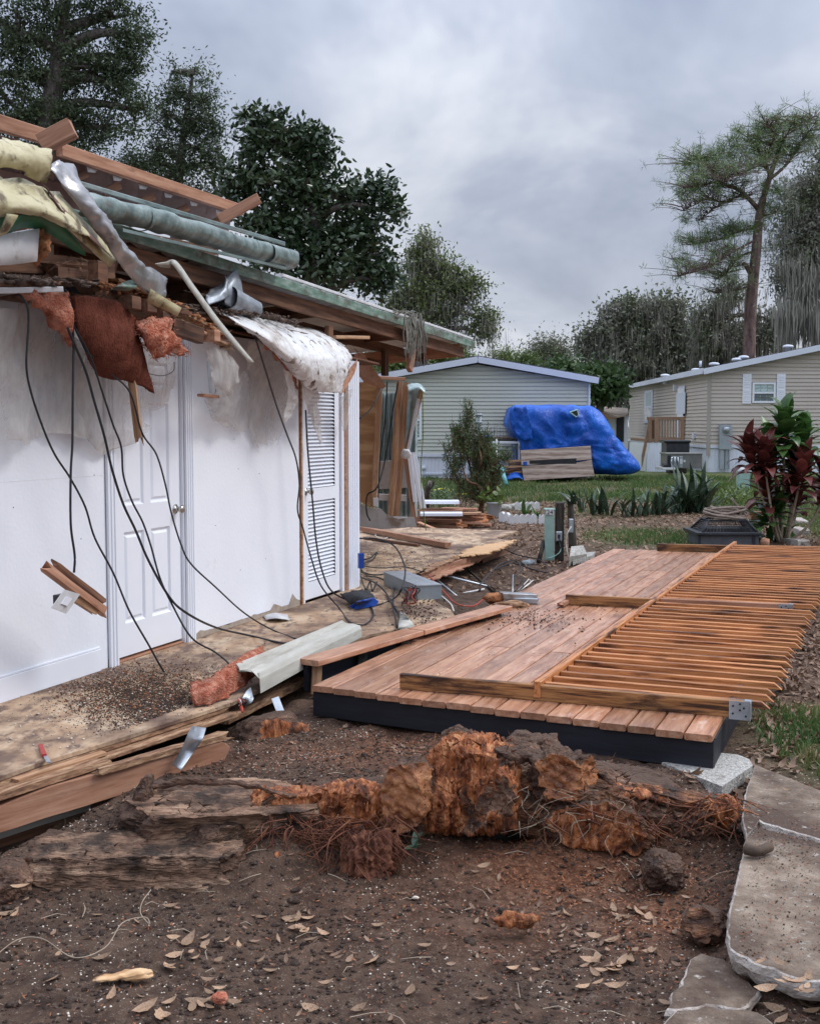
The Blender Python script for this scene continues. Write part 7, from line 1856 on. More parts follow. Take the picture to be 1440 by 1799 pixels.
# potted plant
pot = thing('potted_plant', gp_(868, 908), 'grey plastic pot with a yellow green leafy plant right of the lumber stack', 'potted plant')
g0 = gp_(868, 908)
lathe('pot', [(.10, 0), (.105, .01), (.145, .24), (.16, .25), (.16, .275), (.13, .275), (.12, .2)], g0, M_['pot'], pot)
lc = np.array([tuple(g0 + Vector((rr.normal() * .12, rr.normal() * .12, .28 + abs(rr.normal()) * .10))) for _ in range(70)])
leaf_cloud('leaves', lc, .12, .8, M_['potleaf'], pot, 25, -.1, six=True)
# white scalloped edging blocks
def scallop(label, pts, n=4, h=.17):
    a, b = az(*pts[0], .0), az(*pts[1], .0); L = (b - a).length; V = []; k = 8
    prof = [(0, 0)]; out_ = []
    for i in range(n):
        for j in range(k + 1): out_.append((L * (i + j / k) / n, h - .045 + .045 * math.sin(math.pi * j / k)))
    pts2 = [Vector(a) + (b - a).normalized() * x + Vector((0, 0, z)) for x, z in [(0, -.02)] + out_ + [(L, -.02)]]
    nrm = (b - a).normalized().cross(Vector((0, 0, 1)))
    o = plate('edging_block', pts2, -nrm * .05, M_['edging']); tag(o, label, 'edging', 'white scalloped edging blocks')
scallop('white scalloped edging block nearest the grey pot', ((876, 915), (893, 918)), 2)
scallop('long white scalloped edging block in the middle of the row', ((893, 921), (943, 920)), 5)
scallop('short white scalloped edging block beside the numbered post', ((946, 921), (957, 921)), 2)
scallop('dull grey scalloped edging block behind the front row', ((905, 897), (948, 896)), 5)
for i, (x, y, s) in enumerate([(885, 897, .16), (900, 894, .14), (930, 892, .13)]):
    p = gp_(x, y); tag(lump('border_stone', p + Vector((0, 0, .04)), (s, s * .7, s * .5), M_['paver'], None, seed=i + 60, amp=.2, sub=3), ['left grey border stone behind the white edging', 'middle grey border stone behind the white edging', 'right grey border stone behind the white edging'][i], 'stone')
# numbered utility post and its neighbours
up_ = thing('utility_pedestal', gp_(966, 985), 'narrow pale green utility pedestal numbered 24 standing left of a black post', 'utility box')
YU = gp_(966, 985).y
pb_ = cbx('cabinet', 957, 974, 897, 985, YU, .11, 'pale_green', up_)
cbx('cap', 956, 975, 893.5, 897.5, YU - .01, .13, 'pale_green', up_)
cbx('number_plate', 959, 972, 895.5, 904.5, YU - .015, .008, 'offwhite', up_, .001)
def text(body, c, size, m, parent, M):
    cu = bpy.data.curves.new('number', 'FONT'); cu.body = body; cu.size = size; cu.extrude = .001; cu.align_x = 'CENTER'; cu.align_y = 'CENTER'
    tmp = bpy.data.objects.new('tmp', cu); COL.objects.link(tmp)
    me_ = bpy.data.meshes.new_from_object(tmp); bpy.data.objects.remove(tmp)
    me_.materials.clear(); me_.materials.append(M_[m]); o = bpy.data.objects.new('number', me_); link(o, parent, M); return o
text('24', None, .082, 'paint_dark', up_, Matrix.Translation(ay(965.5, 900, YU - .018)) @ Matrix.Rotation(math.pi / 2, 4, 'X'))
tube('lead_wire', [ay(960, 981, YU - .02), ay(972, 978, YU - .05), ay(984, 968, YU - .06), ay(983, 950, YU)], .007, M_['sheath'], up_, 6, 5)
bkp = thing('outlet_post', gp_(984, 988), 'weathered black wooden post with an electric outlet beside the numbered pedestal', 'post')
cbx('post', 976, 991, 883, 986, YU + .02, .12, 'postwood', bkp)
ob_ = cbx('outlet_box', 977, 987, 934, 951, YU - .05, .06, 'boxgrey', bkp)
cbx('outlet', 979.5, 984, 939, 946, YU - .055, .006, 'blackplastic', bkp, .001)
tube('cord', [ay(982, 945, YU - .06), ay(985, 960, YU - .05), ay(980, 975, YU - .06), ay(978, 990, YU - .05)], .008, M_['wire'], bkp, 6, 4)
tube('brace', [ay(955, 950, YU + .1), ay(946, 988, YU - .1)], .03, M_['postwood'], bkp, 6, 0)
sb2 = thing('service_box', gp_(1003, 985), 'small grey conduit box with a looping cable right of the black post', 'box')
cbx('box_body', 1000, 1007, 912, 936, YU + .05, .08, 'boxgrey', sb2)
tube('cable', [ay(1003, 925, YU), ay(996, 938, YU - .03), ay(994, 955, YU), ay(997, 975, YU - .02), ay(999, 984, YU)], .008, M_['wirewhite'], sb2, 6, 5)
tag(plate('concrete_block', [az(1000, 978, .12), az(1031, 973, .10), az(1024, 958, .20), az(1003, 960, .2)], (0, .06, -.12), M_['paver']), 'tilted pale concrete block at the foot of the outlet post', 'block')
tag(plate('concrete_block', [az(1006, 985, .06), az(1040, 976, .06), az(1046, 969, .06), az(1012, 972, .06)], (0, 0, -.06), M_['paver']), 'flat pale concrete block at the far left corner of the deck', 'block')
tag(lump('metal_cap', gp_(928, 985) + Vector((0, 0, .02)), (.10, .08, .04), M_['boxgrey'], None, seed=66, amp=.1, sub=3), 'small grey metal cap lying on the soil left of the pedestal', 'cap')  # plain grey metal cap resting on the soil
tag(tube('yellow_tape', [gp_(758, 868) + Vector((0, 0, .06)), gp_(780, 866) + Vector((0, 0, .1)), gp_(800, 872) + Vector((0, 0, .05)), gp_(825, 875) + Vector((0, 0, .08))], .022, M_['yellowtape'], None, 4, 4), 'strip of yellow tape lying on the grass left of the shrub', 'tape')
sb3 = thing('bark_post', gp_(750, 895), 'short broken snag of wood behind the white strips', 'snag')
tube('snag', [gp_(749, 895), ay(751, 860, 23), ay(756, 845, 23)], [.07, .06, .03], M_['trunk'], sb3, 8, 4); tube('branch', [ay(751, 862, 23), ay(760, 852, 22.9), ay(762, 843, 22.9)], [.035, .02], M_['trunk'], sb3, 6, 4)
# fire pit with a coiled hose
fp = thing('fire_pit', gp_(1280, 962), 'square black steel fire pit with mesh spark screen beyond the slatted panel', 'fire pit')
fY = 16.2
cbx('base_panel', 1229, 1333, 940, 968, fY, .72, 'firegrey', fp)
for x in (1226, 1322): cbx('corner_leg', x, x + 5, 939, 968, fY - .02, .04, 'firepit', fp, .003)
cbx('rim', 1224, 1337, 936, 941, fY - .05, .84, 'firepit', fp, .005)
c0 = [ay(1234, 936, fY + .02), ay(1331, 936, fY + .02)]; zt = ay(1240, 916, fY).z
lowr = [(c0[0].x, fY + .02), (c0[1].x, fY + .02), (c0[1].x, fY + .72), (c0[0].x, fY + .72)]; zl = c0[0].z
ins_ = .12; upr = [(lowr[0][0] + ins_, fY + .16), (lowr[1][0] - ins_, fY + .16), (lowr[2][0] - ins_, fY + .58), (lowr[3][0] + ins_, fY + .58)]
for i in range(4):
    a, b = lowr[i], upr[i]; tube('screen_bar', [Vector((*a, zl)), Vector((*b, zt))], .016, M_['firepit'], fp, 5, 0)
    a2, b2 = upr[i], upr[(i + 1) % 4]; tube('screen_bar', [Vector((*a2, zt)), Vector((*b2, zt))], .014, M_['firepit'], fp, 5, 0)
V = [Vector((*p, zl)) for p in lowr] + [Vector((*p, zt)) for p in upr]
for i in range(4):
    j = (i + 1) % 4; a, b, c, d = V[i], V[j], V[4 + j], V[4 + i]
    mbs = MB()
    for k in range(1, 16): mbs.tube([a.lerp(b, k / 16), d.lerp(c, k / 16)], .0035, 3)
    for k in range(1, 6): mbs.tube([a.lerp(d, k / 6), b.lerp(c, k / 6)], .0035, 3)
    mbs.build('mesh_screen', M_['firepit'], fp)
box('ash_pan', ((lowr[0][0] + lowr[1][0]) / 2, fY + .37, zl + .02), (.6, .5, .05), M_['blackplastic'], fp)
hr = random.Random(3); P = []
hc = ay(1272, 908, fY + .35)
for i in range(150):
    a = i * .42; R = .20 + .06 * math.sin(i * .13) + hr.uniform(-.015, .015)
    P.append(hc + Vector((math.cos(a) * R * 1.15, math.sin(a) * R * .8, .03 + .055 * math.sin(i * .31) + i * .0004 + hr.uniform(-.006, .006))))
P += [hc + Vector((.26, -.1, .03)), hc + Vector((.34, 0, .05)), hc + Vector((.24, .1, .12)), hc + Vector((.12, .1, .26))]
tag(tube('coiled_hose', P, .018, M_['hose'], None, 6, 2), 'tan hose coiled in a heap on top of the black fire pit', 'hose')
# pedestal, stones and curb to the right
pd = thing('cable_pedestal', gp_(1306, 872), 'pale green rounded cable pedestal on the lawn left of the cordyline', 'utility box')
YP = gp_(1306, 872).y
cbx('body', 1297, 1317, 828, 872, YP, .24, 'pale_green', pd, .03); lathe('cap', [(.14, 0), (.14, .05), (.10, .11), (.03, .14)], ay(1307, 829, YP + .12), M_['offwhite'], pd, 14)
cp = thing('garden_pedestal', gp_(1328, 945), 'small weathered concrete garden pedestal with a yellow slab on top', 'pedestal')
gq = gp_(1328, 948)
lathe('column', [(.14, 0), (.14, .06), (.08, .10), (.06, .18), (.09, .26), (.13, .30)], gq, M_['paver'], cp, 14)
box('slab_top', gq + Vector((.05, 0, .335)), (.34, .25, .05), M_['lumber'], cp); box('brick', gq + Vector((-.02, .02, .39)), (.2, .14, .05), M_['redlumber'], cp)
for i, (x, y) in enumerate([(1397, 958), (1402, 938), (1404, 922)]):
    p = gp_(x, y); tag(box('curb_stone', p + Vector((0, 0, .03)), (.17, .52, .12), M_['concbreak'], None, rz=.12 - .1 * i, rx=.05 * (i - 1), bev=.02), ['nearest worn curb stone beside the cordyline', 'middle worn curb stone beside the cordyline', 'farthest worn curb stone beside the cordyline'][i], 'curb stone', 'curb stones')
tag(lump('terracotta_shard', gp_(1343, 962) + Vector((0, 0, .06)), (.07, .05, .08), M_['redlumber'], None, seed=80, amp=.3, sub=3), 'terracotta shard standing right of the fire pit', 'shard')
tag(board('brick_edge', gp_(1238, 905) + Vector((0, 0, .03)), gp_(1262, 903) + Vector((0, 0, .03)), .1, .07, M_['redlumber']), 'red brick lying behind the fire pit', 'brick')

# ------------------------------------------------------------------ slabs
def slab(name, label, pts, z, th, seed, rough_edges=(), cat='concrete slab'):
    r = random.Random(seed); Q = []
    n = len(pts)
    for i in range(n):
        a, b = az(*pts[i], z), az(*pts[(i + 1) % n], z); L = (b - a).length; k = max(1, int(L / .03)); amp = .011 if i in rough_edges else .003
        s = Vector((-(b - a).y, (b - a).x, 0)).normalized(); w = 0
        for j in range(k):
            w = w * .7 + r.uniform(-1, 1) * amp
            Q.append(a.lerp(b, j / k) + (s * w if j else Vector()))
    nq = len(Q); c = sum(Q, Vector()) / nq
    rings = [(0, 1), (-.004, 1.006), (-th * .35, 1.010), (-th * .7, 1.0), (-th, .985)]
    V = []; F = []
    for ri, (dz, sc) in enumerate(rings):
        for i, q in enumerate(Q):
            o_ = (q - c); o_.z = 0; o_n = o_.normalized()
            j = (r.uniform(-.006, .006) if ri > 1 else 0)
            V.append(q + o_n * ((sc - 1) * 1.2 + j) + Vector((0, 0, dz)))
    for ri in range(len(rings) - 1):
        for i in range(nq):
            j = (i + 1) % nq; F.append((ri * nq + i, ri * nq + j, (ri + 1) * nq + j, (ri + 1) * nq + i))
    fm = [1] * len(F); F.append(tuple(range(nq))); fm.append(0); F.append(tuple(range((len(rings) - 1) * nq, len(rings) * nq))[::-1]); fm.append(1)
    o = add(name, V, F, [M_['conc'], M_['concbreak']], None, None, False, fm); return tag(o, label, cat)
slab('concrete_slab', 'long stained concrete slab with a broken pale edge at the right', [(1309, 1480), (1330, 1452), (1440, 1482), (1560, 1500), (1560, 1790), (1440, 1722), (1420, 1722), (1360, 1700), (1324, 1690), (1283, 1665), (1279, 1640)], .055, .075, 1, (0, 1, 5, 6, 7, 8, 9))
slab('concrete_slab', 'upper stained concrete slab behind the crack, beside the paver', [(1326, 1344), (1480, 1405), (1560, 1430), (1560, 1490), (1440, 1474), (1334, 1440), (1312, 1466), (1306, 1440), (1310, 1400)], .06, .075, 2, (3, 4))
slab('concrete_slab', 'small broken wedge of concrete at the bottom right', [(1232, 1676), (1270, 1686), (1330, 1740), (1300, 1772), (1240, 1764), (1172, 1772), (1180, 1752)], -.03, .05, 3, (0, 1, 2, 3, 4, 5, 6))
slab('concrete_slab', 'concrete slab cut off by the bottom right edge of the picture', [(1190, 1776), (1240, 1768), (1305, 1774), (1345, 1790), (1390, 1830), (1330, 1900), (1150, 1900), (1168, 1800)], -.03, .05, 4, (0, 1, 2))
tag(tube('pipe_stub', [az(1309, 1492, .085), az(1330, 1496, .085), az(1352, 1488, .085)], [.022, .020, .019], M_['darkstick'], None, 12, 5), 'short brown cut branch stub lying on the long concrete slab', 'stub')
tag(tube('stub_bore', [az(1307.5, 1491.5, .085), az(1311, 1492.5, .085)], .012, M_['blackplastic'], bpy.data.objects['pipe_stub'], 10, 0))
pv = thing('paver', az(1230, 1370, 0), 'pale pebbled concrete paver block supporting the near corner of the deck', 'paver')
def pblock(name, pts, z, th): return plate(name, [az(x, y, z) for x, y in pts], (0, 0, -th), M_['paver'], pv)
pblock('upper_paver', [(1162, 1340), (1268, 1382), (1322, 1345), (1316, 1334), (1296, 1326), (1240, 1320)], .028, .06)
pblock('lower_paver', [(1130, 1352), (1146, 1346), (1232, 1378), (1262, 1388), (1244, 1394)], -.012, .06)

# ------------------------------------------------------------------ stump and roots
stp = thing('tree_stump', (-.1, 5.0, -.1), 'torn orange brown tree stump with broken roots in the dirt before the deck', 'stump')
HR = M_['stumproot']
SW, SR, BK, RW = M_['stumpwood'], M_['stumpring'], M_['bark'], M_['rootwood']
def kk(Y): return Y / FPX
def LP(name, x, y, Y, rx, ry, dep, mats, seed, **k):
    k.setdefault('rough', .010); k['ga'] = k.get('ga', .05) * 1.0; g = k.get('grain'); k['grain'] = tuple(2.3 * q for q in g) if g else None; k['sub'] = 6 if k.get('sub', 5) > 4 else k['sub']
    return lump(name, ay(x, y, Y), (rx * kk(Y), dep, ry * kk(Y)), mats, stp, seed=seed, **k)
def ridge(name, pts, rad, m, seed, am=.5, fr=9, n=28):
    Sg = smooth_pts([ay(*p) for p in pts], 16); R = np.interp(np.linspace(0, 1, len(Sg)), np.linspace(0, 1, len(rad)), rad)
    V, F = tube_geo(Sg, list(R), n); V = np.array([tuple(v) for v in V]); C = np.repeat(np.array([tuple(q) for q in Sg]), n, 0)
    D = V - C; V = C + D * (1 + am * fbm(V * fr * .6 + seed, 4) + am * .7 * (ridged(V * np.array([.5, 1.6, 1.6]) * fr + seed, 4) - .6))[:, None]
    return add(name, V, F, m, stp, None, True)
ridge('stump_base', [(455, 1440, 5.1), (560, 1430, 5.12), (680, 1425, 5.12), (780, 1410, 5.1), (900, 1400, 5.12), (1010, 1400, 5.1), (1130, 1420, 5.1), (1260, 1450, 5.0)], (.07, .12, .13, .15, .15, .14, .12, .06), BK, 1)
ridge('stump_base', [(690, 1440, 4.98), (760, 1430, 4.95), (860, 1425, 5.0), (950, 1420, 4.98), (1060, 1440, 4.95)], (.05, .10, .09, .11, .06), HR, 2)
LP('torn_trunk', 850, 1338, 5.05, 62, 44, .14, [SW, SW], 41, amp=.4, cuts=[((.6, -.7, .5), .06, .05, 8)], grain=(12, 12, 3), ga=.06, rot=(0, .3, 0))
LP('torn_trunk', 800, 1345, 4.98, 40, 50, .12, [SW, SW], 42, amp=.35, cuts=[((-.7, -.7, .2), .05, .03, 8)], grain=(14, 14, 2), ga=.06, rot=(0, -.25, 0))
LP('torn_trunk', 905, 1400, 5.0, 44, 50, .12, [HR, HR], 43, amp=.4, grain=(12, 12, 3), ga=.06, rot=(0, .3, 0))
LP('split_wood', 668, 1425, 4.9, 36, 42, .10, [SW, SW], 44, amp=.35, cuts=[((0, -1, .1), .06, .03)], grain=(14, 8, 2.5), ga=.06, rot=(0, .3, 0))
LP('split_wood', 470, 1425, 4.96, 34, 40, .10, [SW, RW], 45, amp=.35, cuts=[((.6, -.8, 0), .06, .03)], grain=(10, 8, 4), ga=.05)
LP('right_root', 1085, 1455, 4.85, 60, 40, .12, [HR, SW], 46, amp=.35, cuts=[((0, -1, 0), .06, .03)], grain=(5, 12, 12), ga=.06, rot=(0, .3, 0))
LP('right_root', 1190, 1405, 4.95, 90, 18, .08, [HR, HR], 47, amp=.4, grain=(3, 12, 12), ga=.05, rot=(0, .22, 0))
# left: shelf of dark root with a sawn rim and a lower slab
LP('root_shelf', 425, 1440, 4.95, 205, 66, .30, [BK, RW], 1, amp=.34, fr=1.5, box_=.45, cuts=[((.15, -1, -.22), .16, .03), ((0, 0, 1), .085, .012), ((.7, -.8, 0), .30, .03)], grain=(3, 11, 14), ga=.05, sub=6)
LP('root_horn', 258, 1408, 4.98, 26, 42, .06, [BK, RW], 2, amp=.3, rot=(0, .25, .3), cuts=[((.9, -.5, .3), .02, .01)], grain=(12, 12, 3), ga=.03)
LP('root_ridge', 330, 1400, 5.12, 90, 20, .10, [BK], 3, amp=.4, rot=(0, .05, .2), grain=(3, 12, 12), ga=.03)
LP('lower_slab', 250, 1515, 4.66, 195, 58, .20, [BK, RW], 4, amp=.28, fr=1.7, box_=.5, cuts=[((0, -1, .25), .14, .03), ((0, 0, 1), .06, .02)], grain=(2.5, 12, 20), ga=.055, sub=6)
LP('lower_root', 390, 1495, 4.80, 70, 62, .15, [BK, RW], 5, amp=.35, cuts=[((.6, -.8, 0), .08, .02)], grain=(4, 10, 12), ga=.05)
LP('left_root', 95, 1500, 4.78, 60, 36, .14, [BK], 6, amp=.35, grain=(3, 10, 12), ga=.04)
LP('left_clod', 15, 1552, 4.5, 46, 40, .12, [BK], 7, amp=.3, grain=(8, 8, 8), ga=.03)
# middle broken wood
LP('split_wood', 535, 1405, 5.0, 72, 34, .15, [SW, SW], 8, amp=.3, box_=.3, cuts=[((.1, -1, .1), .09, .03), ((0, .1, 1), .035, .015)], grain=(14, 5, 3), ga=.05, rot=(0, -.06, 0))
LP('split_wood', 618, 1424, 4.92, 62, 50, .13, [SW, SW], 9, amp=.28, box_=.25, cuts=[((-.2, -1, .05), .08, .035)], grain=(16, 5, 3), ga=.05, rot=(0, .12, 0))
LP('cut_stub', 716, 1400, 4.84, 46, 66, .15, [BK, SR], 10, amp=.34, fr=2.2, cuts=[((-.35, -1, .12), .05, .03, 9), ((.6, -.8, .3), .09, .03, 9)], grain=(8, 8, 4), ga=.04, gh=.25, rot=(0, .08, -.1))
LP('cut_stub', 742, 1420, 4.95, 38, 58, .14, [BK], 11, amp=.25, grain=(10, 10, 3), ga=.04)
LP('torn_trunk', 830, 1378, 4.95, 84, 86, .21, [SW, SW], 12, amp=.34, fr=1.8, box_=.2, cuts=[((-.3, -1, .25), .11, .05, 7), ((.5, -.9, .1), .16, .05, 8), ((0, -.3, 1), .17, .04, 8)], grain=(12, 12, 2.4), ga=.075, sub=6, gh=.8)
LP('torn_trunk', 806, 1302, 5.05, 30, 24, .08, [BK, SW], 13, amp=.35, cuts=[((-.2, -1, .2), .05, .02)], grain=(9, 9, 6), ga=.03)
LP('torn_trunk', 868, 1392, 4.88, 46, 50, .12, [SW, BK], 14, amp=.35, cuts=[((.1, -1, 0), .08, .03)], grain=(10, 10, 4), ga=.05)
LP('torn_trunk', 775, 1420, 4.86, 40, 46, .10, [SW, BK], 15, amp=.35, grain=(10, 10, 4), ga=.05)
LP('back_root', 935, 1320, 5.25, 52, 32, .14, [BK], 16, amp=.4, grain=(6, 8, 8), ga=.05)
LP('back_root', 900, 1345, 5.1, 60, 40, .14, [BK], 17, amp=.35, grain=(6, 8, 8), ga=.04)
LP('cut_stub', 990, 1364, 4.88, 56, 46, .15, [BK, SR], 18, amp=.36, fr=2.2, cuts=[((-.15, -1, .15), .055, .03, 9), ((.7, -.8, .2), .09, .03, 9)], grain=(8, 6, 6), ga=.04, gh=.25, rot=(0, .15, 0))
LP('right_root', 1035, 1400, 4.95, 92, 44, .18, [HR, HR], 19, amp=.35, rot=(0, .22, 0), cuts=[((.1, -1, .1), .12, .04)], grain=(4, 10, 12), ga=.05)
LP('right_root', 1030, 1445, 4.86, 88, 44, .14, [BK, SW], 20, amp=.3, cuts=[((0, -1, .1), .07, .03), ((0, 0, -1), .08, .03)], grain=(9, 9, 4), ga=.05)
LP('right_root', 1130, 1420, 5.05, 90, 36, .18, [BK], 21, amp=.35, rot=(0, .12, 0), grain=(4, 10, 10), ga=.05)
LP('right_root', 1220, 1440, 5.0, 66, 44, .16, [BK], 22, amp=.4, grain=(5, 10, 10), ga=.05)
LP('rear_mound', 1080, 1380, 5.35, 110, 22, .25, [BK], 24, amp=.3, grain=(6, 8, 8), ga=.03)
LP('curled_bark', 1275, 1425, 4.85, 22, 28, .06, [SW, BK], 23, amp=.4, grain=(10, 4, 10), ga=.03, sub=4)
LP('small_stub', 1162, 1530, 4.55, 44, 30, .10, [BK, HR], 25, amp=.5, cuts=[((-.3, -.3, 1), .07, .03)], grain=(10, 10, 4), ga=.04)
LP('small_stub', 1238, 1628, 4.05, 40, 28, .09, [BK, HR], 26, amp=.5, cuts=[((-.5, -.6, .6), .05, .03)], grain=(10, 10, 4), ga=.04)
LP('root_ball', 650, 1505, 4.74, 52, 52, .14, [M_['rootfibre']], 27, amp=.4, grain=(14, 14, 5), ga=.09, sub=6)
LP('root_ball', 560, 1475, 4.9, 70, 36, .12, [M_['rootfibre']], 28, amp=.4, grain=(14, 14, 5), ga=.08)
LP('root_ball', 475, 1480, 4.98, 40, 50, .1, [M_['rootfibre']], 29, amp=.4, grain=(12, 12, 5), ga=.06)
LP('hollow_shade_mass', 930, 1430, 5.05, 80, 46, .12, [M_['hollowshade']], 30, amp=.3, grain=(8, 8, 8), ga=.04)  # dark filler added behind the stump wood to deepen the hollow's shade
LP('hollow_shade_mass', 800, 1455, 5.05, 110, 40, .12, [M_['hollowshade']], 31, amp=.3, grain=(8, 8, 8), ga=.04)  # second dark filler, painted shade under the torn trunk
rk = random.Random(21)
def roots(name, n, box_, Y, L, th, m, seed, sag=.5, kind='stuff'):
    r = random.Random(seed); mb = MB(); (x0, y0, x1, y1) = box_
    for i in range(n):
        p = ay(r.uniform(x0, x1), r.uniform(y0, y1), Y + r.uniform(-.1, .08)); d = Vector((r.gauss(0, 1), r.gauss(-.35, .5), -abs(r.gauss(.6, sag)))).normalized(); l = L * r.uniform(.4, 1.2)
        q = p + d * l * .5 + Vector((r.gauss(0, .02), r.gauss(0, .02), 0)); e_ = p + d * l + Vector((r.gauss(0, .05), r.gauss(0, .03), -.02))
        t = th * r.uniform(.5, 1.3); mb.tube([p, q, e_], [t, t * .8, t * .3], 4, 3)
    o = mb.build(name, M_[m], stp, True); o['kind'] = kind; return o
roots('root_fibre', 420, (470, 1430, 700, 1520), 4.78, .20, .0032, 'rootfibre', 1)
roots('root_fibre', 60, (900, 1380, 1120, 1470), 4.8, .10, .0016, 'palestick', 2)
roots('root_fibre', 120, (930, 1400, 1290, 1460), 4.85, .15, .0035, 'rootfibre', 3, .3)
roots('root_fibre', 40, (1240, 1390, 1300, 1440), 4.82, .10, .004, 'stumpwood', 4, .3)
for i, (pts, r0) in enumerate([([(960, 1350), (1060, 1385), (1150, 1398), (1260, 1420)], .030), ([(1080, 1400), (1150, 1420), (1200, 1430), (1290, 1470)], .022), ([(1010, 1380), (1100, 1440), (1180, 1470), (1230, 1490)], .025), ([(870, 1320), (930, 1335), (1000, 1340), (1080, 1372)], .03), ([(690, 1380), (700, 1420), (760, 1470), (775, 1500)], .022), ([(270, 1380), (340, 1372), (420, 1378), (520, 1400)], .02)]):
    P = [ay(x, y, 4.9) for x, y in pts]; Sg = smooth_pts(P, 12)
    V, F = tube_geo(Sg, [r0 * (1 - .6 * j / len(Sg)) for j in range(len(Sg))], 10); V = np.array([tuple(v) for v in V]); V += (fbm(V * 26 + i, 4) * r0 * .9)[:, None]
    add('side_root', V, F, BK if i % 2 else SW, stp, None, True)
tag(lump('wood_chunk', az(905, 1617, -.10), (.085, .03, .028), SW, None, rot=(0, 0, .15), seed=90, amp=.25, grain=(5, 20, 20), ga=.015, sub=4), 'reddish wood chunk lying alone on the dark foreground soil', 'wood chunk')
tag(lump('bark_piece', az(490, 1520, -.08), (.03, .02, .05), SW, None, seed=91, amp=.4, sub=3), 'small torn wood piece standing below the stump cavity', 'wood chunk')
tag(lump('bark_piece', az(845, 1480, -.08), (.05, .03, .025), BK, None, seed=92, amp=.4, sub=3), 'dark bark chunk in the hollow under the torn trunk', 'wood chunk')
tag(lump('yellow_foam', az(215, 1716, -.12), (.095, .025, .012), M_['plyclean'], None, rot=(0, 0, .25), seed=93, amp=.4, sub=4), 'yellow strip of crumbled wood in the left foreground', 'wood scrap')
tag(lump('pink_crumb', az(388, 1754, -.12), (.028, .02, .016), M_['insul'], None, seed=94, amp=.3, sub=4), 'small pink crumb of insulation in the foreground soil', 'insulation')
tag(lump('pale_chip', az(465, 1558, -.13), (.035, .022, .012), M_['edge'], None, seed=95, amp=.35, sub=3), 'pale brown chip below the stump cavity', 'wood chip')
tag(lump('pale_chip', az(730, 1578, -.13), (.02, .015, .008), M_['fleck'], None, seed=96, amp=.35, sub=3), 'white crumb on the soil at the right of the stump', 'crumb')
tag(tube('twine', [az(-20, 1690, -.12), az(30, 1652, -.12), az(75, 1650, -.11), az(130, 1683, -.11), az(185, 1665, -.10), az(215, 1622, -.08), az(255, 1612, -.09), az(262, 1624, -.11), az(247, 1605, -.10), az(250, 1585, -.07), az(265, 1564, -.05)], .0019, M_['palestick'], None, 6, 6), 'pale twine snaking over the soil in the left foreground', 'twine')

# splinters standing on the torn faces
def splinters(n, bx, Y, L, seed, dirv=(0, -.4, .6), sd=.5, m='stumpwood'):
    r = random.Random(seed); V = []; F = []
    for i in range(n):
        p = ay(r.uniform(bx[0], bx[2]), r.uniform(bx[1], bx[3]), Y + r.uniform(-.10, .06)); d = Vector([q + r.gauss(0, sd) for q in dirv]).normalized(); l = L * r.uniform(.3, 1.2)
        s = d.cross(Vector((r.random(), r.random(), r.random()))).normalized() * l * r.uniform(.06, .14); t = d.cross(s).normalized() * l * .05; k = len(V)
        V += [p - s, p + s, p + t, p + d * l + s * .2]; F += [(k, k + 1, k + 3), (k + 1, k + 2, k + 3), (k + 2, k, k + 3)]
    o = add('splinters', V, F, M_[m], stp); o['kind'] = 'stuff'
splinters(240, (745, 1300, 905, 1450), 4.80, .055, 1)
splinters(160, (465, 1385, 690, 1450), 4.86, .05, 2)
splinters(140, (940, 1340, 1110, 1470), 4.80, .05, 3, (.5, -.3, .2), .5, 'stumproot')
splinters(160, (230, 1400, 470, 1500), 4.78, .05, 4, (.8, -.3, .1), .35, 'rootwood')
splinters(140, (70, 1480, 420, 1550), 4.52, .05, 5, (.8, -.3, .1), .35, 'rootwood')
splinters(120, (1080, 1400, 1290, 1470), 4.85, .05, 6, (.6, -.3, .1), .5, 'stumproot')
# ------------------------------------------------------------------ small ground cover
gr = np.random.default_rng(77)
def scatter(n, x0, x1, y0, y1, dens, seed):
    r = np.random.default_rng(seed); x = r.uniform(x0, x1, n); y = r.uniform(y0, y1, n)
    k = r.random(n) < dens(x, y)
    x, y = x[k], y[k]
    # keep off deck, floor and slabs
    dxv = (x - D0.x); dyv = (y - D0.y)
    det = DX.x * DY.y - DX.y * DY.x
    a = (dxv * DY.y - dyv * DY.x) / det; b = (DX.x * dyv - DX.y * dxv) / det
    on_deck = (a > -.05) & (a < DXL + .05) & (b > -.05) & (b < DLEN)
    u = (x - P0.x) * WN.x + (y - P0.y) * WN.y; v = (x - P0.x) * WD.x + (y - P0.y) * WD.y
    ed = np.interp(v, [-3, -1.4, -.2, 3.2, 4.6, 9.5], [.9, .9, 1.02, 1.28, .1, .1])
    on_fl = (u < ed) & (v < 9.5)
    k = ~(on_deck | on_fl); x, y = x[k], y[k]
    return np.stack([x, y, g_h(x, y)], 1)
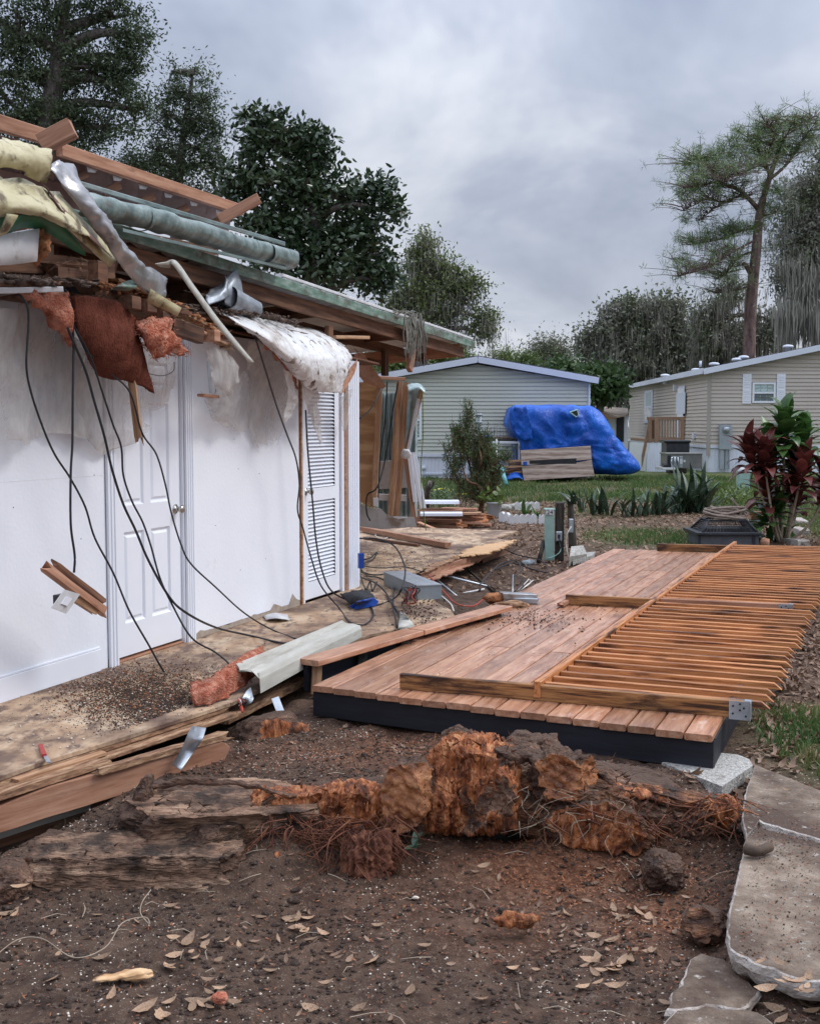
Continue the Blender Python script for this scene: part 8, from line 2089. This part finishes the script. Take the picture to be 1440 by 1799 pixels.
def bits(name, P, s, m, seed, sub=1, flat=.5, lift=.25):
    r = np.random.default_rng(seed); D, F = ico(sub); n = len(P); k = len(D)
    sc = s * r.uniform(.35, 1.2, n) ** 1.4; ax = np.stack([r.uniform(.6, 1.5, n), r.uniform(.6, 1.3, n), r.uniform(.4, .9, n) * (flat * 2)], 1)
    ang = r.uniform(0, 6.28, n); co, si = np.cos(ang), np.sin(ang)
    V = D[None] * ax[:, None, :] * sc[:, None, None]
    V = V * (1 + .9 * (_h((D[:, 0] * 50).astype(np.int64)[None] + np.arange(n)[:, None] * 7, (D[:, 1] * 50).astype(np.int64)[None], (D[:, 2] * 50).astype(np.int64)[None]) - .5))[:, :, None]
    X = V[:, :, 0] * co[:, None] - V[:, :, 1] * si[:, None]; Yv = V[:, :, 0] * si[:, None] + V[:, :, 1] * co[:, None]
    V = np.stack([X, Yv, V[:, :, 2]], 2) + P[:, None, :] + np.array([0, 0, 1]) * (sc * lift)[:, None, None]
    F = (F[None] + (np.arange(n) * k)[:, None, None]).reshape(-1, 3)
    o = add(name, V.reshape(-1, 3), F, M_[m]); o['kind'] = 'stuff'; return o
def flatleaf(P, size, asp, seed, lift=.008, tilt=.35, curl=.25):
    r = np.random.default_rng(seed); n = len(P); ang = r.uniform(0, 6.28, n)
    a = np.stack([np.cos(ang), np.sin(ang), r.normal(0, tilt, n)], 1); a /= np.linalg.norm(a, axis=1, keepdims=True)
    b = np.stack([-np.sin(ang), np.cos(ang), r.normal(0, tilt, n)], 1); b /= np.linalg.norm(b, axis=1, keepdims=True); nn = np.cross(a, b)
    L = (size * r.uniform(.55, 1.25, n))[:, None]; Wd = L * asp; c = P + np.array([0, 0, lift]) + nn * 0
    cu = curl * r.uniform(.2, 1.3, n)[:, None] * L
    row = lambda t, w, h: [c + a * L * (t - .5) + b * Wd * w + nn * cu * h, c + a * L * (t - .5) - nn * cu * .0 + nn * cu * (h - .25), c + a * L * (t - .5) - b * Wd * w + nn * cu * h]
    pts = [c - a * L * .5 + nn * cu * .6] + row(.22, .34, .25) + row(.5, .5, .15) + row(.78, .34, .35) + [c + a * L * .5 + nn * cu * .9]
    V = np.stack(pts, 1).reshape(-1, 3); i = np.arange(n) * 11; T3 = [(0, 1, 2), (0, 2, 3), (7, 10, 8), (8, 10, 9)]; Q = [(1, 4, 5, 2), (2, 5, 6, 3), (4, 7, 8, 5), (5, 8, 9, 6)]
    tri = [np.stack([i + q for q in t], 1) for t in T3]; 
    for q in Q: tri += [np.stack([i + q[0], i + q[1], i + q[2]], 1), np.stack([i + q[0], i + q[2], i + q[3]], 1)]
    return V, np.concatenate(tri)
P = scatter(60000, -2.6, 2.6, 3.0, 6.6, lambda x, y: .16 + .25 * (fbm(P3(x, y, 3), 3) > .05), 1); tag(bits('soil_clods', P, .0075, 'soilclod', 1), 'crumbs and clods of dark soil over the foreground dirt', 'soil')
P = scatter(2600, -2.6, 2.6, 3.0, 6.2, lambda x, y: .2 + .3 * (fbm(P3(x, y, 1.5), 2) > 0), 2); tag(bits('soil_lumps', P, .016, 'soilclod', 2, 2, .4, .0), 'larger lumps of dark soil over the foreground dirt', 'soil')
P = scatter(60000, -2.4, 2.6, 3.0, 6.8, lambda x, y: .10 + .8 * g_orange(x, y), 3)
V, F = flatleaf(P, .017, .28, 3, .006, .5, .2); o = add('wood_chips', V, F, M_['chip']); tag(o, 'scattered orange wood chips round the stump', 'wood chips', kind='stuff')
P = scatter(30000, -2.6, 2.6, 3.0, 6.8, lambda x, y: .05 + .5 * (fbm(P3(x, y, 2), 3) > .05), 4); tag(bits('pale_crumbs', P, .0034, 'fleck', 4, 1, .5, .3), 'tiny pale crumbs sprinkled over the foreground soil', 'crumbs')
P = scatter(22000, -2.6, 2.8, 3.0, 7.0, lambda x, y: .02 + .35 * g_litter(x, y) * (fbm(P3(x, y, 2.2) + 4, 3) > .08), 5)
V, F = flatleaf(P, .042, .34, 5); o = add('leaf_litter', V, F, M_['deadleaf']); tag(o, 'small dry brown leaves scattered over the foreground dirt', 'leaf litter', kind='stuff')
P = scatter(60000, 1.2, 8.5, 5.4, 16, lambda x, y: g_litter(x, y) * .62 * (x > 1.35 + (y - 5.6) * .4), 6)
V, F = flatleaf(P, .075, .36, 6, .010, .45, .3); o = add('leaf_litter', V, F, M_['deadleaf']); tag(o, 'thick litter of brown leaves on the ground right of the slatted panel', 'leaf litter', kind='stuff')
P = scatter(52000, -3, 12, 12, 27, lambda x, y: g_litter(x, y) * .5, 7)
V, F = flatleaf(P, .085, .4, 7, .012, .45, .3); o = add('leaf_litter', V, F, M_['deadleaf']); tag(o, 'brown leaf litter over the yard between the deck and the lawn', 'leaf litter', kind='stuff')
def on_slab(n, seed):
    r = np.random.default_rng(seed); P = []
    for _ in range(n):
        x, y = r.uniform(1300, 1440), r.uniform(1380, 1690)
        if x < 1312 - (y - 1480) * .16 + 12: continue
        if r.random() > .35 + .65 * math.exp(-((x - 1400) / 60) ** 2 - ((y - 1480) / 60) ** 2): continue
        P.append(tuple(az(x, y, .057)))
    return np.array(P)
V, F = flatleaf(on_slab(900, 61), .014, .25, 62, .004, .4, .2); tag(add('wood_chips', V, F, M_['chip']), 'orange chips scattered over the long concrete slab', 'wood chips', kind='stuff')
tag(bits('slab_crumbs', on_slab(1500, 63), .0026, 'soilclod', 64), 'soil crumbs scattered over the long concrete slab', 'soil')
# twigs
mb = MB(); r = random.Random(4)
for i in range(150):
    x, y = r.uniform(-2.2, 2.4), r.uniform(3.1, 5.6); p = Vector((x, y, gz(x, y) + .008)); a = r.uniform(0, 6.28); L = r.uniform(.03, .12)
    q = p + Vector((math.cos(a), math.sin(a), 0)) * L; q.z = gz(q.x, q.y) + .012; mb.tube([p, p.lerp(q, .5) + Vector((r.uniform(-.01, .01), r.uniform(-.01, .01), .008)), q], [.0016, .0014, .0008], 4)
o = mb.build('twigs', M_['palestick']); tag(o, 'thin pale twigs scattered over the foreground dirt', 'twigs', kind='stuff')
# large fallen leaves, one by one
lf = [(329, 1652, .105, 1.3), (298, 1698, .09, 2.2), (180, 1680, .075, .3), (475, 1704, .06, .1), (652, 1688, .075, .8), (572, 1725, .055, .2), (455, 1610, .06, .1), (508, 1612, .07, -.1), (540, 1612, .06, .3), (305, 1646, .06, -.3), (195, 1748, .08, 1.5), (345, 1758, .08, .1), (255, 1768, .09, .6), (385, 1735, .05, .1), (35, 1556, .08, .0), (10, 1604, .08, .2), (45, 1580, .05, 1.4), (665, 1624, .06, -.3), (1035, 1685, .07, -.1), (1078, 1703, .06, -.4), (1080, 1730, .08, 0), (1105, 1595, .05, 1.5), (1100, 1610, .05, -.6), (1085, 1608, .06, -.6), (1185, 1637, .04, 1.3), (1140, 1670, .06, .2), (1115, 1668, .05, .9), (1075, 1650, .07, .2), (845, 1754, .05, .1), (720, 1740, .07, 1.3), (300, 1590, .07, .1), (520, 1545, .06, 1.2), (850, 1520, .06, .2), (1370, 1690, .06, -.8), (1390, 1722, .07, -.9), (1420, 1715, .07, 1.2), (1412, 1740, .08, .3), (1345, 1735, .07, -.2), (1360, 1770, .07, -.5), (1425, 1775, .06, .2), (1382, 1387, .05, -.9), (1285, 1700, .05, 1), (630, 1770, .06, .5), (545, 1770, .07, -.4), (90, 1720, .06, .8), (420, 1660, .05, 1.9), (745, 1660, .06, .4), (960, 1640, .05, 1.0), (900, 1700, .05, .3), (1210, 1700, .05, .2)]
r = random.Random(6); rg = random.Random(66); protos = []
for i in range(5):
    V, F = flatleaf(np.array([[0, 0, 0.0]]), 1 / .9, .36 + .04 * i, 100 + i, 0, .08, .22)
    V = V - V.mean(0); Lx = V[10] - V[0]; a = math.atan2(Lx[1], Lx[0]); R = np.array([[math.cos(-a), -math.sin(-a), 0], [math.sin(-a), math.cos(-a), 0], [0, 0, 1]]); protos.append((V @ R.T / np.linalg.norm(Lx), F))
pm = {}
for i, (x, y, s, a) in enumerate(lf + [(rg.uniform(0, 1440), rg.uniform(1580, 1799), rg.uniform(.035, .07), rg.uniform(0, 3)) for _ in range(16)] + [(cx_ + rg.gauss(0, 38), cy_ + rg.gauss(0, 20), rg.uniform(.035, .07), rg.uniform(0, 3)) for cx_, cy_ in ((520, 1620), (330, 1670), (1090, 1620), (1070, 1700), (350, 1760), (1400, 1740)) for _ in range(9)]):
    onslab = (x > 1290 and y < 1700) or (x > 1340 and y < 1745)
    p = az(x, y, -.12)
    z = .065 if onslab else gz(p.x, p.y)
    p = az(x, y, z + .015)
    M = Matrix.Translation(p) @ Matrix.Rotation(a, 4, 'Z') @ Matrix.Rotation(r.uniform(-.35, .35), 4, 'X') @ Matrix.Scale(s, 4)
    k = i % 5
    if k not in pm: o = add('fallen_leaf', xf(M, protos[k][0]), [tuple(f) for f in protos[k][1]], M_['deadleaf2'], None, M, True); pm[k] = o.data
    else: o = bpy.data.objects.new('fallen_leaf', pm[k]); link(o, None, M)
    zone = 'on the concrete slabs at the lower right' if onslab or x > 1300 else 'on the dirt in the left foreground' if x < 480 else 'on the dirt below the middle of the stump' if x < 960 else 'on the dirt left of the broken slabs'
    tag(o, 'dry brown leaf lying ' + zone, 'leaf', 'fallen leaves ' + zone)
# debris on the plywood floor and deck
def floor_bits(name, px, py, sx, sy, n, s, m, seed, z=FL + .002, label='', leaf=False):
    r = np.random.default_rng(seed); P = []
    while len(P) < n:
        x, y = r.normal(px, sx), r.normal(py, sy); p = az(x, y, z)
        v = (p - P0).dot(WD); u = (p - P0).dot(WN)
        if z < FL + .01 and name == 'floor_debris' and not (u > .02 and u < np.interp(v, [-3, -1.4, -.2, 3.2, 4.6], [.8, .85, .97, 1.15, 1.2])): 
            if r.random() < .98: continue
        P.append(tuple(p))
    P = np.array(P)
    if leaf: V, F = flatleaf(P, s, .4, seed, .006, .3, .2); o = add(name, V, F, M_[m])
    else: o = bits(name, P, s, m, seed)
    return tag(o, label, 'debris', kind='stuff')
floor_bits('floor_debris', 265, 1225, 70, 26, 14000, .0034, 'soilclod', 1, label='dark crumbs heaped on the stained plywood floor')
floor_bits('floor_debris', 250, 1215, 70, 26, 900, .006, 'chip', 2, label='orange crumbs mixed in the dirt on the plywood floor')
floor_bits('floor_debris', 200, 1230, 120, 45, 700, .005, 'fleck', 3, label='pale crumbs on the plywood floor')
floor_bits('floor_debris', 330, 1190, 60, 30, 220, .03, 'deadleaf', 4, label='small leaves and splinters on the plywood floor', leaf=True)
floor_bits('far_debris', 740, 1075, 30, 18, 500, .007, 'soilclod', 5, label='dark rotten crumbs on the plywood near the steel box')
floor_bits('far_debris', 700, 975, 50, 18, 500, .006, 'soilclod', 6, label='dirt on the far part of the plywood floor')
floor_bits('deck_debris', 940, 1090, 45, 10, 420, .006, 'soilclod', 7, FL + .004, 'dark crumbs on the deck boards beside the middle beam')
floor_bits('deck_debris', 880, 1090, 140, 40, 180, .030, 'deadleaf', 8, FL + .006, 'a few small leaves lying on the deck boards', True)
# lawn blades
def lawn(name, label, n, x0, x1, y0, y1, h, seed, th=.30):
    r = np.random.default_rng(seed); x = r.uniform(x0, x1, n); y = r.uniform(y0, y1, n); k = r.random(n) < np.clip((g_grass(x, y) - th) * 2.2, 0, 1); x, y = x[k], y[k]
    u = (x - P0.x) * WN.x + (y - P0.y) * WN.y; v = (x - P0.x) * WD.x + (y - P0.y) * WD.y; k = ~((u < .2) & (v < 10)); x, y = x[k], y[k]
    P = np.stack([x, y, g_h(x, y) - .005], 1); n = len(P); ang = r.uniform(0, 6.28, n); s = np.stack([np.cos(ang), np.sin(ang), 0 * ang], 1)
    H = (h * r.uniform(.4, 1.3, n))[:, None]; w = H * .09; ln = r.normal(size=(n, 3)) * np.array([.35, .35, 0]); top = P + (np.array([0, 0, 1]) + ln) * H; md = P + (np.array([0, 0, .55]) + ln * .3) * H
    V = np.stack([P - s * w, P + s * w, md + s * w * .8, md - s * w * .8, top], 1).reshape(-1, 3); i = np.arange(n) * 5
    F = np.concatenate([np.stack([i, i + 1, i + 2], 1), np.stack([i, i + 2, i + 3], 1), np.stack([i + 3, i + 2, i + 4], 1)])
    o = add(name, V, F, M_['grassblade']); return tag(o, label, 'grass', kind='stuff')
lawn('grass', 'green lawn around the blue tarp and the homes', 150000, -2, 16, 22, 38, .10, 1)
lawn('grass', 'patchy grass on the dirt right of the numbered post', 60000, 1.5, 9, 13.5, 22, .065, 2)
lawn('grass', 'tuft of grass beside the near corner of the deck and the slab', 9000, 1.7, 3.2, 5.2, 7.6, .07, 3, .2)
